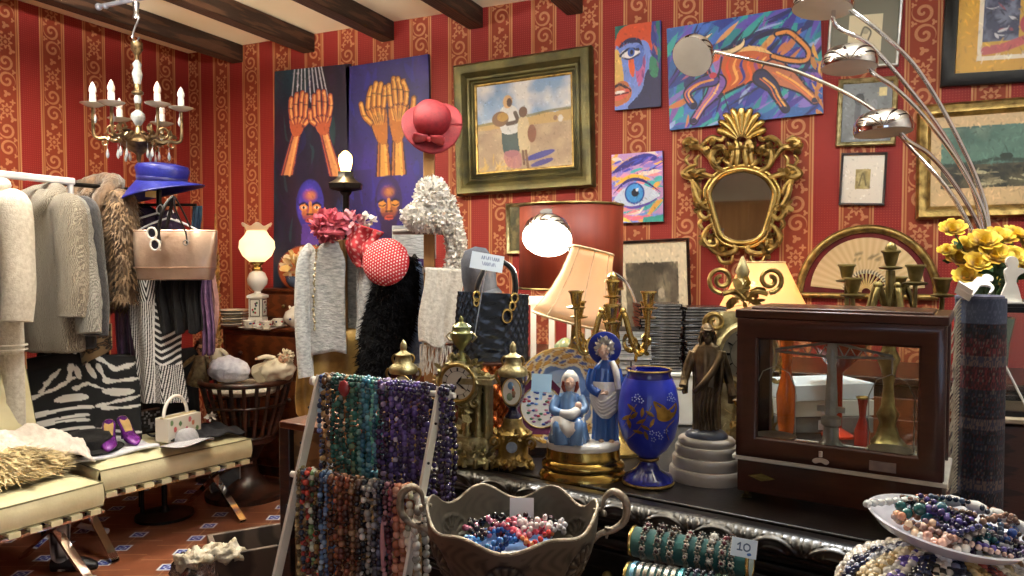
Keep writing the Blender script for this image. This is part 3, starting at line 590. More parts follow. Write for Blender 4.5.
framed('print on yellow mat in a wide flat black frame', [(944, -30), (1075, -36), (1072, 80), (942, 88)], A11, BLACK, [(0, 0), (0, .03), (.006, .034), (.055, .03), (.06, .012), (.06, 0)], .06)
framed('tiny dark picture in gilt frame half hidden by the drum lampshade', [(507, 204), (540, 202), (542, 254), (508, 254)], A13, GOLD2, [(0, 0), (0, .018), (.006, .024), (.018, .016), (.022, .006), (.022, 0)], .022)
o = framed('engraving with wide cream mat in a dark frame standing behind the record stack', [(618, 241), (690, 238), (692, 346), (620, 348)], A12, WOODD, [(0, 0), (0, .018), (.004, .022), (.014, .018), (.016, .006), (.016, 0)], .016, y=YB-.10)
# ================================================================== ON AND AGAINST THE BACK WALL
# ---- rococo mirror
ctr = onY(742, 205, YB-.03); MW = lambda x, y, o=0: onY(x, y, YB-.03)-ctr+Vector((0, -o, 0))
t = thing('wall_mirror', 'gilt rococo wall mirror with shell crest and scrolling leaf border', 'mirror', ctr)
gl = [(728, 172), (742, 169.5), (756, 172), (765, 177), (771, 184), (775, 193), (773, 205), (768, 222), (763, 235), (753, 242), (742, 243.5), (731, 242), (721, 236), (716, 222), (711, 205), (709, 193), (713, 184), (719, 177)]
gls = smooth(gl, 4, True); out = [MW(x, y) for x, y in gls]
mb = MB(); mb.prism([(p.x, p.z) for p in out], -.004, .010); obj('mirror_glass', mb, mat('mirror_silver', '#cfcfc8', '#c4c4bc', 4, .03, 1), t)
mb = MB(); mb.tube([p+Vector((0, -.008, 0)) for p in out], .017, 8, closed=True); mb.tube([Vector((p.x*1.13, -.004, p.z*1.10)) for p in out], .014, 8, closed=True); obj('inner_border', mb, BRASS, t)
def scr(pts, r, o=.012):
    p2 = smooth(pts, 5); q = [MW(x, y, o) for x, y in p2]; n = len(q)
    return q, [1.75*r*(.35+.65*sin(PI*min(1, (i+.8)/n))**.7) for i in range(n)]
mb = MB()
half = [([(727, 172), (717, 168), (712, 158), (716, 149), (723, 148), (725, 154)], .012), ([(715, 165), (708, 156), (701, 148), (692, 147), (685, 143), (690, 139), (698, 142)], .010),
        ([(700, 150), (706, 142), (713, 138), (722, 140), (726, 133)], .009), ([(716, 178), (708, 176), (699, 174), (691, 177), (684, 174), (690, 168), (697, 165)], .011),
        ([(693, 178), (694, 188), (697, 198), (703, 207), (711, 210)], .009), ([(690, 180), (696, 184), (700, 192), (698, 200)], .008), ([(686, 172), (696, 172), (706, 170)], .010),
        ([(697, 166), (696, 160), (700, 155)], .006), ([(703, 207), (700, 214), (706, 219), (712, 214)], .009), ([(713, 224), (707, 230), (704, 238), (709, 246), (717, 245), (716, 238)], .010),
        ([(709, 246), (716, 252), (727, 254), (736, 250), (734, 244)], .010), ([(717, 253), (722, 262), (731, 262), (733, 255)], .007), ([(731, 165), (733, 152), (728, 142)], .010), ([(737, 166), (738, 152), (736, 140)], .011),
        ([(722, 158), (728, 163), (734, 168)], .008), ([(704, 218), (700, 224), (704, 230)], .007), ([(690, 166), (686, 160), (690, 155)], .005)]
for pts, r in half:
    for sgn in (1, -1):
        q, rr = scr([(742+(x-742)*sgn, y) for x, y in pts], r); mb.tube(q, rr, 7)
for sgn in (-1, 1):
    for x, y, r in ((712, 148, 7), (696, 176, 6), (708, 238, 6), (700, 206, 5), (722, 158, 5), (690, 146, 5), (720, 250, 5), (733, 150, 5)): petals(mb, MW(742+(x-742)*sgn, y, .012), 22, .016, .034, up=0)
obj('carved_border', mb, GOLD, t)
mb = MB()
for i in range(9):
    a = math.radians(162-18*i); L = 25+5*sin(PI*i/8)
    q = [(742+5*cos(a), 141-4*sin(a)), (742+L*.6*cos(a)*.9, 140-L*.62*sin(a)), (742+L*.9*cos(a), 139-L*.98*sin(a)), (742+(L+1)*cos(a)*1.0, 138-L*.86*sin(a))]
    q, _ = scr(q, .012, .02); mb.tube(q, [.006, .014, .020, .018, .010], 8)
obj('shell_crest', mb, BRASS, t)
# ---- half-round framed fan
c0 = onY(868, 296, YB-.004); r0 = (onY(940, 296, YB).x-onY(797, 296, YB).x)/2; c0.x = (onY(940, 296, YB).x+onY(797, 296, YB).x)/2
t = thing('framed_fan', 'half-round gold frame holding an open cream pleated fan', 'framed fan', c0)
mb = MB(); mb.prism([(r0*cos(a)*.97, r0*1.08*sin(a)*.97) for a in np.linspace(0, PI, 40)], -.012, 0); obj('mat_board', mb, mat('wine_red_board', '#6a1218', '#52100f', 20, .7), t)
mb = MB(); q = [Vector((r0*.97*cos(a), -.018, r0*1.08*.97*sin(a))) for a in np.linspace(0, PI, 48)]; mb.tube(q, .017, 8); mb.tube([Vector((p.x*.95, -.02, p.z*.95)) for p in q], .006, 6); mb.tube([(-r0*.97, -.018, 0), (r0*.97, -.018, 0)], .015, 8); obj('frame', mb, GOLD, t)
mb = MB(); fr = r0*.80
def fanpt(u, v):
    a = PI*(.97-.94*u); r = fr*(.34+.66*v); return (r*cos(a), -.018-.003*((int(u*44+.01)) % 2), .02+r*1.05*sin(a))
def fancol(u, v):
    c = Vector(hx('#dcc59a')) if int(u*44+.01) % 2 else Vector(hx('#cdb384'))
    if .0 <= v < .14: c = Vector(hx('#2a221c')) if int(u*44+.01) % 2 else Vector(hx('#e6dcc0'))
    if .42 < v < .62 and .36 < u < .64 and random.random() < .45: c = Vector(hx('#8c7c5c'))
    return tuple(c)
mb.grid(fanpt, 44, 14, cfn=fancol); obj('fan_leaf', mb, PRINT, t)
mb = MB()
for i in range(15):
    a = PI*(.97-.94*i/14); mb.tube([(.02*cos(a), -.02, .02+.02*sin(a)), (fr*.36*cos(a), -.019, .02+fr*.37*sin(a))], .0045, 5)
obj('fan_sticks', mb, mat('ivory_sticks', '#dcc690', '#c4aa70', 20, .5), t)
# ---- sideboard below the pictures
t = thing('sideboard', 'long dark wooden sideboard against the red striped wall under the mirror', 'sideboard', (-.2, 3.82, 0))
mb = MB(); mb.box((0, 0, .46), (3.0, .50, .80)); mb.box((0, 0, .885), (3.06, .56, .03)); obj('carcass', mb, WOODD, t, bev=.006)
for i in range(4):
    mb = MB(); mb.box((-1.125+.75*i, -.256, .46), (.70, .02, .70)); mb.box((-1.125+.75*i, -.268, .46), (.52, .012, .52)); d = obj('door', mb, WOODR, t, bev=.004)
    mb = MB(); mb.ball((-1.125+.75*i+.30, -.282, .5), .014); obj('knob', mb, BRASSD, d)
mb = MB(); mb.box((0, 0, .03), (2.9, .44, .06)); obj('plinth', mb, WOODD, t)
# ---- lit table lamp below the mirror
def lampshade(t, r0, r1, h, z, m, n=40, flute=None, name='lamp_shade'):
    mb = MB(); vs = [(r1, z), (r1*.985+r0*.015, z+h*.03), ((r0+r1)/2*.985, z+h*.5), (r0, z+h)]
    k = len(vs); pts = []; fs = []
    for r, zz in vs:
        for i in range(n): a = TAU*i/n; q = r*(flute(a) if flute else 1); pts.append((q*cos(a), q*sin(a), zz))
    for j in range(k-1):
        for i in range(n): i2 = (i+1) % n; fs.append((j*n+i, j*n+i2, (j+1)*n+i2, (j+1)*n+i))
    mb.add(pts, fs); o = obj(name, mb, m, t, solid=.003)
    mb = MB()
    for r, zz in ((r1, z), (r0, z+h)): mb.tube([(r*(flute(TAU*i/n) if flute else 1)*cos(TAU*i/n), r*(flute(TAU*i/n) if flute else 1)*sin(TAU*i/n), zz) for i in range(n)], .0045, 6, closed=True)
    obj('shade_trim', mb, mat('shade_braid', '#d8c49c', '#b89c70', 60, .7), o); return o
def shade_mat(name, c1, c2, tr=.5, rough=.8):
    m, N, L, b = new_mat(name); out = N['Material Output']
    b.inputs['Base Color'].default_value = (*hx(c1), 1); b.inputs['Roughness'].default_value = rough
    tl = N.new('ShaderNodeBsdfTranslucent'); tl.inputs['Color'].default_value = (*hx(c2), 1)
    ms = N.new('ShaderNodeMixShader'); ms.inputs[0].default_value = tr
    L.new(b.outputs[0], ms.inputs[1]); L.new(tl.outputs[0], ms.inputs[2]); L.new(ms.outputs[0], out.inputs['Surface']); return m
SHADEC = shade_mat('cream_shade_silk', '#f0dcb8', '#f4d09a', .55)
def light(name, kind, loc, e, col, r=.05, **k):
    l = bpy.data.lights.new(name, kind); l.energy = e; l.color = col
    if kind == 'AREA': l.shape = 'DISK'; l.size = r
    else: l.shadow_soft_size = r
    for q, w in k.items(): setattr(l, q, w)
    o = bpy.data.objects.new(name, l); COL.objects.link(o); o.location = loc; return o
WARM = (1, .72, .38); WARM2 = (1, .80, .55)
lp = P(763, 290, 3.45); t = thing('table_lamp', 'lit table lamp with cream cone shade glowing under the gilt mirror', 'lamp', (lp.x, max(lp.y, 3.62), .90))
mb = MB(); mb.lathe([(.09, 0), (.09, .02), (.04, .035), (.03, .07), (.055, .12), (.06, .16), (.03, .21), (.012, .23), (.012, .30)], 24); obj('base', mb, BRASSD, t)
lampshade(t, .095, .215, .25, .24, SHADEC)
mb = MB(); mb.ball((0, 0, .36), .03); obj('bulb', mb, mat('lamp_bulb', '#ffe0a0', '#ffe0a0', 1, .3, emit=30), t)
light('table_lamp_light', 'POINT', t.location+Vector((0, 0, .37)), 30, WARM, .03)
# ---- floor lamp with a big red drum shade
lp = P(571, 240, 3.0)
t = thing('floor_lamp', 'floor lamp with wide glossy red-brown drum shade behind the table', 'lamp', (lp.x, lp.y, 0))
zb = P(563, 288, 3.0).z; zt = P(563, 206, 3.0).z
REDS = mat('red_brown_lacquer', '#843018', '#64200f', 3, .55, stretch=(6, 6, .3))
mb = MB(); n = 48; R = .208; vs = []; fs = []
for r, z in ((R, zb), (R, zt)):
    for i in range(n): vs.append((r*cos(TAU*i/n), r*sin(TAU*i/n), z))
mb.add(vs, [(i, (i+1) % n, n+(i+1) % n, n+i) for i in range(n)]); sh = obj('drum_shade', mb, REDS, t, solid=.004)
mb = MB(); [mb.tube([(R*cos(TAU*i/n), R*sin(TAU*i/n), z) for i in range(n)], .005, 6, closed=True) for z in (zb, zt)]; mb.tube([(-R, 0, zt-.02), (R, 0, zt-.02)], .003); mb.tube([(0, -R, zt-.02), (0, R, zt-.02)], .003); obj('shade_ring', mb, BRASSD, sh)
mb = MB(); mb.lathe([(.15, 0), (.15, .02), (.03, .04), (.013, .08), (.013, zt-.02)], 24); obj('stand', mb, BRASSD, t)

# ================================================================== THE CHANDELIER
a = onZ(109, 12, 2.795); b_ = onZ(172, 0, 2.795); ux = (b_-a)
t = thing('hanging_bar', 'pale grey metal bar fixed under the beams that carries the chandelier', 'bar', (a.x, 2.87, 2.805))
mb = MB(); mb.tube([(0, 0, 0), (1.07, 0, 0)], .013, 10); mb.ball((0, 0, 0), .02); mb.ball((.055, 0, -.003), .017); mb.tube([(.455, 0, 0), (.455, 0, .015)], .02); mb.tube([(1.05, 0, 0), (1.05, 0, .015)], .02); obj('rail', mb, mat('grey_enamel', '#9aa0ac', '#7c828e', 12, .35, .3), t)
cx, cy = -3.54, 2.88; zc = lambda py: P(140, py, 4.08).z
t = thing('chandelier', 'six-arm gilt and crystal chandelier with candle bulbs hanging near the corner', 'chandelier', (cx, cy, 0))
WHT = mat('candle_white', '#e9eaee', '#d8dade', 10, .3)
mb = MB(); zt = 2.79
mb.tube(smooth([(0, 0, zc(8)), (-.012, 0, zc(14)), (.02, 0, zc(20)), (-.02, 0, zc(33)), (-.03, 0, zc(40)), (0, 0, zc(44)), (.02, 0, zc(40))]), .006, 6); mb.lathe([(.018, zc(22)), (.02, zc(20)), (.012, zc(16)), (.016, zc(10)), (.02, zc(6))], 10); obj('hook', mb, STEEL, t)
CRYS = mat('cut_crystal', '#dfe6ea', '#b8c4cc', 40, .04, 0, .0, trans=.45, coat=.5)
CHG = mat('antique_chandelier_metal', '#8c7a5c', '#4a3a26', 30, .32, .8, .15, 120)
mb = MB(); mb.lathe([(.012, zc(44)), (.03, zc(45)), (.03, zc(52)), (.012, zc(57)), (.010, zc(62)), (.018, zc(92)), (.03, zc(93)), (.03, zc(95)), (.014, zc(97)), (.018, zc(99)), (.016, zc(106)), (.012, zc(111)), (.012, zc(126)), (.02, zc(134)), (.04, zc(138)), (.085, zc(141)), (.088, zc(144)), (.06, zc(150)), (.03, zc(153)), (.012, zc(156)), (.012, zc(160)), (.004, zc(164))][::-1], 20); obj('stem', mb, CHG, t)
mb = MB(); mb.lathe([(.010, zc(62)), (.024, zc(66)), (.019, zc(70)), (.028, zc(76)), (.020, zc(83)), (.012, zc(89))][::-1], 12); mb.lathe([(.012, zc(111)), (.035, zc(115)), (.038, zc(119)), (.024, zc(124)), (.012, zc(127))][::-1], 12); mb.lathe([(.015, zc(96)), (.021, zc(101)), (.015, zc(106))][::-1], 12); obj('crystal_column', mb, CRYS, t)
zA = zc(134)
for i in range(6):
    ang = YAW+math.radians(22+60*i); X = RZ(ang); R = .215; dz = [.04, -.02, -.01, .03, .01, .02][i]; zd = zc(115)+dz
    mb = MB(); mb.tube(smooth([(.05, 0, zA), (.11, 0, zA-.045), (.15, 0, zA-.035), (.19, 0, zA-.04), (R, 0, zA-.01), (R, 0, zd)], 5), [.011, .013, .010, .010, .009, .008], 7, X); mb.tube(spiral((.12, 0, zA+.012), .035, .008, -PI*.5, PI*1.6, 16), .006, 6, X); mb.tube(spiral((.165, 0, zA-.06), .022, .006, PI*.5, PI*2.4, 12), .005, 6, X); petals(mb, X @ Vector((.15, 0, zA-.02)), 6, .015, .035); ar = obj('arm', mb, CHG, t)
    mb = MB(); mb.lathe([(.008, zd-.012), (.03, zd-.008), (.062, zd+.006), (.065, zd+.010), (.05, zd+.006), (.010, zd+.004)], 18, X @ T(R, 0, 0)); obj('drip_dish', mb, mat('glass_dish', '#e2e0d2', '#c8c6b4', 12, .1, trans=.2, coat=.5), ar)
    mb = MB(); mb.lathe([(.014, zd+.004), (.017, zd+.012), (.016, zd+.06)], 12, X @ T(R, 0, 0)); obj('candle_sleeve', mb, WHT, ar)
    mb = MB(); mb.lathe([(.013, zd+.06), (.019, zd+.075), (.018, zd+.09), (.010, zd+.112), (.0, zd+.127)], 12, X @ T(R, 0, 0)); obj('bulb', mb, mat('unlit_clear_bulb', '#e6d8d4', '#c8b0a8', 20, .06, coat=.5) if i % 3 else WHT, ar)
    for q in (.10, .15, .205):
        mb = MB(); z0 = (zd-.01 if q > .2 else zA-.06); mb.tube([(q, 0, z0), (q, 0, z0-.03)], .0012, 4, X); mb.lathe([(0, z0-.085), (.007, z0-.075), (.009, z0-.06), (.003, z0-.035), (0, z0-.03)], 6, X @ T(q, 0, 0)); obj('crystal_drop', mb, CRYS, ar)

# ================================================================== COATS ON THE WHITE RAIL
RAILW = mat('white_enamel_rail', '#dcdde2', '#c4c6ce', 12, .35)
rx = -3.62; zr = 1.80
t = thing('garment_rail', 'white metal garment rail carrying coats along the left wall', 'clothes rail', (rx, 1.88, 0))
mb = MB(); mb.box((0, .0, zr), (.03, 1.36, .035)); obj('top_bar', mb, RAILW, t, bev=.008)
for y in (-.66, .66):
    mb = MB(); mb.tube([(0, y, .04), (0, y, zr)], .014, 8); obj('post', mb, RAILW, t)
    mb = MB(); mb.tube([(-.22, y, .03), (.22, y, .03)], .015, 8); obj('foot', mb, RAILW, t)
def sect(hw, hd, n, fold, k, ph, z, cx=0, cy=0, sq=.75):
    o = []
    for i in range(n):
        a = TAU*i/n; c, s = cos(a), sin(a); f = 1+fold*sin(k*a+ph)+fold*.6*sin((k*1.7)*a+ph*2.1)
        o.append((cx+hw*math.copysign(abs(c)**sq, c)*(1+fold*.3*sin(k*a)), cy+hd*math.copysign(abs(s)**sq, s)*f, z))
    return o
def garment(t, m, H, sh, hem, dep, fold=.12, k=7, sleeve=.6, slr=.062, waist=None, seed=0, neck=.07, open_front=False, flare=.10, disp=0, dscale=.05, cuff=None, sl_ang=.16, name='body', sleeves=2):
    random.seed(seed); ph = random.uniform(0, 6); rings = []; n = 44
    w_ = waist or (sh*.9+hem*.1)
    prof = [(0, neck, .4), (-.02, neck*1.25, .55), (-.05, sh*.72, .75), (-.085, sh*.97, .9), (-.13, sh, 1), (-.25*H-.1, sh*.4+w_*.6, 1), (-.5*H, w_, 1), (-.72*H, (w_+hem)/2, 1.08), (-.9*H, hem*.98, 1.12), (-H, hem, 1.15), (-H+.004, hem*.9, .8)]
    for j, (z, hw, q) in enumerate(prof):
        v = j/(len(prof)-1); rings.append(sect(hw, dep*q*(.8 if j < 2 else 1), n, fold*min(1, v*1.6), k, ph+v*.5, z))
    mb = MB(); mb.loft(rings); b = obj(name, mb, m, t, sub=1, disp=disp, dscale=dscale)
    for s in ((-1, 1) if sleeves == 2 else (1,)):
        if not sleeve: break
        mb = MB(); q = [(s*sh*.80, 0, -.075), (s*sh*1.0, -.004, -.12), (s*(sh*1.05+sl_ang*.3*sleeve), -.015, -.12-sleeve*.35), (s*(sh*1.04+sl_ang*.75*sleeve), -.03, -.12-sleeve*.7), (s*(sh*1.0+sl_ang*sleeve), -.05, -.12-sleeve)]
        mb.tube(smooth(q, 6), [slr*.8, slr*1.1, slr*1.08, slr, slr*.96, slr*.9], 14); so = obj('sleeve', mb, m, t, disp=disp, dscale=dscale)
        if cuff:
            mb = MB(); e = Vector(q[-1]); d = (e-Vector(q[-2])).normalized(); mb.tube([e-d*.05, e+d*.01], slr*1.02, 14); obj('cuff', mb, cuff, so)
    return b
def hung(name, label, cat, y, z=zr-.05, x=rx, rz=.0, group=None): return thing(name, label, cat, (x, y, z), rz, group)
KARA = mat('grey_beige_curled_lamb', '#b2aa98', '#80776a', 62, .9, 0, .9, None, 'wave', sheen=.2, stretch=(1.2, 1.2, 1.0))
PALEG = mat('pale_grey_curled_lamb', '#b4b4ae', '#84847e', 66, .9, 0, .9, None, 'wave', sheen=.2)
CREAMF = mat('cream_wool', '#d2cec2', '#bab4a6', 60, .95, 0, .35, 160, sheen=.25)
DKGREY = mat('dark_grey_wool', '#2e2f36', '#1c1d22', 50, .9, 0, .5, 110, sheen=.2)
BRFUR = mat('brown_mink_fur', '#6c543c', '#24180f', 14, .8, 0, 1.0, 55, 'noise', sheen=.4, stretch=(1, 1, .35))
OLIVE = mat('olive_brown_cloth', '#6c5c40', '#4a3d2a', 40, .9, 0, .3, 150)
def hang_hook(x, y, z, label=None):
    """wire coat hanger over the rail: hook at z"""
    t = thing('coat_hanger', label, 'hanger', (x, y, z)); return t
t = hung('coat', 'olive brown coat at the very edge of the white rail', 'coat', 1.97, x=rx-.08); garment(t, OLIVE, .80, .20, .25, .055, seed=2)
t = hung('coat', 'cream wool coat with piped hem on the white rail', 'coat', 2.13); garment(t, CREAMF, .78, .205, .215, .06, .05, 5, sleeve=.5, seed=3, slr=.066)
mb = MB()
for z in (-.735, -.755): mb.tube([(p[0], p[1], p[2]) for p in sect(.222, .076, 40, .05, 5, 0, z)], .004, 5, closed=True)
obj('hem_piping', mb, mat('cream_piping', '#e6e2d8', '#d0ccc0', 40, .8), t)
mb = MB(); mb.tube(smooth([(-.09, -.03, -.03), (0, -.07, -.07), (.09, -.03, -.03), (.06, .04, -.005), (-.06, .04, -.005)], 5, True), .035, 10, closed=True); obj('collar', mb, CREAMF, t)
t = hung('trousers', 'long cream trousers hanging below the cream coat', 'trousers', 2.17, z=1.16, x=rx-.02)
for s in (-1, 1):
    mb = MB(); mb.loft([sect(.095, .04, 24, .1, 5, s, z, cx=s*.085) for z in (0, -.2, -.45, -.78, -.80)]); obj('trouser_leg', mb, CREAMF, t, sub=1)
mb = MB(); mb.loft([sect(.18, .05, 24, .05, 5, 0, z) for z in (.02, 0, -.05)]); obj('waistband', mb, CREAMF, t)
t = hung('fur_coat', 'grey-beige curled lamb jacket hanging in the middle of the white rail', 'fur coat', 2.39, x=rx-.01); garment(t, KARA, .80, .21, .26, .075, .13, 6, sleeve=.5, slr=.07, seed=5, disp=.016, dscale=.03)
mb = MB(); mb.tube(smooth([(-.11, -.03, -.06), (-.05, -.07, -.14), (.0, -.085, -.24), (.05, -.07, -.14), (.11, -.03, -.06), (.06, .05, -.01), (-.06, .05, -.01)], 5, True), .04, 10, closed=True); obj('collar', mb, KARA, t, disp=.014, dscale=.03)
t = hung('fur_coat', 'pale grey curled lamb jacket with long sleeve behind the grey-beige one', 'fur coat', 2.45, x=rx-.045); garment(t, PALEG, .62, .21, .23, .06, .10, 6, sleeve=.58, slr=.06, seed=6, disp=.012, dscale=.03, sl_ang=.25)
t = thing('garment_rail', 'plain black garment rail behind the white one, hidden among the furs', 'clothes rail', (rx-.03, 2.66, 0))
mb = MB(); mb.tube([(0, -.14, zr-.01), (0, .30, zr-.01)], .012, 8); obj('top_bar', mb, BLACK, t)
for y in (.28,): mb = MB(); mb.tube([(0, y, .0), (0, y, zr-.01)], .012, 8); obj('post', mb, BLACK, t)
t = hung('coat', 'dark grey woollen coat between pale lamb jacket and brown fur', 'coat', 2.52, x=rx-.08); garment(t, DKGREY, .80, .22, .25, .06, .12, 7, sleeve=.6, seed=8, sl_ang=.2)
t = hung('fur_coat', 'long brown mink fur coat behind the dark grey coat', 'fur coat', 2.74, x=rx-.08, z=zr-.0); bd = garment(t, BRFUR, .66, .195, .20, .08, .12, 6, sleeve=.50, slr=.075, seed=9, disp=.02, dscale=.04, sl_ang=.12)
for ch in list(t.children):
    src = MB(); src.v = [tuple(v.co) for v in ch.data.vertices]; src.f = [tuple(p.vertices) for p in ch.data.polygons]; mb = MB(); random.seed(3); fur_tips(mb, src, 1700, .045, (0, -.1, -.9), .006); obj('fur_tips', mb, mat('mink_guard_hair', '#7c644a', '#3a2a1c', 26, .7, stretch=(1, 1, .5)), ch)
mb = MB(); mb.tube(smooth([(-.12, -.05, -.05), (-.04, -.11, -.16), (.02, -.11, -.40), (.09, -.10, -.2), (.14, -.03, -.04), (.07, .06, .02), (-.07, .06, .02)], 6, True), .05, 10, closed=True); obj('fur_collar', mb, BRFUR, t, disp=.03, dscale=.04)
LEO = vc('leopard_cloth', .9, sheen=.2)
t = hung('scarf', 'leopard print scarf hanging below the curled lamb jackets', 'scarf', 2.56, z=1.08, x=rx+.08)
mb = MB()
spots = [(random.random(), random.random()) for _ in range(60)]
def leoc(u, v):
    d = min(math.hypot((u-a)*1.0, (v-b)*1.0) for a, b in spots); return hx('#1c140e') if .025 < d < .055 else (hx('#6a4c2e') if d <= .025 else hx('#8a7250'))
mb.grid(lambda u, v: ((u-.5)*.34, .02*sin(u*9), -.30*v*(1-.6*u)), 60, 50, cfn=leoc); obj('cloth', mb, LEO, t, solid=.006)

# ================================================================== THE STAND WITH BLUE HAT AND HANDBAG
sx, sy = P(160, 250, 4.02).x, P(160, 250, 4.02).y; D0 = 4.02
t = thing('clothes_stand', 'dark metal clothes stand under the blue hat', 'clothes stand', (sx, sy, 0))
mb = MB(); mb.tube([(0, 0, .03), (0, 0, P(160, 190, D0).z)], .014, 8); obj('pole', mb, BLACK, t)
mb = MB(); mb.lathe([(.15, 0), (.15, .015), (.03, .03), (.016, .06)], 24); obj('foot', mb, BLACK, t)
zt = P(160, 205, D0).z
mb = MB(); mb.tube([(-.2*cos(YAW), -.2*sin(YAW), zt), (.2*cos(YAW), .2*sin(YAW), zt)], .008, 6); obj('crossbar', mb, BLACK, t)
# hat
BLUEH = mat('royal_blue_satin', '#1e2684', '#14185c', 6, .36, 0, .15, 60)
hp = P(162, 184, D0-.02)
t = thing('hat', 'royal blue wide-brimmed hat with a gathered crown on the clothes stand', 'hat', hp, rot=(math.radians(4), math.radians(5), FACE))
mb = MB()
def brim(u, v):
    a = TAU*u; r = .115+.10*v; return (r*cos(a)*1.0, r*sin(a)*.9, .02-.045*v-.105*v*(cos(a-PI)*.5+.5)**2+.035*v*(cos(a)*.5+.5)**3)
mb.grid(brim, 48, 8); obj('brim', mb, BLUEH, t, solid=.006)
mb = MB(); mb.lathe([(.118, .0), (.126, .035), (.136, .078), (.124, .100), (.06, .112), (0, .114)], 40, flute=lambda a, z: 1+.03*sin(8*a)*(z/.13)); obj('crown', mb, BLUEH, t)
mb = MB(); mb.lathe([(.121, .0), (.127, .02), (.128, .034), (.123, .04)], 40); obj('hat_band', mb, mat('dark_blue_ribbon', '#23256a', '#1a1b50', 40, .4), t)
# label tag on hat
t2 = MB(); t2.box((.0, -.12, -.055), (.055, .004, .035)); obj('paper_tag', t2, mat('buff_tag', '#d8bc7c', '#cbae6c', 20, .7), t)
# hangers
def hanger(t, w=.20):
    mb = MB(); mb.tube(smooth([(.0, 0, .005), (.0, 0, .03), (.018, 0, .05), (.03, 0, .032)], 5), .0035, 6)
    mb.tube(smooth([(0, 0, .005), (w*.5, 0, -.025), (w*.97, 0, -.065), (w, 0, -.085), (w*.96, 0, -.095), (0, 0, -.095), (-w*.96, 0, -.095), (-w, 0, -.085), (-w*.97, 0, -.065), (-w*.5, 0, -.025), (0, 0, .005)], 4), .0055, 7)
    obj('hanger_wire', mb, RAILW, t)
for i, (px, py, d, rz, lab) in enumerate(((168, 219, D0-.10, FACE, 'white plastic hanger in front of the black top, behind the handbag straps'), (157, 214, D0-.02, FACE+.25, 'second white hanger close behind the front one on the clothes stand'), (146, 215, D0+.06, FACE+.5, 'white hanger holding the purple shawl on the clothes stand'))):
    t = thing('coat_hanger', lab, 'hanger', P(px, py, d), rz, 'white hangers on the clothes stand'); hanger(t, .17)
PURP = mat('plum_chiffon', '#5a3c60', '#3c2440', 20, .7, 0, .2, 60, sheen=.3)
def drape(t, m, w, h, amp=.02, k=3, seed=0, nu=40, nv=30, taper=0, name='cloth', cfn=None, solid=.006, sag=0, mats=None):
    random.seed(seed); ph = random.uniform(0, 6); mb = MB()
    mb.grid(lambda u, v: ((u-.5)*w*(1-taper*v)+.01*sin(5*v+ph), amp*(.25+.75*v)*sin(TAU*k*u+ph+.8*v)+amp*.5*sin(TAU*k*2.3*u+ph*2), -h*v-sag*sin(PI*u)*(1-v)*.0+.012*sin(TAU*k*u+ph)*v), nu, nv, cfn=cfn)
    return obj(name, mb, m, t, solid=solid)
q = P(127, 222, D0-.02); t = thing('shawl', 'plum purple shawl hanging at the left of the clothes stand', 'shawl', q, FACE+.3); drape(t, PURP, .11, .78, .025, 2, 3)
q = P(134, 203, D0+.03); t = thing('jacket', 'dark purple jacket hanging behind the blue hat stand', 'jacket', q, FACE); garment(t, mat('dark_aubergine', '#30203c', '#1c1224', 40, .85, 0, .3, 120), .5, .19, .2, .06, seed=4, sleeve=.4)
q = P(207, 272, D0+.10); t = thing('shawl', 'lilac shawl hanging below the right side of the handbag', 'shawl', q, FACE); drape(t, mat('lilac_chiffon', '#7c5c84', '#543c5c', 20, .75, 0, .2, 60), .07, .45, .02, 2, 5)
q = P(213, 268, D0+.14); t = thing('scarf', 'pale pink silk scarf beside the lilac shawl', 'scarf', q, FACE); drape(t, mat('pale_pink_silk', '#b89088', '#90686c', 20, .6), .03, .36, .012, 1.5, 6)
q = P(196, 206, D0+.02); t = thing('scarf', 'teal scarf over the far end of the stand crossbar', 'scarf', q, FACE); drape(t, mat('teal_cloth', '#2c4c60', '#1c2c48', 20, .8), .05, .30, .012, 1.5, 8)
q = P(140, 262, D0-.02); t = thing('scarf', 'narrow mustard scarf between plum shawl and striped dress', 'scarf', q, FACE); drape(t, mat('mustard_cloth', '#7c6a3c', '#4c4020', 20, .8), .03, .30, .01, 1.5, 9)
q = P(180, 266, D0-.19); t = thing('top', 'black knitted top hanging under the metallic handbag', 'top', q, FACE); drape(t, BLACKF, .25, .34, .02, 3, 11, taper=.12)
# striped dress : print follows curved panels
def dresscol(u, v):
    x = (u-.5)*2; c = .5
    if v < .30:
        q = (abs(x+.15)*.8+v*1.5)*11; k = q % 1 < .42
    elif x < .12-.5*(v-.3):
        q = ((x+1.6)**2+(v-.2)**2*2.2)**.5*13; k = q % 1 < .5
    else:
        q = (v*22+abs(x-.3)*2) if v < .74 else (v*16+abs(x-.2)*12); k = q % 1 < .40
    if abs(x-(.12-.5*(v-.3))) < .035 and v > .28: k = True
    return hx('#d8d8d6') if k else hx('#0e0e12')
q = P(152, 258, D0-.10); t = thing('dress', 'black and white geometric striped dress hanging below the handbag', 'dress', q, FACE)
mb = MB()
def dressp(u, v):
    hw = .085+.05*v+.03*sin(PI*min(1, v*1.5)); a = (u-.5)*2; return (a*hw+.05*v, -.05*cos(a*1.4)+.012*sin(a*9+v*3)*v, -.76*v)
mb.grid(dressp, 110, 200, cfn=dresscol); obj('cloth', mb, vc('printed_jersey', .8), t, solid=.006)
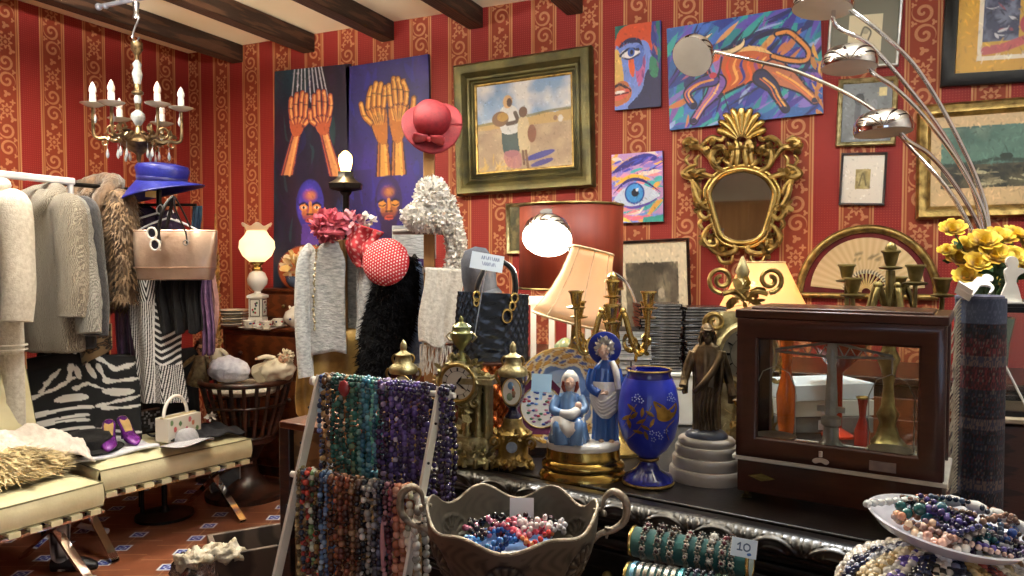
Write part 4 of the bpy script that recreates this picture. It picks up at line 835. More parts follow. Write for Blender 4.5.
# handbag
ROSEG = mat('rose_gold_leather', '#d0b8a6', '#a88c7a', 6, .3, .75, .15, 40)
d = D0-.22; q = P(176, 280, d); sc = d/745
t = thing('handbag', 'large metallic rose-gold tote bag with black straps hanging on the stand', 'bag', q, FACE)
W2 = .205; Hh = 50*sc
mb = MB(); rings = []
for z, hw, hd in ((0, W2*.86, .045), (.006, W2*.90, .055), (Hh*.25, W2*.95, .065), (Hh*.6, W2*1.0, .05), (Hh*.96, W2*1.03, .022), (Hh, W2*1.03, .016)): rings.append(sect(hw, hd, 40, .02, 5, 1, z, sq=.45))
mb.loft(rings); obj('body', mb, ROSEG, t, bev=.002)
mb = MB(); mb.tube([(p[0]*1.01, p[1]*1.04, p[2]) for p in sect(W2*.95, .065, 40, 0, 5, 1, Hh*.25, sq=.45)], .003, 5, closed=True); mb.tube(sect(W2*1.03, .018, 40, 0, 5, 1, Hh*.97, sq=.45), .004, 5, closed=True); obj('seam_piping', mb, mat('rose_gold_piping', '#a88870', '#8c6c58', 20, .4, .4), t)
BLKL = mat('black_leather', '#16151a', '#0b0b0e', 30, .4, 0, .2, 120)
for yy in (-.05, .03):
    mb = MB(); mb.tube(smooth([(-.055, yy, Hh*.72), (-.06, yy, Hh*1.0), (-.035, yy+.0, Hh*1.4), (-.005, 0, Hh*1.66), (.025, yy, Hh*1.4), (.075, yy, Hh*.95), (.08, yy, Hh*.72)], 6), .009, 8, flat=.5); s = obj('strap', mb, BLKL, t)
    mb = MB()
    for x in (-.057, .08): mb.tube(arc((x, yy-.012, Hh*.74), .012, 0, TAU, 14)[:-1], .003, 6, closed=True)
    obj('buckle_ring', mb, STEEL, s)
# sunglasses hung on the bag
q = P(152, 234, d-.085)
for nm, px, py, lab in (('a', 153.5, 239, 'white framed sunglasses hanging by one arm from the edge of the metallic handbag'),):
    q = P(px, py, d-.09); t = thing('sunglasses', lab, 'sunglasses', q, rot=(0, math.radians(76), FACE))
    mb = MB()
    for s in (-1, 1): mb.tube([(s*.030+.027*cos(a), 0, .023*sin(a)) for a in np.linspace(0, TAU, 20)[:-1]], .0055, 7, closed=True)
    mb.tube([(-.008, 0, .008), (0, -.003, .011), (.008, 0, .008)], .004, 6); obj('front_frame', mb, WHITEP, t)
    for s in (-1, 1):
        mb = MB(); mb.lathe([(0, -.002), (.025, -.001), (.025, .001), (0, .002)], 18, T(s*.030, 0, 0) @ RX(PI/2) @ SCL(1, .85, 1)); obj('lens', mb, mat('dark_lens', '#22222c', '#101018', 5, .08, coat=.5), t)
        mb = MB(); mb.tube([(s*.056, 0, .008), (s*.058, .03, .006), (s*.050, .075, -.01)], .003, 6); obj('temple', mb, WHITEP, t)
# ================================================================== CREAM LEATHER BENCH AND CHAIR
LEATH = mat('cream_leather', '#d9d2ac', '#c8bf96', 8, .42, 0, .12, 90, coat=.15)
PIPE = mat('leather_seam', '#8a8362', '#6e684c', 30, .6)
def cushion(name, parent, L, D, H, loc=(0, 0, 0), rot=None, nx=3, ny=3):
    """tufted leather slab, local x 0..L, y 0..D, z 0..H"""
    mb = MB(); n, m = 30, 24
    def top(u, v):
        d = min(1, min(u, 1-u)*9, min(v, 1-v)*9)**.5; q = abs(sin(PI*nx*u)*sin(PI*ny*v))**.3
        return (L*u, D*v, H*(.80+.12*d+.10*q*d))
    mb.grid(top, n, m)
    mb.grid(lambda u, v: (L*u, D*(1-v), H*.02), 2, 2)
    for f in (lambda u, v: (L*u, -.012*sin(PI*v), H*(.02+.78*v)), lambda u, v: (L*(1-u), D+.012*sin(PI*v), H*(.02+.78*v)), lambda u, v: (L+.012*sin(PI*v), D*u, H*(.02+.78*v)), lambda u, v: (-.012*sin(PI*v), D*(1-u), H*(.02+.78*v))): mb.grid(f, 12, 6)
    o = obj(name, mb, LEATH, parent, loc, rot)
    mb = MB()
    for z in (.03, .81): mb.tube([(0, 0, H*z), (L, 0, H*z), (L, D, H*z), (0, D, H*z)], .004, 5, closed=True)
    obj('piping', mb, PIPE, o); return o
def xframe(t, x, D, zt):
    for a, b in ((0, D), (D, 0)):
        mb = MB(); q = smooth([(x, a-.02*(1 if a == 0 else -1), .012), (x, a*.72+b*.28, zt*.38), (x, (a+b)/2, zt*.62), (x, a*.2+b*.8, zt*.86), (x, b, zt)], 6)
        n = len(q); w = .006
        for sg in (0,):
            vs = []; fs = []
            for i, p in enumerate(q):
                tn = (q[min(i+1, n-1)]-q[max(i-1, 0)]).normalized(); nn = Vector((0, -tn.z, tn.y))*.007
                vs += [p+nn+Vector((-.018, 0, 0)), p+nn+Vector((.018, 0, 0)), p-nn+Vector((.018, 0, 0)), p-nn+Vector((-.018, 0, 0))]
            for i in range(n-1):
                for k in range(4): fs.append((i*4+k, i*4+(k+1) % 4, i*4+4+(k+1) % 4, i*4+4+k))
            mb.add(vs, fs, None, False)
        obj('leg', mb, CHROME, t)
def straps(t, L, D, z, n=9):
    for i in range(n):
        mb = MB(); x = L*(i+.5)/n; mb.box((x, D/2, z), (L/n*.55, D+.03, .012)); mb.box((x, -.014, z-.004), (L/n*.55, .008, .022)); obj('strap', mb, LEATH, t)
    for y in (0, D): mb = MB(); mb.box((L/2, y, z-.014), (L, .03, .012)); obj('frame_rail', mb, CHROME, t)
bdir = math.atan2(.973, .229)
t = thing('bench', 'cream leather cross-legged bench heaped with shoes and bags beside the chair', 'bench', (-3.105, 2.29, 0), bdir)
cushion('seat_cushion', t, .775, .52, .125, (0, 0, .335)); straps(t, .775, .52, .326); xframe(t, .05, .5, .32); xframe(t, .71, .5, .32)
cdir = math.atan2(.993, .12)
t = thing('lounge_chair', 'cream leather cross-legged chair with a blond fur on its seat', 'chair', (-3.02, 1.46, 0), cdir)
cushion('seat_cushion', t, .72, .54, .125, (0, 0, .335)); straps(t, .72, .5, .326); xframe(t, .03, .55, .32); xframe(t, .66, .55, .32)
cushion('back_cushion', t, .72, .50, .10, (0, .55, .40), Euler((math.radians(72), 0, 0)))
# helper that puts points on the bench top
bx_, by_ = Vector((.229, .973, 0)), Vector((-.973, .229, 0)); BT = .463
def bench(px, py, z=BT): return onZ(px, py, z)
FURC = mat('blond_lamb_fur', '#d8c492', '#a08a58', 26, .9, 0, 1, 60, sheen=.4, stretch=(1, 1, .5))
q = onZ(26, 476, .50); t = thing('fur_wrap', 'blond long-haired fur lying on the cream chair', 'fur', (q.x-.17, q.y-.02, .480), cdir)
mb = MB()
def furp(u, v):
    a = TAU*u; r = sin(PI*.5*v); z = cos(PI*.5*v); f = 1+.06*sin(7*a+9*v)
    return (.29*r*f*cos(a), .20*r*f*sin(a), .004+.125*z*(1+.12*sin(5*a)*r))
mb.grid(furp, 90, 40); o = obj('fur', mb, FURC, t, disp=.035, dscale=.018)
mb = MB(); random.seed(5)
for i in range(1600):
    u, v = random.random(), random.uniform(.2, 1); p = Vector(furp(u, v)); d = Vector((p.x, p.y, .02)).normalized()+Vector((random.gauss(.5, .3), random.gauss(0, .3), random.gauss(-.25, .25))); d.normalize()
    s = d.cross(Vector((0, 0, 1))).normalized()*.006; L = random.uniform(.03, .06); mb.add([p-s, p+s, p+d*L], [(0, 1, 2)])
obj('hair_locks', mb, mat('blond_locks', '#e2d0a0', '#b09a66', 40, .8, sheen=.3), t)
TUL = mat('white_tulle', '#efe8de', '#d6ccc0', 30, .9, 0, .6, 80, sheen=.3)
q = onZ(28, 446, .60); t = thing('tulle_scarf', 'white crumpled tulle thrown over the blond fur', 'scarf', (q.x-.10, q.y+.02, .585), cdir)
mb = MB(); mb.grid(lambda u, v: ((u-.5)*.52, (v-.5)*.28, .02+.05*sin(PI*u)*sin(PI*v)+.014*sin(17*u+5*v)+.012*sin(11*v-9*u)-.05*abs(2*u-1)**3-.06*abs(2*v-1)**3), 50, 40); obj('cloth', mb, TUL, t, solid=.005, disp=.02, dscale=.03)
# zebra throw over a low rack behind the bench
ZEB = vc('zebra_plush', .9, sheen=.2)
zw = []
def zebcol(u, v):
    # hand-cut white tongues on black
    x, y = u, min(v*1.62, 1.5)
    if y > 1.04: y = 2.06-y
    for cx, cy, rx, ry, rot in ((.36, .70, .16, .065, -.03), (.80, .57, .15, .065, -.12), (.42, .30, .03, .11, -.15), (.55, .27, .035, .12, -.35)):
        dx, dy = x-cx, y-cy; c, s = cos(rot), sin(rot)
        if ((dx*c+dy*s)/rx)**2+((-dx*s+dy*c)/ry)**2 < 1: return hx('#dcdad2')
    b = [(0, .60, .22, .52, .030), (.22, .52, .38, .38, .028), (.15, .40, .26, .22, .028), (.36, .20, .33, .44, .026), (.62, .18, .70, .40, .024), (.70, .40, 1, .34, .034), (.62, .06, .78, .20, .03), (.78, .20, 1, .10, .03), (0, .88, .55, .86, .032), (.60, .84, .80, .72, .024), (.80, .72, 1, .64, .03), (.10, .52, .18, .36, .02), (.40, .55, .52, .46, .03), (.52, .48, .66, .54, .022), (.66, .86, 1, .80, .026), (0, 1.02, .5, .99, .03)]
    for x1, y1, x2, y2, w in b:
        dx, dy = x2-x1, y2-y1; tt = max(0, min(1, ((x-x1)*dx+(y-y1)*dy)/(dx*dx+dy*dy)))
        if math.hypot(x-x1-tt*dx, y-y1-tt*dy) < w*(1.1-.5*tt+.25*sin(9*tt+x1*20)): return hx('#dcdad2')
    return hx('#0d0d10')
zd = 3.86; q0 = P(28, 366, zd-.18); q1 = P(137, 366, zd+.12); zl = (q1-q0); zl.z = 0; W_ = zl.length; za = math.atan2(zl.y, zl.x)
t = thing('low_rack', 'low black metal rack behind the bench holding the zebra throw', 'rack', ((q0.x+q1.x)/2-.03, (q0.y+q1.y)/2+.06, 0), za)
zt = q0.z+.01
for s in (-1, 1):
    mb = MB(); mb.tube([(s*W_*.47, 0, .0), (s*W_*.47, 0, zt)], .011, 8); obj('post', mb, BLACK, t)
mb = MB(); mb.tube([(-W_*.5, 0, zt), (W_*.5, 0, zt)], .012, 8); obj('top_bar', mb, BLACK, t)
t = thing('zebra_throw', 'black and white zebra print throw hanging behind the bench', 'throw', ((q0.x+q1.x)/2, (q0.y+q1.y)/2, zt+.02), za)
mb = MB()
mb.grid(lambda u, v: ((u-.5)*W_, -.02-.02*sin(u*8)-.05*v+(.05*(1-min(1, v*9))), -.50*v+.02*sin(u*5)-.004), 150, 110, cfn=zebcol); obj('cloth', mb, ZEB, t, solid=.012)
t = thing('shade_sheet', 'added black sheet along the left wall standing in for the shade under the bench', 'cloth', (-4.12, 2.75, .80), PI/2); drape(t, BLACKF, 2.1, .79, .012, 5, 30)  # black sheet added in place of the deep shade under the bench
q = P(75, 330, 4.05); t = thing('skirt', 'black skirt hanging on the rail above the zebra throw', 'skirt', q, za); drape(t, mat('charcoal_cloth', '#26262c', '#141418', 40, .9, 0, .2, 120), .34, .30, .03, 3, 12)
# ---- objects on the bench
q = bench(95, 462); t = thing('cloth', 'folded white cloth spread on the bench under the purple shoes', 'cloth', (q.x-.16, q.y+.10, BT+.005), bdir)
mb = MB(); mb.grid(lambda u, v: ((u-.5)*.50, (v-.5)*.34, .012+.006*sin(9*u+4*v)+.004*sin(15*v)), 30, 24); obj('folded_layer', mb, mat('white_cotton', '#dcdde4', '#c2c4d0', 20, .85, 0, .2, 80), t, solid=.012)
PURG = mat('purple_glitter', '#7c2a9c', '#3c1050', 260, .25, .35, .3, 300, coat=.4)
def shoe(loc, rz, lab, up=0):
    t = thing('high_heel_shoe', lab, 'shoe', loc, rot=(0, up, rz), group='pair of purple glitter shoes')
    mb = MB()   # upper along +x (toe)
    secs = [(-.075, .026, .120, .078), (-.06, .032, .118, .070), (-.03, .030, .100, .062), (0, .029, .080, .040), (.035, .033, .052, .016), (.07, .038, .046, .006), (.10, .034, .036, .003), (.125, .018, .020, .002), (.135, .006, .010, .002)]
    mb.loft([[(x, hw*cos(a), (zb+zt)/2+(zt-zb)/2*sin(a)) for a in np.linspace(0, TAU, 17)[:-1]] for x, hw, zt, zb in secs]); obj('upper', mb, PURG, t)
    mb = MB(); mb.loft([[(-.072+x, r*cos(a), z) if False else (-.066-x+r*cos(a), r*sin(a), z) for a in np.linspace(0, TAU, 11)[:-1]] for z, r, x in ((.0, .007, .004), (.03, .007, .003), (.06, .012, 0), (.085, .02, -.004))]); obj('heel', mb, PURG, t)
    mb = MB(); mb.loft([[(x, hw*.72*cos(a), zt-.006+.004*sin(a)) for a in np.linspace(0, TAU, 13)[:-1]] for x, hw, zt in ((-.068, .024, .121), (-.03, .030, .102), (0, .028, .084), (.03, .025, .062))]); obj('insole', mb, mat('tan_insole', '#b89a60', '#98804c', 20, .6), t)
q = bench(112, 452); shoe((q.x-.02, q.y, BT+.028), bdir-2.0, 'purple glitter high heel standing in front of its pair', 0)
q = bench(122, 448); shoe((q.x, q.y+.03, BT+.028), bdir-1.7, 'purple glitter high heel tucked behind its pair on the bench')
q = bench(84, 458); t = thing('hat', 'flat black felt hat lying on the front of the bench', 'hat', (q.x-.05, q.y+.06, BT+.022), bdir)
mb = MB(); mb.lathe([(.150, .0), (.155, .006), (.11, .016), (.11, .055), (.09, .082), (0, .092)], 40); obj('felt', mb, BLACKF, t)
def bag(name, label, loc, rz, w, h, dd, m, hm, hh, hw, extra=None, hr=.006):
    t = thing(name, label, 'bag', loc, rz)
    mb = MB(); mb.loft([sect(w*.48, dd, 32, .02, 5, 1, 0, sq=.4), sect(w*.5, dd*1.1, 32, .02, 5, 1, h*.1, sq=.4), sect(w*.5, dd, 32, .03, 5, 1, h*.6, sq=.4), sect(w*.47, dd*.5, 32, .02, 5, 1, h, sq=.45), sect(w*.4, dd*.2, 32, .02, 5, 1, h*1.01, sq=.45)]); b = obj('body', mb, m, t)
    if hh:
        mb = MB(); mb.tube(arc((0, 0, h*.92), 1, 0, PI, 18) if False else [(hw*cos(a), 0, h*.92+hh*sin(a)) for a in np.linspace(0, PI, 20)], hr, 8); obj('handle', mb, hm, t)
    return t
q = bench(60, 447); bag('handbag', 'small black handbag with looped handle standing behind the black felt hat', (q.x-.12, q.y+.06, BT+.004), bdir+.2, .17, .12, .035, BLKL, BLKL, .12, .05)
FLOR = vc('sequin_print', .35, coat=.3)
q = bench(144, 438); t = thing('evening_bag', 'black sequinned evening bag behind the purple shoes', 'bag', (q.x-.1, q.y+.09, BT+.004), bdir+.1)
mb = MB(); random.seed(3); mb.sm = False
for i in range(14):
    for j in range(10):
        mb.col = random.choice([hx('#18181c'), hx('#2a2c34'), hx('#a8acb8'), hx('#101014'), hx('#3c4048'), hx('#181820')]); x, z = -.085+i*.0122, .008+j*.011
        mb.box((x+.006, -.02-.002*random.random(), z+.005), (.0125, .012, .0112))
mb.col = hx('#141418'); mb.box((0, .0, .06), (.172, .04, .118)); obj('body', mb, FLOR, t)
q = bench(179, 440); t = thing('handbag', 'white flower-painted box handbag with a rigid white arched handle', 'bag', (q.x, q.y, BT+.012), bdir+.25)
mb = MB(); random.seed(8)
def flc(u, v):
    for a, b, c in ((.2, .5, '#c05858'), (.36, .7, '#58784c'), (.55, .4, '#b84c68'), (.75, .62, '#c87858'), (.88, .35, '#587850'), (.1, .8, '#6c8858'), (.65, .8, '#c86870'), (.45, .2, '#6c7c58')):
        if math.hypot((u-a)*2.2, v-b) < .11: return hx(c)
    return hx('#ddd6c8')
mb.grid(lambda u, v: ((u-.5)*.21, -.045, .12*v), 60, 30, cfn=flc); mb.col = hx('#dcd6c8'); mb.box((0, .002, .06), (.21, .09, .119)); mb.col = hx('#c8b890'); mb.box((0, 0, .121), (.214, .02, .008)); obj('body', mb, vc('glossy_print', .3, coat=.4), t)
mb = MB(); mb.tube([(.075*cos(a)-.02, 0, .118+.105*sin(a)) for a in np.linspace(0, PI, 20)], .009, 8); obj('handle', mb, PORC, t)
STH = vc('striped_straw', .8)
q = bench(192, 446); t = thing('sun_hat', 'floppy black and white striped hat lying over the flowered handbag', 'hat', (q.x-.0, q.y-.03, BT+.035), bdir+.4, rot=(math.radians(-10), math.radians(4), bdir+.4)); t.scale = (.72, .72, .72)
mb = MB(); sc_ = lambda u, v: hx('#c8c8cc') if (v*16) % 1 < .45 else hx('#22222a')
mb.grid(lambda u, v: ((.075+.10*v)*cos(TAU*u), (.075+.10*v)*sin(TAU*u), .012*sin(3*TAU*u)*v-.02*v), 60, 48, cfn=sc_)
mb.grid(lambda u, v: (.078*cos(TAU*u)*cos(PI/2*v)**.6, .078*sin(TAU*u)*cos(PI/2*v)**.6, .085*sin(PI/2*v)), 60, 32, cfn=sc_); obj('straw', mb, STH, t, solid=.004)
q = bench(215, 438); t = thing('shawl', 'crumpled black shawl at the end of the bench beside the striped hat', 'shawl', (q.x-.12, q.y-.01, BT+.012), bdir)
mb = MB(); mb.grid(lambda u, v: ((u-.5)*.36, (v-.5)*.34, .01+.018*sin(PI*u)*sin(PI*v)+.008*sin(19*u+3*v)+.008*sin(13*v-8*u)), 40, 36); obj('cloth', mb, mat('black_navy_knit', '#16161e', '#0b0b10', 40, .9, 0, .3, 150), t, solid=.006)
q = bench(213, 430); t = thing('fabric_flower', 'small white fabric flower lying on the black shawl', 'flower', (q.x-.05, q.y+.03, BT+.055)); mb = MB(); petals(mb, (0, 0, 0), 26, .012, .022, up=1); obj('petals', mb, TUL, t)
# ---- things under the bench
q = onZ(61, 545, 0); t = thing('boot', 'zebra striped boot standing under the cream chair', 'boot', (-3.22, 2.17, 0), .6)
mb = MB(); rg = []
for z, r, x in ((.0, .042, .02), (.03, .045, .02), (.07, .04, .005), (.12, .036, 0), (.25, .045, 0), (.30, .05, 0)): rg.append([(x+r*1.1*cos(a), r*.8*sin(a), z) for a in np.linspace(0, TAU, 29)[:-1]])
mb.loft(rg)
mb.c = [hx('#d0d0cc') if sin(p[2]*95+3*math.atan2(p[1], p[0])+2*sin(p[2]*30)) > .35 else hx('#0e0e10') for p in mb.v]; obj('shaft', mb, vc('zebra_boot_cloth', .6), t, sub=1)
mb = MB(); mb.loft([[(x, hw*cos(a), .035*k+.035*k*sin(a)) for a in np.linspace(0, TAU, 17)[:-1]] for x, hw, k in ((-.03, .034, 1), (.05, .04, .95), (.12, .036, .7), (.155, .015, .45))]); obj('foot', mb, BLKL, t)
q = P(226, 492, 4.40); t = thing('round_bag', 'grey round-bottomed bag with pale piping in the shadow behind the bench leg', 'bag', (q.x, q.y, .0), FACE+.2)
D_ = [(.085*cos(a), .085+.085*sin(a)) for a in np.linspace(PI*.98, TAU+.06, 22)]+[(.085, .21), (-.085, .21)]
mb = MB(); mb.prism(D_, -.03, .03); obj('body', mb, mat('slate_grey_canvas', '#3a3c40', '#2a2c30', 30, .85), t, bev=.008); mb = MB(); mb.tube([(x, -.032, z) for x, z in D_], .005, 6, closed=True); obj('piping', mb, mat('pale_grey_piping', '#8c8e90', '#74767a', 30, .6), t)
# ---- slatted wooden planter with dolls
bk = Vector((-3.26, 3.36, 0)); ztop = .70; R = .255
t = thing('planter_basket', 'dark slatted wooden basket on a pedestal filled with dolls and lace', 'basket', bk)
mb = MB(); mb.tube([(R*cos(a), R*sin(a), ztop-.012) for a in np.linspace(0, TAU, 41)[:-1]], .017, 10, closed=True); obj('rim', mb, WOODD, t)
mb = MB(); mb.tube([(R*.62*cos(a), R*.62*sin(a), .36) for a in np.linspace(0, TAU, 33)[:-1]], .013, 8, closed=True); mb.tube([(R*.86*cos(a), R*.86*sin(a), .55) for a in np.linspace(0, TAU, 33)[:-1]], .008, 8, closed=True); obj('hoop', mb, WOODD, t)
for i in range(22):
    a = TAU*i/22; mb = MB(); mb.tube([(R*.99*cos(a), R*.99*sin(a), ztop-.01), (R*.86*cos(a), R*.86*sin(a), .55), (R*.60*cos(a), R*.60*sin(a), .34)], .011, 6, flat=.5); obj('slat', mb, WOODD, t)
mb = MB(); mb.lathe([(.24, 0), (.24, .03), (.13, .06), (.07, .12), (.055, .2), (.10, .29), (.165, .33), (.165, .35)], 28); obj('pedestal', mb, WOODD, t)
mb = MB(); mb.ball((0, 0, .64), (.215, .215, .04), 24, 8); obj('lace_lining', mb, mat('lace', '#d8d0c0', '#a89c88', 60, .9, 0, .5, 120), t, disp=.03, dscale=.04)
SKIN = mat('doll_bisque', '#d8a888', '#c89474', 8, .5); SATIN = mat('ivory_satin', '#d8cfb8', '#b8ac90', 10, .4, 0, .25, 50)
def puff(name, label, cat, loc, r, m, amp=.03, ds=.05):
    t = thing(name, label, cat, loc); mb = MB(); mb.ball((0, 0, r[2]), r, 40, 24); obj('cloth', mb, m, t, disp=amp, dscale=ds); return t
puff('tulle_bundle', 'puffed white tulle bundle at the front left of the slatted basket', 'cloth', P(229, 379, 4.36)-Vector((0, 0, .02)), (.135, .09, .075), mat('white_tulle_bright', '#e4e4ec', '#c8c8d4', 40, .85, 0, .5, 70), .04)
puff('lace_cloth', 'folded ivory lace cloth at the right of the slatted basket', 'cloth', P(278, 378, 4.36)-Vector((0, 0, .02)), (.11, .08, .065), SATIN, .07, .06)
def doll(label, loc, rot, hair, dress):
    t = thing('doll', label, 'doll', loc, rot=rot)
    mb = MB(); mb.loft([sect(.035, .03, 20, .03, 5, 0, z, sq=.9) if z > .15 else sect(hw, hd, 20, .12, 6, 0, z, sq=.9) for z, hw, hd in ((0, .075, .05), (.06, .06, .045), (.12, .045, .035), (.16, .035, .03), (.20, .025, .022))]); obj('dress', mb, dress, t, sub=1)
    mb = MB(); mb.ball((0, 0, .235), (.030, .031, .036), 14, 10); mb.ball((0, -.031, .232), (.005, .006, .006), 8, 6); mb.tube([(0, 0, .19), (0, 0, .215)], .012, 8); obj('head', mb, SKIN, t)
    mb = MB(); [mb.ball((s*.011, -.027, .240), (.005, .004, .003), 8, 6) for s in (-1, 1)]; obj('eyes', mb, BLACK, t)
    mb = MB(); petals(mb, (0, .008, .245), 120, .032, .02, up=.4); obj('hair', mb, hair, t)
    for s in (-1, 1):
        mb = MB(); mb.tube(smooth([(s*.03, 0, .185), (s*.065, -.015, .15), (s*.08, -.05, .12)], 4), [.013, .014, .010], 8); a = obj('sleeve', mb, dress, t)
        mb = MB(); mb.ball((s*.082, -.058, .116), (.008, .012, .008), 8, 6); obj('hand', mb, SKIN, a)
doll('blond curly-haired doll in ivory sitting at the back of the basket', P(222, 380, 4.52), (0, math.radians(-12), FACE), mat('doll_blond_hair', '#b89058', '#86622f', 40, .7), SATIN)
doll('doll in an ivory satin gown lying across the top of the basket', P(256, 382, 4.40)+Vector((0, 0, .03)), (math.radians(18), math.radians(58), FACE), mat('doll_pale_hair', '#d8ccb0', '#b8a888', 40, .7), SATIN)
doll('doll in mottled brown dress between the clothes stand and the basket', P(197, 388, 4.40), (0, math.radians(8), FACE), mat('doll_brown_hair', '#4c3020', '#2c1a10', 40, .7), mat('mottled_brown_brocade', '#8c7c5c', '#4c3c2c', 40, .8, 0, .3, 90))

# ================================================================== DRESSER AND WHAT STANDS ON IT
t = thing('dresser', 'chestnut wooden dresser with drawers against the striped wall under the lit oil lamp', 'dresser', (-3.05, 3.92, 0))
mb = MB(); mb.box((0, 0, .49), (1.54, .38, .90)); obj('carcass', mb, WOODR, t, bev=.006)
mb = MB(); mb.box((0, -.01, .955), (1.60, .43, .028)); obj('top', mb, WOODR, t, bev=.008)
for r in range(3):
    for c in range(2):
        mb = MB(); x = -.385+.77*c; z = .79-.28*r; mb.box((x, -.198, z), (.70, .02, .24)); dr = obj('drawer', mb, WOODR, t, bev=.006)
        for s in (-.2, .2):
            mb = MB(); mb.ball((x+s, -.222, z), .016, 12, 8); obj('knob', mb, WOODD, dr)
mb = MB(); mb.box((0, 0, .03), (1.58, .42, .06)); obj('plinth', mb, WOODD, t)
DT = .970
t = thing('small_chest', 'small wooden chest with a drawer standing on the dresser beside the lamp', 'chest', (-3.47, 4.02, DT))
mb = MB(); mb.box((0, 0, .11), (.50, .16, .215)); mb.box((0, -.005, .226), (.54, .19, .016)); obj('case', mb, WOODR, t, bev=.004)
mb = MB(); mb.box((0, -.085, .12), (.44, .012, .15)); d_ = obj('drawer', mb, WOODR, t, bev=.003)
mb = MB(); mb.ball((0, -.098, .12), .011); obj('knob', mb, BRASSD, d_)
# oil lamp
lq = onZ(258, 326, DT); t = thing('oil_lamp', 'lit oil lamp with frosted tulip shade and painted porcelain body on the dresser', 'lamp', (lq.x, lq.y, DT)); s = lq.y/ray(258, 326).y/745
hz = lambda py: (326-py)*s
PORF = vc('flowered_porcelain', .12, coat=.6)
mb = MB(); mb.col = hx('#e4e0d4'); mb.lathe([(.085, 0), (.085, .012), (.07, .02), (.066, hz(317))], 4, RZ(PI/4+.35)); mb.col = hx('#ddd8cc'); mb.lathe([(.062, hz(317)), (.062, hz(298))], 4, RZ(PI/4+.35)); mb.col = hx('#e4e0d4'); mb.lathe([(.075, hz(298)), (.075, hz(295)), (.03, hz(293))], 4, RZ(PI/4+.35)); obj('base', mb, PORF, t, bev=.003)
mb = MB(); random.seed(2)
for k in range(4):
    X = RZ(.35+k*PI/2)
    mb.col = hx('#4c3c38'); mb.box((0, -.0455, (hz(317)+hz(298))/2), (.066, .002, hz(298)-hz(317)-.012), X); mb.col = hx('#e0dccf'); mb.box((0, -.0462, (hz(317)+hz(298))/2), (.056, .002, hz(298)-hz(317)-.022), X)
    for q in range(7): mb.col = hx(random.choice(['#a83a40', '#2c4858', '#4c6a48', '#7c4a58'])); mb.ball((random.uniform(-.018, .018), -.0475, (hz(317)+hz(298))/2+random.uniform(-.045, .045)), (.007, .002, .008), 7, 5, X)
obj('painted_panels', mb, PORF, t)
mb = MB(); mb.lathe([(.025, hz(294)), (.02, hz(291)), (.03, hz(290)), (.062, hz(284)), (.066, hz(279)), (.05, hz(273)), (.03, hz(271))], 24); obj('reservoir', mb, PORC, t)
mb = MB(); mb.lathe([(.03, hz(271)), (.035, hz(269)), (.022, hz(266)), (.045, hz(263)), (.048, hz(261))], 24); obj('burner', mb, BRASS, t)
FROST = shade_mat('frosted_glass', '#fffaf0', '#fff4e0', .7, .4)
ptsz = [(.048, 262), (.09, 256), (.113, 248), (.108, 241), (.075, 235), (.062, 231), (.080, 227), (.095, 225)]
mb = MB(); n = 48; vs = []; fs = []
for j, (r, py) in enumerate(ptsz):
    for i in range(n): a = TAU*i/n; ff = 1+(.10*sin(6*a) if j == 7 else .05*sin(6*a) if j == 6 else 0); vs.append((r*ff*cos(a), r*ff*sin(a), hz(py)+(.012*sin(6*a) if j == 7 else 0)))
for j in range(7):
    for i in range(n): fs.append((j*n+i, j*n+(i+1) % n, (j+1)*n+(i+1) % n, (j+1)*n+i))
mb.add(vs, fs); obj('glass_shade', mb, FROST, t, solid=.002)
mb = MB(); mb.ball((0, 0, hz(248)), (.03, .03, .04)); obj('flame_bulb', mb, mat('oil_lamp_bulb', '#fff0d8', '#fff0d8', 1, .3, emit=320), t)
light('oil_lamp_light', 'POINT', (lq.x, lq.y, DT+hz(247)), 125, (1, .64, .32), .03)
# crockery
PLF = mat('painted_plate', '#e6e2d6', '#d4cdbc', 30, .15, coat=.5)
pq = onZ(232, 326, DT)
for i in range(6):
    t = thing('plate', 'cream plate in the stack beside the oil lamp on the dresser', 'plate', (pq.x, pq.y, DT+.001+i*.017), .3*i, 'stacked plates on the dresser')
    mb = MB(); mb.lathe([(.055, 0), (.058, .004), (.075, .010), (.112-.003*(i % 2), .018), (.112-.003*(i % 2), .021), (.07, .013), (.05, .008), (0, .008)], 32); obj('dish', mb, PLF, t)
    mb = MB(); mb.tube([(.110*cos(a), .110*sin(a), .0205) for a in np.linspace(0, TAU, 33)[:-1]], .0016, 4, closed=True); obj('gilt_rim', mb, GOLD, t)
for i, (px, py) in enumerate(((249, 329), (266, 330), (279, 327), (270, 321))):
    q = onZ(px, py, DT); lab = ['white flowered cup and saucer in front of the oil lamp', 'white flowered cup and saucer second to the right of the lamp foot', 'white flowered cup and saucer next to the teapot spout', 'white flowered cup and saucer in the second row behind the others'][i]
    t = thing('teacup', lab, 'cup', (q.x, min(q.y, 4.0), DT), i*.9+2.6, 'flowered cups on the dresser'); mb = MB(); mb.lathe([(.03, 0), (.032, .003), (.065, .012), (.065, .014), (.03, .007), (0, .007)], 24); obj('saucer', mb, PLF, t)
    mb = MB(); mb.lathe([(.018, .007), (.02, .012), (.034, .032), (.040, .055), (.037, .055), (.03, .034), (0, .016)], 24); c = obj('cup', mb, PLF, t)
    mb = MB(); mb.tube(arc((.044, 0, .034), .014, -PI*.6, PI*.6, 10), .003, 6); obj('handle', mb, PLF, c)
    mb = MB(); random.seed(i)
    for k in range(10): a = random.uniform(0, TAU); mb.col = hx(random.choice(['#a83038', '#2c3c6c', '#3c6840'])); mb.ball((.037*cos(a), .037*sin(a), .036), (.007, .007, .006), 7, 5)
    obj('painted_sprigs', mb, PORF, c)
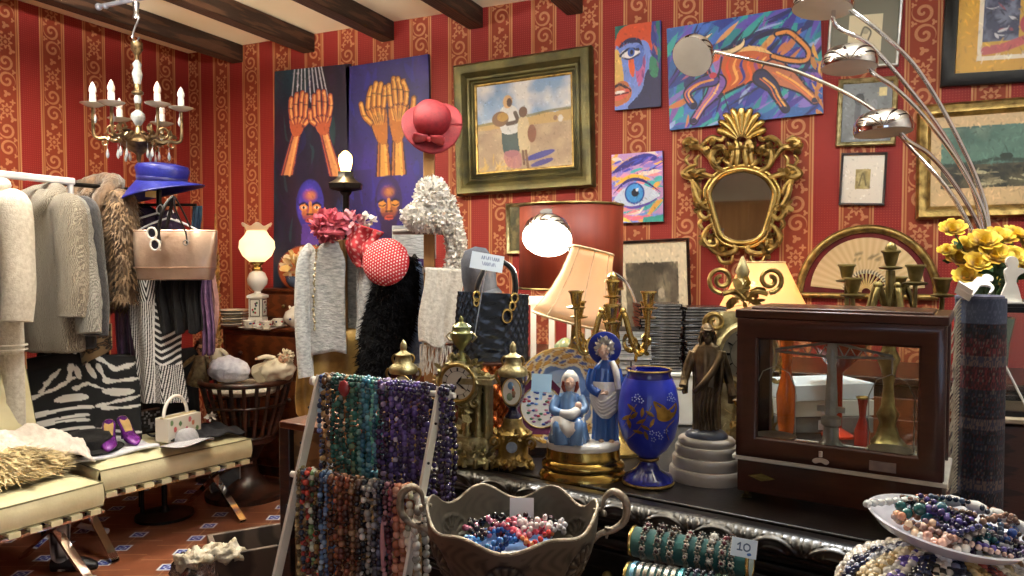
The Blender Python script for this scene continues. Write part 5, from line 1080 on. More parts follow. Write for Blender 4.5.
q = onZ(297, 327, DT); t = thing('teapot', 'white porcelain teapot painted with sprigs at the right of the dresser top', 'teapot', (q.x, q.y, DT), 2.6)
mb = MB(); mb.lathe([(.04, 0), (.045, .006), (.075, .035), (.085, .065), (.07, .10), (.04, .118), (.04, .12)], 28); obj('body', mb, PLF, t)
mb = MB(); mb.lathe([(.042, .119), (.035, .130), (.012, .138), (.008, .145), (.014, .155), (0, .162)], 20); obj('lid', mb, PLF, t)
mb = MB(); mb.tube(smooth([(.07, 0, .05), (.11, 0, .07), (.125, 0, .11), (.145, 0, .125)], 5), [.02, .014, .009, .008], 10); obj('spout', mb, PLF, t)
mb = MB(); mb.tube(smooth([(-.07, 0, .095), (-.115, 0, .10), (-.12, 0, .06), (-.08, 0, .035)], 5), .006, 8); obj('handle', mb, PLF, t)
mb = MB(); random.seed(12)
for k in range(16): a = random.uniform(0, TAU); z = random.uniform(.04, .09); mb.col = hx(random.choice(['#a04048', '#3c4c80', '#4c7048', '#c08848'])); mb.ball((.083*cos(a), .083*sin(a), z), (.009, .009, .007), 7, 5)
obj('painted_sprigs', mb, PORF, t)
# snail planter on small chest
q = P(287, 289, 4.92); t = thing('snail_planter', 'blue-grey ceramic snail shell planter on the small chest', 'planter', (q.x, 4.0, DT+.236), FACE)
SNAIL = mat('blue_grey_glaze', '#5c6a80', '#38445c', 12, .2, coat=.5)
mb = MB(); mb.lathe([(.04, 0), (.075, .015), (.10, .05), (.105, .085), (.095, .085), (.08, .04), (0, .02)], 28, SCL(1, .75, 1)); obj('bowl', mb, SNAIL, t)
mb = MB(); mb.tube(spiral((.075, -.05, .075), .055, .006, PI*1.1, PI*5, 44), [.03, .026, .018, .010, .005], 10); obj('shell_spiral', mb, SNAIL, t)
mb = MB(); random.seed(4); petals(mb, (-.02, .02, .15), 90, .065, .055, [hx('#e8d8b0'), hx('#d8b878'), hx('#e8c890'), hx('#e8e0c8'), hx('#d89878')], .5); obj('dried_flowers', mb, vc('dried_flower', .8), t)
# barley twist post
q = P(217, 330, 4.75); t = thing('barley_twist_post', 'thin gilt barley-twist post standing between the clothes stand and the dresser', 'post', (q.x, min(q.y, 3.9), 0))
def twist(mb, z0, z1, r, turns, X=None, c=(0, 0)):
    for ph in (0, PI): mb.tube([(c[0]+r*.5*cos(ph+TAU*turns*i/80), c[1]+r*.5*sin(ph+TAU*turns*i/80), z0+(z1-z0)*i/80) for i in range(81)], r*.62, 7, X)
mb = MB(); zt = P(217, 214, 4.75).z; twist(mb, .1, zt-.25, .024, 17); obj('twisted_shaft', mb, mat('gilded_wood', '#a8783c', '#5c3c1c', 20, .4, .4), t)
mb = MB(); mb.lathe([(.14, 0), (.14, .03), (.05, .05), (.03, .1)], 20); obj('base', mb, WOODD, t)
mb = MB(); mb.lathe([(.02, zt-.25), (.015, zt-.2), (.008, zt-.1), (.004, zt)], 10); obj('finial', mb, mat('gilded_wood', '#a8783c'), t)
# ================================================================== HAT STANDS, JACKETS AND SCARVES LEFT OF THE TABLE
TWEED = mat('pale_grey_boucle', '#c4c6c4', '#8e9290', 70, .95, 0, .6, 120, sheen=.2, stretch=(.35, 1, 1.6))
D3 = 3.35
q = P(341, 240, D3); t = thing('jacket_stand', 'pale wooden stand carrying the grey boucle jacket', 'stand', (q.x, q.y, 0))
mb = MB(); mb.box((0, 0, (q.z-.0)/2), (.045, .035, q.z)); obj('post', mb, WOODL, t, bev=.003)
mb = MB(); mb.box((0, -.03, .02), (.14, .26, .04)); obj('foot', mb, WOODL, t, bev=.004)
q = P(336, 240, D3-.03); t = thing('jacket', 'pale grey boucle jacket with chain trim hanging open on a wooden stand', 'jacket', q, FACE); t.scale = (.63, .85, 1)
s = D3/745
mb = MB(); n = 50
def jack(u, v):
    a = -PI*.5+.62+TAU*(.035+.93*u); hw = (.10+.13*min(1, v*5)) if v < .2 else .23-.02*sin(PI*v)
    return (hw*cos(a), .07*sin(a)*(1+.12*sin(5*a)*v)+0, -.49*v-.03*v*abs(cos(a))-(.03 if v < .1 else .0)*abs(cos(a)))
mb.grid(jack, n, 30); obj('body', mb, TWEED, t, solid=.010)
for sg, L in ((-1, .98), (1, .72)):
    mb = MB(); mb.tube(smooth([(sg*.16, 0, -.05), (sg*.215, 0, -.12), (sg*.225, -.03, -.35*L), (sg*.20, -.055, -.62*L)], 6), [.05, .065, .06, .052], 14); so = obj('sleeve', mb, TWEED, t)
mb = MB()
for k in range(26):
    v = k/25; p = Vector((-.105-.02*sin(2*v), -.095-.01*sin(PI*v), -.03-.36*v)); mb.ball(p+rvec(.004), .0095 if k % 2 else .007, 8, 6)
obj('chain_trim', mb, mat('pearl_chain', '#cfc6a8', '#8c7c50', 30, .25, .5), t)
q = P(338, 340, D3+.03); t = thing('skirt', 'gold satin skirt hanging below the grey boucle jacket', 'skirt', q, FACE)
mb = MB(); mb.loft([sect(w, d, 60, f, 9, 1, z) for z, w, d, f in ((.06, .15, .05, .02), (0, .16, .06, .05), (-.1, .18, .075, .10), (-.26, .20, .085, .14), (-.40, .19, .08, .12))]); obj('cloth', mb, mat('gold_satin', '#b4924c', '#6c5226', 9, .32, .25, .25, 40), t, sub=1)
q = P(378, 252, D3+.14); t = thing('jacket', 'second pale grey jacket half hidden behind the polka dot cap', 'jacket', q, FACE); garment(t, TWEED, .56, .16, .19, .05, seed=14, sleeve=.45)
q = P(372, 238, D3+.1); t = thing('jacket_stand', 'pale wooden stand behind the black fur, between the two grey jackets', 'stand', (q.x-.08, q.y, 0))
mb = MB(); mb.box((0, 0, q.z/2), (.04, .03, q.z)); obj('post', mb, WOODL, t, bev=.003); mb = MB(); mb.box((0, .05, .02), (.12, .2, .04)); obj('foot', mb, WOODL, t, bev=.004)
# pink fascinator and floral scarf
PINK = vc('coral_organza', .7); pk = [hx('#c86070'), hx('#d87c84'), hx('#b44c60'), hx('#cc6878')]
q = P(331, 226, D3-.10); t = thing('fascinator', 'big coral pink organza flower on top of the grey boucle jacket', 'hat', q, FACE)
mb = MB(); random.seed(21); mb.sm = False; mb.col = pk[0]; mb.ball((-.005, 0, 0), (.05, .04, .042), 16, 10); petals(mb, (-.005, 0, 0), 420, .052, .030, pk, .2, (1.1, .8, .9)); obj('petals', mb, PINK, t)
mb = MB(); random.seed(22); petals(mb, (.085, .02, .012), 60, .03, .030, [hx('#d08898'), hx('#c07080'), hx('#d8a0a4')], .5); obj('feather', mb, PINK, t)
mb = MB(); mb.lathe([(.06, -.04), (.065, -.03), (.05, -.01), (0, 0)], 20); obj('cap', mb, mat('coral_felt', '#b85464', '#98404c', 40, .8), t)
q = P(353, 232, D3-.10); t = thing('scarf', 'red flowered neckerchief tied on the stand between jacket and polka dot cap', 'scarf', q, FACE)
mb = MB(); random.seed(6)
mb.grid(lambda u, v: ((u-.5)*(.13-.05*v)+.07-.14*v*(1-v)*1.0-.03*v, .012*sin(u*12)+.01*sin(v*9), .04-.18*v-.04*u), 34, 40, cfn=lambda u, v: hx('#d8a8a0') if sin(u*29+4*v)*sin(v*37) > .55 else hx('#b02c34')); obj('cloth', mb, vc('flowered_cotton', .8), t, solid=.008)
q = P(367, 221, D3-.06); t = thing('fabric_flower', 'small white fabric rose beside the coral fascinator', 'flower', q, FACE); mb = MB(); petals(mb, (0, 0, 0), 40, .016, .024); obj('petals', mb, TUL, t)
# polka dot cap
q = P(386, 262, D3-.22); t = thing('cap', 'red and white polka dot beret leaning on the black fur', 'hat', q, rot=(math.radians(72), math.radians(-24), FACE))
mb = MB(); R = .098
def capp(u, v):
    a = TAU*u; z = v; r = R*(1.02*sin(PI*.5*min(1, v*1.15)) if v < .87 else 1.0-.25*(v-.87)/.13); return (r*cos(a), r*1.05*sin(a), .045*cos(PI*.5*min(1, v/.87)) if v < .87 else -.02*(v-.87)/.13)
def capc(u, v):
    x, y, _ = capp(u, v); i = math.floor(y/.0125); x2 = x/.0125+.5*(i % 2); return hx('#e8dcd8') if math.hypot(x2-math.floor(x2)-.5, y/.0125-i-.5) < .21 else hx('#b0202c')
mb.grid(capp, 160, 90, cfn=capc); obj('crown', mb, vc('dotted_cotton', .8), t)
# black fur, jeans
q = P(396, 256, D3-.12); t = thing('fur_stole', 'shaggy black fur stole draped diagonally beside the polka dot beret', 'fur', q, FACE)
mb = MB(); BLKFUR = mat('black_fur', '#08080b', '#030304', 40, .8, 0, 1, 90); BLKFUR.node_tree.nodes['Principled BSDF'].inputs['Specular IOR Level'].default_value = .15
def stole(u, v):
    c = .02-.13*v**1.2; w = .065+.045*sin(PI*min(1, v*1.1)); a = TAU*u; return (c+w*cos(a), .05*sin(a), -.62*v+.01*sin(4*a))
mb.grid(stole, 50, 60); mb.f.append(tuple(range(50))); mb.m.append(0); mb.s.append(True); obj('fur', mb, BLKFUR, t, disp=.04, dscale=.022)
mb = MB(); random.seed(9)
for i in range(1500):
    p = Vector(stole(random.random(), random.random())); d = Vector((p.x*.6+random.gauss(0, .05), -.05+random.gauss(0, .03), -.06)).normalized(); s_ = d.cross(Vector((0, 1, 0))).normalized()*.003; mb.add([p-s_, p+s_, p+d*random.uniform(.02, .045)], [(0, 1, 2)])
obj('fur_tips', mb, BLKFUR, t)
q = P(413, 262, D3-.02); t = thing('jeans', 'pale blue denim jeans folded over behind the black fur stole', 'jeans', q, FACE); drape(t, mat('pale_denim', '#6a80a0', '#4c6284', 60, .85, 0, .3, 160), .085, .44, .012, 1.2, 15, solid=.018)
q = P(414, 228, D3+.05); t = thing('handbag', 'pale grey woven handbag behind the wooden hat post', 'bag', q-Vector((0, 0, .14)), FACE)
mb = MB(); mb.loft([sect(.10, .03, 30, .02, 5, 0, z, sq=.5) for z in (0, .01, .13, .15)]); obj('body', mb, TWEED, t)
mb = MB(); mb.tube([(.07*cos(a), -.02, .0+.10-.09*sin(a)) for a in np.linspace(0, PI, 18)], .006, 6); obj('handle', mb, mat('cane_handle', '#d0c8b0', '#b0a488', 30, .5), t)
# wooden hat post with red hat, boa and fringed scarf
D4 = 3.15; q = P(429, 150, D4)
t = thing('hat_post', 'square wooden hat post with crossbar carrying the red hat and fringed scarf', 'stand', (q.x, q.y, 0), FACE)
mb = MB(); mb.box((0, 0, q.z/2), (.045, .045, q.z)); obj('post', mb, WOODL, t, bev=.003)
zc2 = P(429, 232, D4).z; mb = MB(); mb.tube([(-.15, -.03, zc2), (.115, -.03, zc2)], .012, 10); obj('crossbar', mb, mat('grey_dowel', '#9a948a', '#76706a', 20, .5), t)
zc3 = P(429, 270, D4).z; mb = MB(); mb.tube([(-.02, -.035, zc3), (.11, -.035, zc3)], .011, 10); obj('lower_bar', mb, mat('grey_dowel', '#9a948a'), t)
mb = MB(); mb.box((0, 0, .02), (.36, .30, .04)); obj('foot', mb, WOODL, t, bev=.004)
q = P(432, 124, D4-.02); t = thing('hat', 'red wide-brimmed hat with satin bow tilted on the wooden post', 'hat', q, rot=(math.radians(62), math.radians(6), FACE))
REDH = mat('coral_red_sinamay', '#8e1e2a', '#761824', 60, .6, 0, .2, 200)
mb = MB(); mb.grid(lambda u, v: ((.072+.056*v)*cos(TAU*u), (.074+.058*v)*sin(TAU*u), .005+.02*sin(TAU*u*2+1)*v-.015*v), 56, 8); obj('brim', mb, REDH, t, solid=.004)
mb = MB(); mb.lathe([(.074, 0), (.080, .03), (.078, .06), (.062, .085), (.03, .098), (0, .10)], 36, flute=lambda a, z: 1+.05*sin(3*a+1)*(z/.1)); obj('crown', mb, REDH, t)
mb = MB()
for sg in (-1, 1): mb.loft([[(sg*x, -.085-.012*sin(PI*k/5)+.010*cos(a), .022+h*sin(a)) for a in np.linspace(0, TAU, 13)[:-1]] for k, (x, h) in enumerate(((.004, .010), (.02, .022), (.045, .034), (.06, .03), (.066, .012)))])
mb.ball((0, -.095, .022), (.012, .010, .014), 10, 8); obj('bow', mb, mat('coral_satin', '#b8444c', '#98323c', 10, .38), t)
WHF = [hx('#f2eee4'), hx('#e8e4da'), hx('#f6f2ea'), hx('#e0dacf')]
q = P(432, 210, D4-.06); t = thing('feather_hat', 'white ruffled feather hat with long trailing ruffles on the crossbar', 'hat', q, FACE)
mb = MB(); random.seed(31); mb.sm = False; mb.col = WHF[1]; mb.ball((0, 0, .05), (.058, .046, .068), 20, 12); mb.ball((-.035, -.01, -.03), (.075, .046, .05), 20, 12); mb.ball((.03, 0, -.04), (.066, .044, .046), 20, 12)
petals(mb, (0, 0, .05), 1300, .064, .016, WHF, .2, (1, .8, 1.2)); petals(mb, (-.035, -.01, -.03), 1100, .064, .016, WHF, 0, (1.3, .8, .85)); petals(mb, (.03, 0, -.04), 900, .060, .016, WHF, 0, (1.2, .8, .85)); obj('ruffled_crown', mb, vc('feather_ruffle', .85, sheen=.3), t)
mb = MB(); mb.sm = False
for k in range(14): petals(mb, (.055+.045*sin(k*.20), .01, .03-.026*k), 200, .036, .015, WHF, -.2)
obj('trailing_ruffle', mb, vc('feather_ruffle', .85), t)
WOOLW = mat('white_brushed_wool', '#dcd8cc', '#bcb6a8', 70, .95, 0, .5, 140, sheen=.4)
q = P(443, 268, D4-.08); t = thing('scarf', 'white woollen fringed scarf folded over the lower bar of the hat post', 'scarf', q, rot=(0, math.radians(3), FACE)); drape(t, WOOLW, .155, .32, .007, 1.3, 18, solid=.012)
mb = MB(); random.seed(17)
for i in range(40):
    x = -.078+.157*i/39; mb.tube(smooth([(x, .012*sin(i), -.32), (x+random.uniform(-.006, .006), .012*sin(i), -.36), (x+random.uniform(-.015, .015), .01*sin(i), -.42-random.uniform(0, .03))], 3), .0022, 5)
obj('fringe', mb, WOOLW, t)
# black street lamp style candle lamp in front of the canvases
q = P(346, 215, 3.7); t = thing('lantern_lamp', 'black post lamp with a glowing bulb in front of the two blue canvases', 'lamp', (q.x, q.y, 0)); z = lambda py: P(346, py, 3.7).z
mb = MB(); mb.lathe([(.12, 0), (.12, .03), (.03, .06), (.018, .12), (.016, z(196)), (.03, z(193)), (.02, z(190))], 20); obj('post', mb, BLACK, t)
mb = MB(); mb.lathe([(.02, z(192)), (.085, z(189)), (.09, z(184)), (.055, z(180)), (.04, z(176)), (.04, z(172))], 6); obj('lantern_head', mb, BLACK, t)
mb = MB(); mb.lathe([(.022, z(172)), (.026, z(168)), (.034, z(161)), (.030, z(156)), (.012, z(152)), (0, z(151))], 16); obj('bulb', mb, mat('warm_bulb', '#ffd080', '#ffd080', 1, .3, emit=22, ecol='#ffc060'), t)
light('lantern_light', 'POINT', (q.x, q.y-.05, z(160)), 7, WARM, .03)

# ================================================================== THE LONG CARVED TABLE
TZ = .85; eA = Vector((-.977, 1.753, 0)); eB = Vector((0, 1.58, 0)); td = (eB-eA).normalized(); tn = Vector((-td.y, td.x, 0)); ta = math.atan2(td.y, td.x)
TX0, TX1, TDP = -.30, 1.165, .92     # local x range from eA, depth
t = thing('carved_table', 'long black table with carved edge carrying the clocks, vases and glass case', 'table', eA, ta)
EBON = mat('ebonised_wood', '#17110f', '#0a0706', 3, .34, 0, .1, 40, 'wave', coat=.15, stretch=(1, 6, 6))
mb = MB(); mb.box(((TX0+TX1)/2, TDP/2+.02, TZ-.018), (TX1-TX0-.02, TDP-.02, .036)); obj('table_top', mb, EBON, t, bev=.004)
def carved():
    m, N, L, b = new_mat('carved_edge')
    b.inputs['Base Color'].default_value = (*hx('#14100e'), 1); b.inputs['Roughness'].default_value = .3; b.inputs['Coat Weight'].default_value = .3
    return m
mb = MB(); nx_, nz_ = 700, 34
def edge(u, v):
    x = TX0+(TX1-TX0)*u; prof = -.012-.030*sin(PI*v)**.6
    P_ = .115; f = (x/P_) % 1; zz = v
    r = math.hypot((f-.5)*2, (zz-.0)*1.15); k = .0035*max(0, sin(r*16)) if r < 1.02 else .004*max(0, sin((f*2 % 1-.5)*22+zz*6))
    return (x, prof-k*sin(PI*v), TZ-.050*(1-v)+.0*v)
mb.grid(edge, nx_, nz_); mb.box(((TX0+TX1)/2, .0, TZ-.026), (TX1-TX0, .03, .048)); obj('carved_moulding', mb, carved(), t)
mb = MB(); mb.box(((TX0+TX1)/2, TDP/2+.03, .42), (TX1-TX0-.08, TDP-.08, .74)); obj('cabinet_body', mb, EBON, t, bev=.004)
mb = MB()
for k, (z, w) in enumerate(((.775, .016), (.74, .010), (.71, .014), (.55, .012), (.52, .01))): mb.tube([(TX0+.03, .066, z), (TX1-.03, .066, z)], w, 8)
obj('front_mouldings', mb, EBON, t)
for k in range(3):
    mb = MB(); mb.box((TX0+.27+.48*k, .064, .63), (.42, .016, .12)); dd = obj('drawer', mb, EBON, t, bev=.004)
    mb = MB(); mb.ball((TX0+.27+.48*k, .048, .63), .014); obj('knob', mb, BRASSD, dd)
def tab(px, py): return onZ(px, py, TZ+.002)
def scale_at(q): return (q-CAM).dot(FWD)/745
# ---- cobalt vase
q = tab(648, 482); s = scale_at(q); t = thing('vase', 'tall cobalt blue glass vase with gilt bird and flower painting', 'vase', q); h = lambda py: (488-py)*s*.985
COB = mat('cobalt_glass', '#1a2484', '#141a6c', 4, .08, 0, coat=.8); COBM = mat('frosted_cobalt', '#2c3cb0', '#2430a0', 6, .28, coat=.3)
mb = MB(); mb.lathe([(r*s, h(y)) for r, y in ((0, 487), (23, 488), (25, 485), (23, 480), (12, 474), (8, 466), (9.5, 462))], 36); obj('foot', mb, COB, t)
mb = MB(); mb.lathe([(r*s, h(y)) for r, y in ((8.5, 462), (11, 460), (19, 453), (26, 441), (29.8, 424), (30, 411), (28.5, 398), (26.5, 389), (23, 381))], 48); obj('body', mb, COBM, t)
mb = MB(); mb.lathe([(r*s, h(y)) for r, y in ((22.8, 381.2), (21.5, 377), (22.5, 373), (21, 373), (20.5, 377), (21.5, 382), (26, 395))], 40); obj('neck', mb, COB, t)
for r, y, w in ((24.5, 487, .004), (9.6, 463.5, .0042), (22.3, 373, .0022)): mb = MB(); mb.tube([(r*s*cos(a), r*s*sin(a), h(y)) for a in np.linspace(0, TAU, 41)[:-1]], w, 6, closed=True); obj('gilt_band', mb, GOLD, t)
prof_v = [(26.5, 389), (28.5, 398), (30, 411), (29.8, 424), (26, 441), (19, 453)]
def onvase(px, py, o=.0012):
    r = float(np.interp(py, [p[1] for p in prof_v], [p[0] for p in prof_v])); x = (px-648)/r; a = math.asin(max(-1, min(1, x))); R = r*s+o
    return (RZ(YAW) @ Vector((R*sin(a), -R*cos(a), h(py))))
mb = MB()
def patch(poly):
    pp = smooth(poly, 4, True); c = (sum(p[0] for p in pp)/len(pp), sum(p[1] for p in pp)/len(pp)); mb.add([onvase(*c, .0022)]+[onvase(*p) for p in pp], [(0, i+1, (i+1) % len(pp)+1) for i in range(len(pp))])
patch([(651, 417), (650, 410), (647, 400), (653, 402), (658, 405), (662, 409), (667, 408), (671, 403), (672, 408), (670, 414), (664, 419), (657, 420)])
for i, (x, y, a) in enumerate(((640, 426, .5), (636, 420, 2.6), (634, 431, .2), (641, 434, 1.2), (646, 421, 2), (630, 415, 2.2), (644, 412, .6), (637, 411, 1.7), (626, 424, 1.4), (624, 418, 2.4), (628, 408, .8))): patch([(x-5*cos(a), y-5*sin(a)), (x-1.8*sin(a), y+1.8*cos(a)), (x+5*cos(a), y+5*sin(a)), (x+1.8*sin(a), y-1.8*cos(a))])
for pts in ([(626, 440), (634, 428), (640, 416), (646, 404)], [(664, 440), (660, 428), (668, 420)], [(622, 428), (626, 416), (632, 404)]): mb.tube([onvase(*p) for p in smooth(pts, 5)], .0009, 5)
obj('gilt_painting', mb, mat('gilt_enamel', '#a07c34', '#7c5c20', 60, .35, .6), t)
mb = MB()
for x, y in ((652, 432), (655, 436), (648, 438), (660, 430), (630, 399), (633, 396), (636, 400), (665, 395), (668, 400), (663, 398), (646, 431)):
    for k in range(5): a = TAU*k/5; mb.ball(onvase(x+1.9*cos(a), y+1.9*sin(a), .0006), .0017, 6, 5)
obj('enamel_flowers', mb, mat('pale_enamel', '#a8b4d8', '#98a4c8', 20, .3), t)
# ---- bronze statue on stone base
BRONZE = mat('aged_bronze', '#7a6648', '#352a1c', 18, .38, .7, .25, 60); STONE = mat('grey_alabaster', '#b8aea0', '#988e82', 9, .35, 0, .08, 40, coat=.2)
q = tab(706, 478); s = scale_at(q); t = thing('statue', 'bronze statue of a robed bearded man with open hands on grey stepped base', 'statue', q); h = lambda py: (486-py)*s
mb = MB(); mb.lathe([(r*s, h(y)) for r, y in ((0, 490.5), (35, 490), (36.5, 488), (36.5, 477), (35.5, 474.5), (32.5, 473.8), (33.6, 472), (33.6, 465), (32.6, 462.8), (29.6, 462), (30.8, 460.4), (30.8, 454), (29.8, 452), (26.6, 451.4), (27.8, 450), (27.8, 446.5), (26, 444.5), (0, 443))], 44, SCL(1, .85, 1)); obj('stone_base', mb, STONE, t)
mb = MB(); mb.ball((0, 0, h(443)), (21*s, 17*s, 9*s), 28, 14); obj('globe_mound', mb, mat('blue_grey_stone', '#5c6270', '#444954', 9, .3, coat=.3), t)
def robed(mb, H, hw_f, folds=9, seed=1, amp=.10):
    rings = []
    for j in range(41):
        v = j/40; hw, hd = hw_f(v); rings.append([(hw*cos(a)*(1+amp*(1-v)*sin(folds*a+1.5*sin(3*v+seed))), hd*sin(a)*(1+amp*1.3*(1-v*.8)*sin(folds*a+1.5*sin(3*v+seed))), H*v) for a in np.linspace(0, TAU, 73)[:-1]])
    mb.loft(rings)
def interp(tab_): xs = [p[0] for p in tab_]; return lambda v: (float(np.interp(v, xs, [p[1] for p in tab_])), float(np.interp(v, xs, [p[2] for p in tab_])))
def head(mb, c, r, X=None, beard=False):
    mb.ball(c, (r*.80, r*.92, r*1.12), 16, 12, X); c = Vector(c)
    mb.lathe([(r*.16, -r*.2), (r*.13, 0), (0, r*.25)], 7, (X or I4) @ T(c.x, c.y-r*.92, c.z-.1*r) @ RX(math.radians(-10)))
    for sg in (-1, 1): mb.ball((c.x+sg*r*.33, c.y-r*.80, c.z+r*.14), (r*.16, r*.10, r*.09), 8, 6, X); mb.ball((c.x+sg*r*.82, c.y, c.z), (r*.1, r*.2, r*.26), 8, 6, X)
    mb.tube([(c.x-r*.24, c.y-r*.82, c.z-r*.48), (c.x, c.y-r*.88, c.z-r*.50), (c.x+r*.24, c.y-r*.82, c.z-r*.48)], r*.075, 6, X)
    if beard: mb.ball((c.x, c.y-r*.55, c.z-r*.95), (r*.5, r*.42, r*.6), 12, 8, X)
def hand(mb, c, d, up, L, curl=.3):
    """palm and five separate fingers; d = pointing direction, up = back of the hand"""
    c, d, up = Vector(c), Vector(d).normalized(), Vector(up).normalized(); sd = d.cross(up).normalized(); up = sd.cross(d)
    mb.tube([c, c+d*L*.25, c+d*L*.5], [L*.16, L*.24, L*.22], 8, flat=.55)
    for k, (o, l) in enumerate(((-.19, .40), (-.065, .48), (.06, .46), (.18, .36))):
        b0 = c+d*L*.46+sd*L*o; mb.tube([b0, b0+d*L*l*.5-up*L*curl*.08, b0+d*L*l*.95-up*L*curl*.32], [L*.065, L*.06, L*.045], 6)
    b0 = c+d*L*.14-sd*L*.2; mb.tube([b0, b0+d*L*.16-sd*L*.16, b0+d*L*.36-sd*L*.20-up*L*.08], [L*.08, L*.07, L*.05], 6)
mb = MB(); Hs = (438-349)*s; X = T(0, 0, h(438)) @ RZ(YAW-.15)
B = MB(); robed(B, Hs, interp([(0, 13.5*s, 10*s), (.1, 13*s, 9.5*s), (.35, 13.5*s, 10*s), (.6, 13.5*s, 9.5*s), (.78, 15*s, 9*s), (.88, 15.5*s, 8*s), (.95, 12*s, 6.5*s), (1, 5*s, 4.5*s)]), 9, 2, .09); mb.add([X @ Vector(p) for p in B.v], B.f)
hz0 = Hs+8*s
mb.tube([(0, 0, Hs-3*s), (0, -1*s, Hs+4*s)], 4.2*s, 10, X); head(mb, (0, -2*s, Hs+9*s), 7.2*s, X, True)
mb.ball((0, 2.6*s, Hs+9.5*s), (6.9*s, 6*s, 8.6*s), 14, 10, X); mb.tube([(-4.4*s, -7.6*s, Hs+12*s), (0, -8.8*s, Hs+11.4*s), (4.4*s, -7.6*s, Hs+12*s)], .9*s, 6, X)
for sg in (-1, 1): mb.tube([(sg*5.6*s, -1*s, Hs+10*s), (sg*7*s, -1*s, Hs+2*s), (sg*6.5*s, -4*s, Hs-6*s)], [2*s, 2.4*s, 1.3*s], 7, X)
def arm(sg, el, wr, r0, r1, mbx=None):
    m_ = mbx or mb; m_.tube([Vector(el)*.6+Vector(wr)*.4, Vector(el)*.3+Vector(wr)*.7+Vector((0, 0, -3*s)), Vector(wr)+Vector((-sg*2*s, 2*s, -7*s))], [4.5*s, 5*s, 3.5*s], 9, X, flat=.6); m_.tube(smooth([(sg*13*s, 0, Hs*.88), el, wr], 6), [r0, r0*1.05, r0*.95, r1*1.25, r1*1.5], 10, X)
arm(-1, (-20*s, -1*s, Hs*.66), (-23.5*s, -8*s, Hs*.50), 5*s, 3.2*s); hand(mb, X @ Vector((-23.8*s, -9*s, Hs*.49)), X.to_3x3() @ Vector((-.65, -.7, -.15)), (0, 0, -1), 12*s)
arm(1, (20*s, 0, Hs*.62), (24.5*s, -7*s, Hs*.40), 5*s, 3.2*s); hand(mb, X @ Vector((24.8*s, -8*s, Hs*.385)), X.to_3x3() @ Vector((.6, -.7, -.35)), (0, 0, -1), 12*s)
# sash across the chest and mantle over the shoulder
mb.tube(smooth([(13*s, -7*s, Hs*.90), (6*s, -11.5*s, Hs*.72), (-4*s, -12*s, Hs*.56), (-13*s, -8*s, Hs*.44)], 6), [3*s, 3.4*s, 3.4*s, 3*s], 9, X)
mb.tube(smooth([(14*s, -5*s, Hs*.86), (12*s, -10.5*s, Hs*.55), (9*s, -12*s, Hs*.3), (10*s, -11*s, Hs*.06)], 6), [2.6*s, 2.2*s, 2.2*s, 2*s], 8, X)
for k in range(5): x = (-8+3.6*k)*s; mb.tube(smooth([(x+3*s, -9.5*s, Hs*.5), (x, -11*s, Hs*.3), (x+1*s, -11.2*s, Hs*.03)], 5), 1.2*s, 6, X)
obj('figure', mb, BRONZE, t, remesh=.0011, smooth_it=1)
mb = MB(); mb.loft([sect(14*s, 10*s, 40, .06, 9, 0, z, sq=.9) for z in (h(443), h(441), h(437))]); obj('rock_plinth', mb, BRONZE, t)
# ---- porcelain group on gold base
q = tab(583, 474); s = scale_at(q); t = thing('figurine_group', 'porcelain group of haloed standing figure and seated mother on a gold oval base', 'figurine', q, FACE-.1); h = lambda py: (480-py)*s
E = SCL(1, .72, 1)
GOLDP = mat('bright_gold_leaf', '#c4a458', '#94783c', 10, .2, 1, .05, 60)
mb = MB(); mb.lathe([(r*s, h(y)) for r, y in ((0, 486), (44, 486), (45, 483), (43, 477), (40, 474), (41.5, 471), (41, 467), (37, 464), (37.5, 461), (36.5, 458.5), (36, 452), (0, 452))], 56, E); obj('gold_base', mb, GOLDP, t)
mb = MB(); mb.lathe([(r*s, h(y)) for r, y in ((0, 453), (36, 453), (37, 449.5), (36.5, 447), (33, 445), (0, 444.5))], 48, E); obj('porcelain_slab', mb, PORC, t)
VC = vc('painted_porcelain', .16, coat=.6)
BL1, BL2, BL3, IV, FL = hx('#1c4a98'), hx('#5c86b4'), hx('#a8bccc'), hx('#dcd8d0'), hx('#dcb8a0')
# standing figure
X = T(22*s, 2*s, h(446)); Hs = (446-365)*s
mb = MB(); B = MB(); robed(B, Hs, interp([(0, 13*s, 9*s), (.2, 12*s, 9*s), (.5, 12.5*s, 9*s), (.75, 13*s, 8.5*s), (.9, 12*s, 7.5*s), (1, 5*s, 4.5*s)]), 8, 1, .08); mb.add([X @ Vector(p) for p in B.v], B.f)
mb.tube(smooth([(-12*s, 0, Hs*.88), (-15*s, -3*s, Hs*.68), (-6*s, -11*s, Hs*.60)], 6), [5*s, 5.2*s, 4.5*s], 10, X); mb.tube(smooth([(11*s, 0, Hs*.88), (15*s, -4*s, Hs*.70), (22*s, -9*s, Hs*.80)], 6), [4.6*s, 5*s, 3.6*s], 10, X)
mb.c = [BL1 if p[2] > h(446)+Hs*.55 else (Vector(BL1)*.55+Vector(BL2)*.45)[:] for p in mb.v]
mb.c = [tuple(c) for c in mb.c]; fg = obj('standing_robe', mb, VC, t)
mb = MB(); mb.col = IV
mb.loft([[X @ Vector((hw*cos(a), hd*sin(a)-1*s, Hs*z)) for a in np.linspace(PI*.95, PI*2.08, 22)]+[X @ Vector((hw*.92*cos(a), hd*.85*sin(a)-1*s, Hs*z)) for a in np.linspace(PI*2.08, PI*.95, 22)] for z, hw, hd in ((.30, 6*s, 12*s), (.36, 11*s, 12.5*s), (.46, 15*s, 12.5*s), (.58, 15.5*s, 11.5*s), (.70, 15*s, 10.5*s), (.74, 14.5*s, 10*s))])
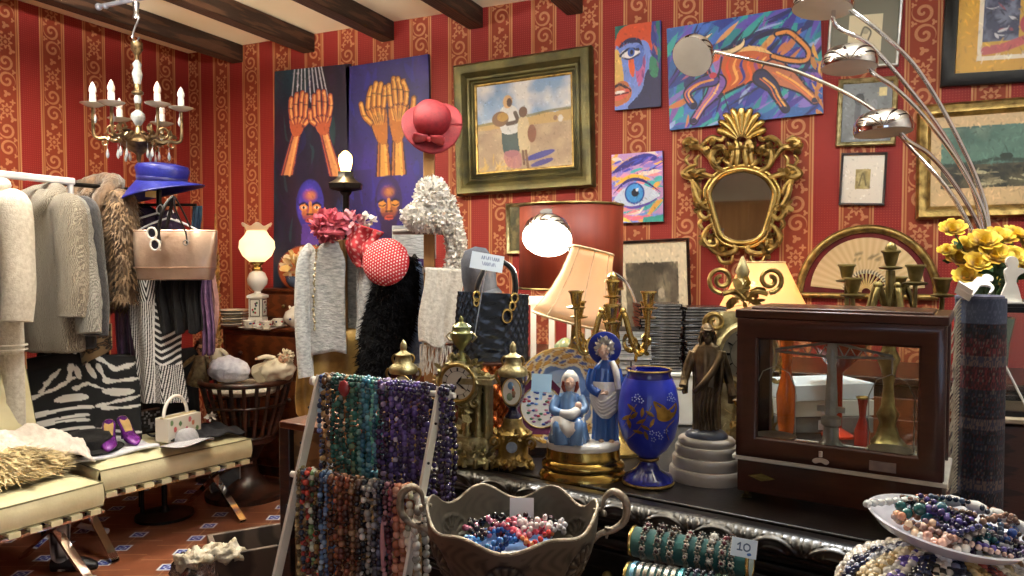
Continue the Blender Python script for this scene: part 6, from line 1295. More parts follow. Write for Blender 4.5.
for k in range(5): mb.tube(smooth([(-15*s, -3*s, Hs*(.66-.03*k)), (-5*s, -13*s, Hs*(.50-.04*k)), (10*s, -11*s, Hs*(.62-.05*k))], 6), 1.3*s, 6, X)
mb.tube(smooth([(6*s, -4*s, Hs*.98), (10*s, -8*s, Hs*.86), (12*s, -10*s, Hs*.66)], 5), [3*s, 3.5*s, 3*s], 8, X); obj('white_mantle', mb, VC, t)
mb = MB(); mb.col = FL; mb.tube([(0, 0, Hs-3*s), (-1*s, -1*s, Hs+4*s)], 3.4*s, 10, X); head(mb, (-2*s, -3*s, Hs+9*s), 6.8*s, X); obj('standing_head', mb, VC, t); mb = MB(); mb.col = FL; mb.tube([(22*s, -9*s, Hs*.80), (25*s, -10*s, Hs*.87)], [2.4*s, 2*s], 8, X); hand(mb, X @ Vector((25*s, -10*s, Hs*.87)), (.35, -.2, .9), (0, 1, 0), 9*s); obj('hand', mb, VC, t); mb = MB(); mb.col = FL; hand(mb, X @ Vector((-5*s, -12*s, Hs*.60)), (.9, -.2, .2), (0, -1, 0), 9*s); obj('hand', mb, VC, t)
mb = MB(); random.seed(3); mb.col = hx('#a8a49c'); petals(mb, X @ Vector((-1.5*s, -.5*s, Hs+12*s)), 90, 6.4*s, 5*s, up=.6); obj('standing_hair', mb, VC, t)
mb = MB(); mb.lathe([(0, -1*s), (15.5*s, -1*s), (16.5*s, 0), (15.5*s, 1*s), (0, 1*s)], 40, X @ T(-1*s, 5*s, Hs+11*s) @ RX(PI/2)); mb.col = hx('#16287c'); mb.c = [hx('#16287c')]*len(mb.v); obj('halo', mb, VC, t)
mb = MB(); mb.tube([(24*s, -8*s, Hs*.05), (24.5*s, -9*s, Hs*1.0)], .9*s, 6, X); obj('staff', mb, mat('dark_staff', '#2c2018', '#1c140e', 20, .4), t)
mb = MB(); mb.col = hx('#c8a078')
for x in (-4, 6): mb.ball((x*s, -9*s, 1.5*s), (3*s, 5*s, 2*s), 10, 6, X)
obj('feet', mb, VC, t)
# seated figure
X = T(-14*s, -4*s, h(446))
mb = MB(); B = MB(); Hb = 46*s; rings = []
for z, hw, hd, cy in ((0, 19, 16, -4), (4, 20, 17, -5), (12, 18, 16, -4), (20, 17, 14, -3), (26, 14, 10, 0), (34, 11.5, 8.5, 2), (42, 11.5, 7.5, 2), (47, 9, 6, 2), (50, 4, 4, 2)):
    rings.append([(hw*s*cos(a)*(1+.05*sin(8*a+z*.2)), (cy+hd*sin(a)*(1+.06*sin(8*a+z*.2)))*s, z*s) for a in np.linspace(0, TAU, 57)[:-1]])
mb.loft(rings, X)
mb.tube(smooth([(-11*s, 1*s, 44*s), (-15*s, -6*s, 32*s), (-3*s, -14*s, 30*s)], 6), [4.5*s, 5*s, 3.6*s], 10, X); mb.tube(smooth([(11*s, 1*s, 44*s), (15*s, -6*s, 34*s), (6*s, -14*s, 31*s)], 6), [4.5*s, 5*s, 3.6*s], 10, X)
for sg in (-1, 1): mb.tube(smooth([(sg*7*s, -4*s, 20*s), (sg*9*s, -17*s, 19*s), (sg*7*s, -18*s, 2*s)], 6), [8*s, 7.5*s, 7*s, 7.5*s], 12, X)
mb.c = [tuple((Vector(BL2)*(.55+.25*sin(p[0]*400))+Vector(BL1)*.25+Vector(BL3)*.15)) for p in mb.v]; obj('seated_robe', mb, VC, t)
mb = MB(); mb.col = IV
mb.grid(lambda u, v: X @ Vector((( -17+32*u)*s, (-17-5*sin(PI*u)-3*sin(PI*v)+1.2*sin(14*u))*s, (26-17*v+2.5*sin(7*u))*s)), 26, 14); mb.grid(lambda u, v: X @ Vector((( -17+32*u)*s, (-15-5*sin(PI*u)-3*sin(PI*v))*s, (26-17*v+2.5*sin(7*u))*s)), 26, 14)
mb.tube(smooth([(-8*s, -15*s, 31*s), (2*s, -17*s, 30*s), (9*s, -13*s, 34*s)], 5), [3.5*s, 5.5*s, 4.5*s], 10, X); obj('swaddling_cloth', mb, VC, t)
mb = MB(); mb.col = FL; mb.tube([(0, 2*s, 47*s), (0, 1*s, 54*s)], 3.2*s, 9, X); head(mb, (1*s, -1*s, 59*s), 6.4*s, X); obj('seated_head', mb, VC, t); mb = MB(); mb.col = FL; mb.ball((9.5*s, -13*s, 38*s), (3.6*s, 3.6*s, 4*s), 12, 8, X); obj('infant_head', mb, VC, t); mb = MB(); mb.col = FL; hand(mb, X @ Vector((-3*s, -15*s, 30*s)), (.9, -.3, 0), (0, -.5, .8), 9*s); hand(mb, X @ Vector((6*s, -15*s, 30*s)), (-.8, -.4, -.1), (0, -.5, .8), 9*s); obj('hands', mb, VC, t)
mb = MB(); mb.col = hx('#8c3c28'); mb.ball((1*s, 1.4*s, 60.5*s), (6.9*s, 5.9*s, 7.6*s), 18, 12, X); mb.tube([(-5*s, -1*s, 60*s), (-6*s, 0, 54*s), (-4*s, -1*s, 49*s)], [2*s, 2.2*s, 1.4*s], 8, X); mb.tube([(7*s, -1*s, 60*s), (8*s, 0, 54*s), (6*s, -1*s, 49*s)], [2*s, 2.2*s, 1.4*s], 8, X); mb.col = hx('#d8d4cc'); mb.loft([[X @ Vector((1*s+r*cos(a)*s, (3+cy+r*.9*sin(a))*s, z*s)) for a in np.linspace(0, TAU, 25)[:-1]] for z, r, cy in ((56, 9, 1.5), (60, 9.2, .8), (64, 8.2, -.6), (67.5, 6, -.8), (70.5, 2.5, -.4))]); mb.loft([[X @ Vector((1*s+r*cos(a)*s, (5+r*.6*sin(a))*s, z*s)) for a in np.linspace(0, TAU, 25)[:-1]] for z, r in ((57, 8.5), (50, 10), (40, 12), (36, 11))]); obj('bonnet', mb, VC, t)
# ---- gilt figural clock with tall urn finial
q = tab(471, 462); s = scale_at(q); h = lambda py: (464-py)*s; rz = FACE-.30
t = thing('mantel_clock', 'pale gilt mantel clock with round white dial, columns and an urn on top', 'clock', q, rz)
mb = MB(); mb.loft([sect(w*s, d*s, 44, f, 8, 0, h(y), sq=.7) for y, w, d, f in ((464, 24, 18, .02), (461, 26, 19, .05), (456, 22, 16, .12), (450, 24, 17, .14), (444, 26, 18, .10), (438, 22, 15, .04), (436, 22, 15, 0))])
for x in (-22, -11, 0, 11, 22): mb.tube([(x*s, -18*s, 0), (x*s*1.05, -19*s, h(456))], [3*s, 2*s], 8)
random.seed(1)
for x in range(-24, 26, 6): petals(mb, (x*s, -17*s, h(450)), 8, 3*s, 6*s)
obj('base', mb, GOLD2, t)
for x in (-2, 10, 19):
    mb = MB(); mb.lathe([(r*s, h(y)) for r, y in ((4.5, 437), (4.5, 433), (3, 431), (3, 390), (4.2, 387), (4.6, 384))], 14, T(x*s, -6*s, 0), flute=lambda a, z: 1+.08*cos(10*a)); obj('column', mb, GOLD2, t)
mb = MB(); mb.box((4*s, 3*s, h(410)), (34*s, 10*s, 54*s)); obj('case_back', mb, BRASSD, t, bev=.002)
mb = MB(); mb.box((10*s, -4*s, h(381)), (34*s, 20*s, 6*s)); mb.box((10*s, -4*s, h(377)), (30*s, 17*s, 3*s)); obj('entablature', mb, GOLD2, t, bev=.001)
fx, fz = -9*s, h(383)
mb = MB(); mb.lathe([(0, -6*s), (20*s, -6*s), (22*s, 0), (21.5*s, 6*s), (19*s, 7.5*s), (18*s, 6*s), (0, 6*s)], 44, T(fx, -7*s, fz) @ RX(PI/2)); obj('drum', mb, GOLD2, t)
DIAL = mat('enamel_dial', '#e0dfd4', '#cfcdbf', 10, .25, coat=.4)
def dial(t, x, y, z, r, ring=True, hands=(2.2, .6), m=DIAL):
    X = T(x, y, z) @ RX(PI/2)
    mb = MB(); mb.lathe([(0, .0005), (r, .0005), (r, 0), (0, 0)][::-1], 36, X); d = obj('dial', mb, m, t)
    mb = MB()
    for k in range(12):
        a = TAU*k/12; XX = T(x, y-.001, z) @ RY(a); mb.box((0, 0, r*.80), (r*.05*(2 if k % 3 == 0 else 1.2), .0012, r*.20), XX)
    for k in (.26, -.26): mb.ball((x+k*r*1.2, y-.001, z-r*.25), (r*.07, .001, r*.07), 8, 4)
    mb.tube([(x+r*.69*cos(w), y-.001, z+r*.69*sin(w)) for w in np.linspace(0, TAU, 41)[:-1]], r*.012, 4, closed=True); obj('hour_marks', mb, BLACK, d)
    mb = MB()
    for a, l, w in ((hands[0], .72, .045), (hands[1], .5, .065)): mb.loft([[(x+sin(a)*r*l*k+cos(a)*w*r*q*e, y-.002-.0005*(l < .6), z+cos(a)*r*l*k-sin(a)*w*r*q*e) for e in (-1, 1)]+[(x+sin(a)*r*l*k-cos(a)*w*r*q*e*-1, y-.003, z+cos(a)*r*l*k) for e in (1,)] for k, q in ((-.1, .5), (.5, 1.2), (1, .15))])
    mb.ball((x, y-.002, z), (r*.06, .002, r*.06), 8, 6); obj('hands', mb, BLACK, d)
dial(t, fx, -13.2*s, fz, 17*s)
mb = MB(); mb.tube([(fx+18*s*cos(a), -13.5*s, fz+18*s*sin(a)) for a in np.linspace(0, TAU, 37)[:-1]], 2*s, 7, closed=True); obj('bezel', mb, GOLD, t)
mb = MB(); random.seed(4)
for a in np.linspace(-.2, PI+.3, 12): petals(mb, (fx+21*s*cos(a), -7*s, fz+20*s*sin(a)), 10, 3*s, 7*s, up=.4)
for sg in (-1, 1): mb.tube(spiral((fx+sg*17*s, -10*s, fz-19*s), 6*s, 1.5*s, PI/2, PI/2+sg*PI*2.6, 20), 1.6*s, 6)
petals(mb, (fx-2*s, -12*s, fz-30*s), 40, 9*s, 9*s); obj('leaf_ornament', mb, GOLD2, t)
mb = MB(); mb.lathe([(r*s, h(y)) for r, y in ((6, 362), (4, 358), (2.2, 353), (3, 350), (8, 345), (11, 340), (12, 334), (10, 333), (9, 331), (9.5, 328), (6, 325), (2, 323), (2.4, 320), (0, 317))], 22, T(fx+1*s, -5*s, 0)); obj('urn_finial', mb, mat('green_gilt_glaze', '#8c8c54', '#4c5c44', 20, .25, .5, coat=.4), t)
for sg in (-1, 1): mb = MB(); mb.tube([(fx+s+sg*12*s, -5*s, h(334)), (fx+s+sg*16*s, -5*s, h(338)), (fx+s+sg*11*s, -5*s, h(343))], 1*s, 6); obj('urn_handle', mb, GOLD2, t)
# ---- pair of garniture urns
def garniture(q, s, lab, rz, foot_py=470):
    h = lambda py: (foot_py-py)*s
    t = thing('garniture_urn', lab, 'urn', q, rz)
    NAVY = mat('navy_porcelain', '#1c1c3c', '#12122a', 8, .12, coat=.6)
    mb = MB(); mb.lathe([(r*s, h(y)) for r, y in ((9, 421), (7, 418), (4.5, 414), (5, 411), (8, 408), (11, 402), (12.5, 390), (13, 380), (12.5, 378))], 6, RZ(.26)); obj('urn_body', mb, NAVY, t, bev=.0015)
    mb = MB(); mb.lathe([(r*s, h(y)) for r, y in ((14, 379), (15, 377), (14.5, 373), (11, 370), (8.5, 366), (8, 362), (9, 360), (5, 358), (2.6, 356), (3.5, 353), (3, 349), (1, 346), (0, 345))], 20); obj('lid', mb, GOLD2, t)
    mb = MB()
    for sg in (-1, 1): mb.tube(smooth([(sg*12*s, 0, h(388)), (sg*17*s, 0, h(381)), (sg*16*s, 0, h(375)), (sg*12*s, 0, h(377))], 4), 1.4*s, 6); mb.tube(smooth([(sg*8*s, -2*s, h(371)), (sg*11*s, -2*s, h(364)), (sg*8*s, -2*s, h(360)), (sg*6*s, -2*s, h(364))], 4), 1.3*s, 6)
    obj('handles', mb, GOLD, t)
    mb = MB(); X = T(0, -12.6*s, h(393)) @ RX(PI/2) @ SCL(.68, 1, 1)
    mb.col = hx('#d8d4c4'); mb.lathe([(0, 0), (13*s, 0), (13*s, .8*s), (0, .9*s)], 28, X)
    random.seed(3)
    for col, x, z, r in (('#7c8c6c', -2, -5, 4), ('#8c6c4c', 2, -1, 2.6), ('#b04838', 1.5, 2, 1.7), ('#5c7c98', -1, 6, 4), ('#c8a888', 1.5, 5, 1.2), ('#6c5438', 2, -4, 2)): mb.col = hx(col); mb.ball((x*s, -13.6*s, h(393)+z*s), (r*s*.8, .4*s, r*s), 9, 5)
    obj('painted_medallion', mb, VC, t)
    mb = MB(); mb.tube([(9.2*s*cos(a), -13.2*s, h(393)+13.2*s*sin(a)) for a in np.linspace(0, TAU, 29)[:-1]], .8*s, 6, closed=True); obj('medallion_rim', mb, GOLD, t)
    mb = MB(); mb.loft([sect(w*s, d*s, 40, f, 7, 1, h(y), sq=.75) for y, w, d, f in ((466, 20, 15, .06), (463, 19, 14, .10), (458, 15, 11, .05), (450, 15, 12, .04), (440, 16, 12, .06), (436, 19, 14, .08), (432, 13, 10, .06), (427, 10, 9, .02), (421, 9, 8, .02))])
    for x in (-16, 16): mb.tube(smooth([(x*s, -8*s, h(462)), (x*1.25*s, -10*s, h(466)), (x*1.2*s, -10*s, h(470))], 4), 2.4*s, 7); mb.tube(spiral((x*1.1*s, -9*s, h(444)), 6*s, 1.4*s, -PI/2, 2.2*PI, 18), 1.6*s, 6); mb.tube([(x*.9*s, 8*s, h(464)), (x*.95*s, 9*s, h(470))], 2.4*s, 7)
    random.seed(5)
    for x in range(-15, 16, 5): petals(mb, (x*s, -12*s, h(437)), 7, 2.4*s, 5*s); petals(mb, (x*s, -14*s, h(463)), 7, 2.4*s, 5*s)
    obj('gilt_plinth', mb, GOLD, t)
    mb = MB(); mb.lathe([(0, 0), (5.5*s, 0), (5.5*s, .8*s), (0, 1*s)], 20, T(0, -12.5*s, h(448)) @ RX(PI/2)); obj('blue_plaque', mb, mat('pale_blue_plaque', '#a8b8cc', '#8494b0', 90, .25), t)
q = tab(513, 466); garniture(q, scale_at(q), 'gilt-lidded navy urn on ornate gold plinth standing right of the mantel clock', FACE-.1)
q = tab(404, 450); garniture(q, scale_at(q)*.98, 'gilt-lidded navy urn rising behind the necklace rack, left of the mantel clock', FACE+.05, 458)
# ---- copper plaque, mauve dish, majolica platter, blue card
q = tab(490, 452); s = scale_at(q); t = thing('copper_plaque', 'shiny embossed copper plaque standing between the mantel clock and the navy urn', 'plaque', q+Vector((0, .03, 0)), rot=(math.radians(-8), 0, FACE))
mb = MB(); mb.grid(lambda u, v: ((u-.5)*.10, -.005-.004*sin(u*21)*sin(v*33)-.003*sin(u*9+v*14), .24*v), 30, 50); mb.box((0, .002, .12), (.10, .006, .24)); obj('plate', mb, mat('copper', '#b8683c', '#7c3c1c', 14, .25, 1, .2, 60), t)
q = tab(541, 455); s = scale_at(q); zc_ = (455-408)*s+.004
t = thing('porcelain_dish', 'mauve-bordered porcelain dish painted with birds and flowers, standing upright beside the porcelain group', 'plate', q, rot=(0, 0, FACE-.05))
mb = MB(); X = T(0, 0, zc_) @ RX(PI/2-.15); R = 29*s
mb.col = hx('#5c2444'); mb.lathe([(0, 0), (R*.8, 0), (R, .010), (R*1.0, .013), (R*.72, .006), (0, .006)], 8, X @ RZ(PI/8)); mb.col = hx('#d8d4c8'); mb.lathe([(0, .0062), (R*.70, .0066), (R*.72, .009), (R*.67, .0072), (0, .0072)][1:], 36, X); mb.lathe([(R*.70, .0075), (0, .0078)], 36, X)
random.seed(19)
for k in range(46):
    a, r = random.uniform(0, TAU), R*.62*random.random()**.5; mb.col = hx(random.choice(['#3c4c8c', '#a83c44', '#4c7458', '#c88898', '#7c4c78', '#6888b8'])); mb.ball((r*cos(a), r*sin(a), .009), (.006, .0035, .001), 7, 4, X @ RZ(0))
obj('dish', mb, VC, t)
mb = MB(); mb.tube([X @ Vector((R*.70*cos(a), R*.70*sin(a), .009)) for a in np.linspace(0, TAU, 33)[:-1]], .0016, 5, closed=True); obj('gilt_line', mb, GOLD, t)
mb = MB(); mb.box((0, .015, .012), (.07, .05, .022)); obj('easel_foot', mb, WOODD, t)
q = tab(560, 444); s = scale_at(q); t = thing('majolica_platter', 'yellow and blue painted majolica platter standing behind the porcelain group', 'platter', q+Vector((0, .02, 0)), rot=(0, 0, FACE))
mb = MB(); R = 50*s; X = T(0, 0, (444-402)*s+.012) @ RX(PI/2-.16); n = 80
def plat(u, v):
    a = TAU*u; r = R*(.001+.999*v); return X @ Vector((r*cos(a), r*sin(a), .004+.014*max(0, v-.55)/.45))
def platc(u, v):
    a = TAU*u; sc = .68+.05*sin(7*a)
    if v > .97: return hx('#c8a050')
    if v > sc:
        k = sin(a*13+v*9)*sin(v*31+a*5); return hx('#c8963c') if k > .25 else (hx('#8c5c3c') if k > .02 else (hx('#e0cc9c') if k > -.5 else hx('#4c5c94')))
    if v > sc-.05: return hx('#e8dcb8')
    y = v*sin(a); k = sin(9*v*cos(a)+2*sin(7*y)); return hx('#6c88b8') if y > .2+.1*k else (hx('#98a8c0') if k > .3 else hx('#4c689c'))
mb.grid(plat, 160, 60, cfn=platc); obj('painted_face', mb, VC, t, solid=.006)
mb = MB(); mb.box((0, .03, .012), (.10, .07, .024)); obj('easel_foot', mb, WOODD, t)
q = tab(556, 452); d = scale_at(q)*745-.02; t = thing('price_card', 'pale blue price card propped above the mauve dish', 'card', P(541, 392, d-.12), rot=(-.15, .06, FACE)); s = (d-.12)/745
mb = MB(); mb.box((0, 0, 9*s), (20*s, .0012, 18*s)); mb.box((0, .01, -4*s), (3*s, .02, 8*s)); obj('paper', mb, mat('pale_blue_card', '#a8cbe4', '#98bcd8', 8, .7), t)
q = tab(559, 425); s = scale_at(q); t = thing('ceramic_flower', 'pale green ceramic lettuce-shaped jar peeking above the majolica platter', 'jar', q+Vector((0, .06, 0)))
hh = P(559, 352, scale_at(q)*745+.05).z-TZ
mb = MB(); mb.lathe([(.03, 0), (.05, .02), (.055, hh*.5), (.04, hh*.85), (.03, hh)], 24); mb.col = None; obj('jar_body', mb, PORC, t)
mb = MB(); random.seed(7); mb.sm = True; mb.lathe([(.026, hh), (.032, hh+.01), (.034, hh+.02), (.022, hh+.034), (.01, hh+.045), (0, hh+.048)], 32, flute=lambda a, z: 1+.18*sin(6*a)); obj('leafy_lid', mb, mat('pale_green_glaze', '#a8c498', '#7c9c74', 20, .2, coat=.5), t)
# ---- brass candelabra
def candelabra(q, H, R, n, m, lab, rz, cup=.018, seed=0):
    t = thing('candelabra', lab, 'candelabra', q, rz)
    mb = MB(); mb.lathe([(r*H, z*H) for r, z in ((.19, 0), (.19, .02), (.15, .04), (.09, .07), (.05, .12), (.035, .18), (.05, .22), (.03, .26), (.022, .36), (.035, .44), (.05, .48), (.03, .53), (.022, .58), (.04, .64), (.045, .68), (.03, .74), (.022, .80), (.02, .90))], 24, flute=lambda a, z: 1+.03*cos(8*a)); obj('stem', mb, m, t)
    def cupm(mb, x, z, X): mb.lathe([(.004, z), (cup*1.35, z+.004), (cup*1.5, z+.008), (cup*.6, z+.012), (cup*.75, z+.02), (cup, z+.045), (cup*1.25, z+.050), (cup*1.2, z+.054), (cup*.8, z+.052), (cup*.8, z+.03)], 14, X @ T(x, 0, 0))
    mb = MB(); cupm(mb, 0, .90*H, I4); mb.lathe([(.012, .90*H+.05), (.016, .90*H+.06), (.010, .90*H+.072), (0, .9*H+.078)], 10); obj('centre_cup', mb, m, t)
    for i in range(n):
        X = RZ(TAU*(i+.35)/n); z0 = .66*H; zc = .80*H+(.02 if i % 2 else -.015)
        mb = MB(); mb.tube(smooth([(.01, 0, z0+.03*H), (R*.3, 0, z0+.16*H), (R*.52, 0, z0+.02*H), (R*.72, 0, z0-.07*H), (R*.95, 0, z0-.02*H), (R, 0, zc-.0)], 6), [.007, .008, .008, .008, .007, .006], 8, X)
        mb.tube(spiral((R*.55, 0, z0-.02*H), .028, .007, PI*.7, PI*2.9, 20), .005, 6, X); mb.tube(spiral((R*.98, 0, z0-.0*H), .014, .004, PI, -PI*1.0, 12), .0045, 6, X); mb.ball((R*.3, 0, z0+.17*H), .010, 8, 6, X); petals(mb, X @ Vector((R*.75, 0, z0-.06*H)), 8, .01, .022); a = obj('arm', mb, m, t)
        mb = MB(); cupm(mb, R, zc, X); obj('candle_cup', mb, m, a)
q = tab(612, 428); q = Vector((P(612, 400, 2.14).x, P(612, 400, 2.14).y, TZ+.002)); candelabra(q, P(612, 272, 2.14).z-TZ-.03, .115, 6, BRASS, 'polished brass six-arm candelabra standing behind the porcelain group', FACE)
q = P(890, 300, 2.02); candelabra(Vector((q.x, q.y, TZ+.002)), P(890, 246, 2.02).z-TZ-.01, .125, 5, BRASSD, 'tarnished brass candelabra rising behind the glass balance case', FACE+.5, .02)
# ---- cream bell lamp shade, leaning
d = 2.42; q = P(566, 324, d); tb = Vector((q.x+.02, q.y+.03, TZ+.002))
t = thing('table_lamp', 'unlit table lamp with tilted cream bell shade behind the candelabra', 'lamp', tb, FACE)
mb = MB(); mb.lathe([(.07, 0), (.07, .015), (.03, .03), (.02, .08), (.04, .16), (.035, .24), (.015, .28), (.010, .36)], 24); obj('base', mb, BRASSD, t)
s = d/745; zb = q.z-TZ+.004; sh = bpy.data.objects.new('lamp_shade_tilt', None)
mb = MB(); n = 48; vs = []; fs = []; tl = [(44, 0), (38, 12), (31, 28), (25.5, 46), (22, 66), (21, 74)]
X = T(0, 0, zb) @ RY(math.radians(14))
for r, y in tl:
    for i in range(n): vs.append(X @ Vector((r*s*cos(TAU*i/n), r*s*sin(TAU*i/n), y*s)))
for j in range(len(tl)-1):
    for i in range(n): fs.append((j*n+i, j*n+(i+1) % n, (j+1)*n+(i+1) % n, (j+1)*n+i))
mb.add(vs, fs); so = obj('bell_shade', mb, SHADEC, t, solid=.003)
mb = MB()
for k in range(8): a = TAU*k/8; mb.tube([X @ Vector((r*s*1.004*cos(a), r*s*1.004*sin(a), y*s)) for r, y in tl], .0022, 5)
for r, y in (tl[0], tl[-1]): mb.tube([X @ Vector((r*s*cos(TAU*i/40), r*s*sin(TAU*i/40), y*s)) for i in range(40)], .004, 6, closed=True)
obj('shade_braid', mb, mat('shade_braid', '#d8c49c'), so); bpy.data.objects.remove(sh)
# ---- lit spotlight on an arm
LENS = mat('lit_lens', '#fff4dc', '#fff4dc', 1, .3, emit=26)
LENSW = mat('dim_reflector', '#b4b0a6', '#a09c92', 6, .4, .1)
def head(mb_unused=None): pass
def lamp_head(parent, c, nrm, R, lens, name='lamp_head', inner=True):
    """mushroom chrome head opening along nrm"""
    X = T(*c) @ Vector(nrm).normalized().to_track_quat('Z', 'Y').to_matrix().to_4x4()
    mb = MB(); mb.lathe([(R, 0), (R*1.02, -R*.12), (R*.98, -R*.42), (R*.80, -R*.68), (R*.45, -R*.82), (R*.22, -R*.80), (0, -R*.72)], 40, X); hd = obj(name, mb, CHROME, parent)
    mb = MB(); mb.lathe([(R*.985, .001), (R*.93, -R*.03), (R*.5, -R*.05), (0, -R*.06)], 36, X); obj('reflector', mb, lens, hd); return hd
d = 2.62; q = P(547, 239, d); nv = (-FWD*.66-UPV*.73-RGT*.12).normalized(); bp = P(640, 330, d); bp.z = TZ+.002
t = thing('spot_lamp', 'lit chrome spotlight on a thin arm in front of the red-brown drum shade', 'lamp', bp)
lamp_head(t, q-bp, nv, .088, LENS)
mb = MB(); mb.tube(smooth([q-bp-nv*.05+RGT*.05, P(575, 258, d)-bp, P(601, 267, d)-bp, P(628, 285, d+.03)-bp, (0, 0, .30), (0, 0, .02)], 6), .006, 8); obj('arm', mb, CHROME, t)
mb = MB(); mb.lathe([(.08, 0), (.08, .015), (.02, .025), (.008, .04)], 24); obj('base', mb, CHROME, t)
mb = MB(); hb = P(546, 211, d)-bp; mb.tube([q-bp-nv*.05, hb], [.03, .022], 14); obj('bulb_housing', mb, mat('smoky_glass_housing', '#a8a8a4', '#8c8c88', 10, .08, .4, coat=.5), t)
l = light('spot_lamp_light', 'SPOT', q+nv*.02, 30, (1, .88, .68), .06, spot_size=math.radians(130), spot_blend=.6); l.rotation_euler = nv.to_track_quat('-Z', 'Y').to_euler()
# ---- quilted handbag on a box, grey hat, sign
d = 2.26; q = P(487, 363, d); t = thing('wooden_box', 'plain wooden box under the quilted black handbag', 'box', (q.x, q.y+.03, TZ+.002), FACE)
bh = q.z-TZ-.006; mb = MB(); mb.box((0, 0, bh/2), (.22, .12, bh)); obj('box_body', mb, WOODR, t, bev=.004); mb = MB(); mb.box((0, 0, bh+.003), (.225, .125, .008)); obj('lid', mb, WOODR, t, bev=.002)
s = d/745; t = thing('handbag', 'quilted black patent handbag with gold chain rings behind the mantel clock', 'bag', (q.x, q.y+.02, TZ+.012+bh), rot=(0, math.radians(3), FACE+.1))
mb = MB()
def quilt(u, v):
    a = TAU*u; hw = (37.5-2.5*v)*s; hd = (13-9*v)*s; c, sn = cos(a), sin(a); k = abs(sin((u*26+v*5)*PI))*abs(sin((u*26-v*5)*PI))
    r = 1+.035*k; return (hw*math.copysign(abs(c)**.5, c)*r, hd*math.copysign(abs(sn)**.5, sn)*(r+.08*k), 68*s*v)
mb.grid(quilt, 180, 60); mb.f.append(tuple(range(180))); mb.m.append(0); mb.s.append(True); mb.f.append(tuple(range(60*181, 60*181+180))[::-1]); mb.m.append(0); mb.s.append(True)
obj('body', mb, mat('black_patent', '#161c24', '#0a0e14', 8, .22, 0, .1, 50, coat=.4), t)
for yy in (-5*s, 5*s):
    mb = MB(); mb.tube(smooth([(-17*s, yy, 64*s), (-16*s, yy, 76*s), (-9*s, yy*.6, 92*s), (5*s, yy*.4, 100*s), (18*s, yy*.6, 92*s), (22*s, yy, 76*s), (21*s, yy, 64*s)], 6), 2.6*s, 8); obj('handle', mb, BLKL, t)
for x, y, z, r in ((-17, -8, 64, 4.5), (21, -8, 64, 4.5), (19, -9, 56, 4), (14, -12, 46, 6.5), (-17, -8, 58, 3.5)): mb = MB(); mb.tube([(x*s+r*s*.7*cos(a), y*s, z*s+r*s*sin(a)) for a in np.linspace(0, TAU, 21)[:-1]], 1.2*s, 6, closed=True); obj('gold_ring', mb, BRASS, t)
d = 2.75; q = P(480, 285, d); t = thing('hat_stand', 'slim dark stand under the grey felt hat', 'stand', (q.x, q.y, 0)); mb = MB(); mb.lathe([(.12, 0), (.12, .02), (.015, .04), (.012, q.z-.02)], 20); obj('pole', mb, BLACK, t); mb = MB(); mb.lathe([(.05, q.z-.02), (.06, q.z), (.04, q.z+.04), (0, q.z+.06)], 20); obj('top_knob', mb, WOODD, t)
t = thing('hat', 'grey felt hat on a slim stand behind the handwritten card', 'hat', q, rot=(.1, -.12, FACE)); t.scale = (.78, .78, 1.15)
GREYF = mat('grey_felt', '#565a64', '#464a54', 40, .9, 0, .2, 160)
mb = MB(); mb.lathe([(.078, -.02), (.082, .03), (.075, .085), (.05, .115), (0, .125)], 32, SCL(1.0, 1.1, 1)); obj('crown', mb, GREYF, t); mb = MB(); mb.lathe([(.078, -.02), (.098, -.035), (.10, -.03), (.082, -.012)], 36); obj('brim', mb, GREYF, t)
A14 = Art(80, 44, '#d4e0ea'); r_ = np.random.default_rng(2)
for row, x0, x1 in ((.28, .32, .86), (.62, .36, .74)):
    x = x0
    while x < x1: A14.line([(x, row+.10), (x+.02, row-.10), (x+.04, row+.08)] if r_.random() < .6 else [(x, row-.1), (x+.035, row+.08)], .018, '#35508c', .9, 3); x += .062
d = 2.18; q = P(487, 262, d); s = d/745; t = thing('handwritten_card', 'white card with two lines of blue handwriting propped above the black handbag', 'card', q, rot=(math.radians(-12), math.radians(10), FACE+.1))
obj('written_face', A14.mesh(33*s, 17*s, -.001), PRINT, t); mb = MB(); mb.box((0, 0, 0), (33*s, .0014, 17*s)); obj('card', mb, CARD, t)
mb = MB(); mb.tube([(0, .003, -8*s), (.0, .02, -50*s), (0, .03, -(q.z-TZ-.012-bh)+.07)], .0018, 5); obj('wire_holder', mb, STEEL, t)
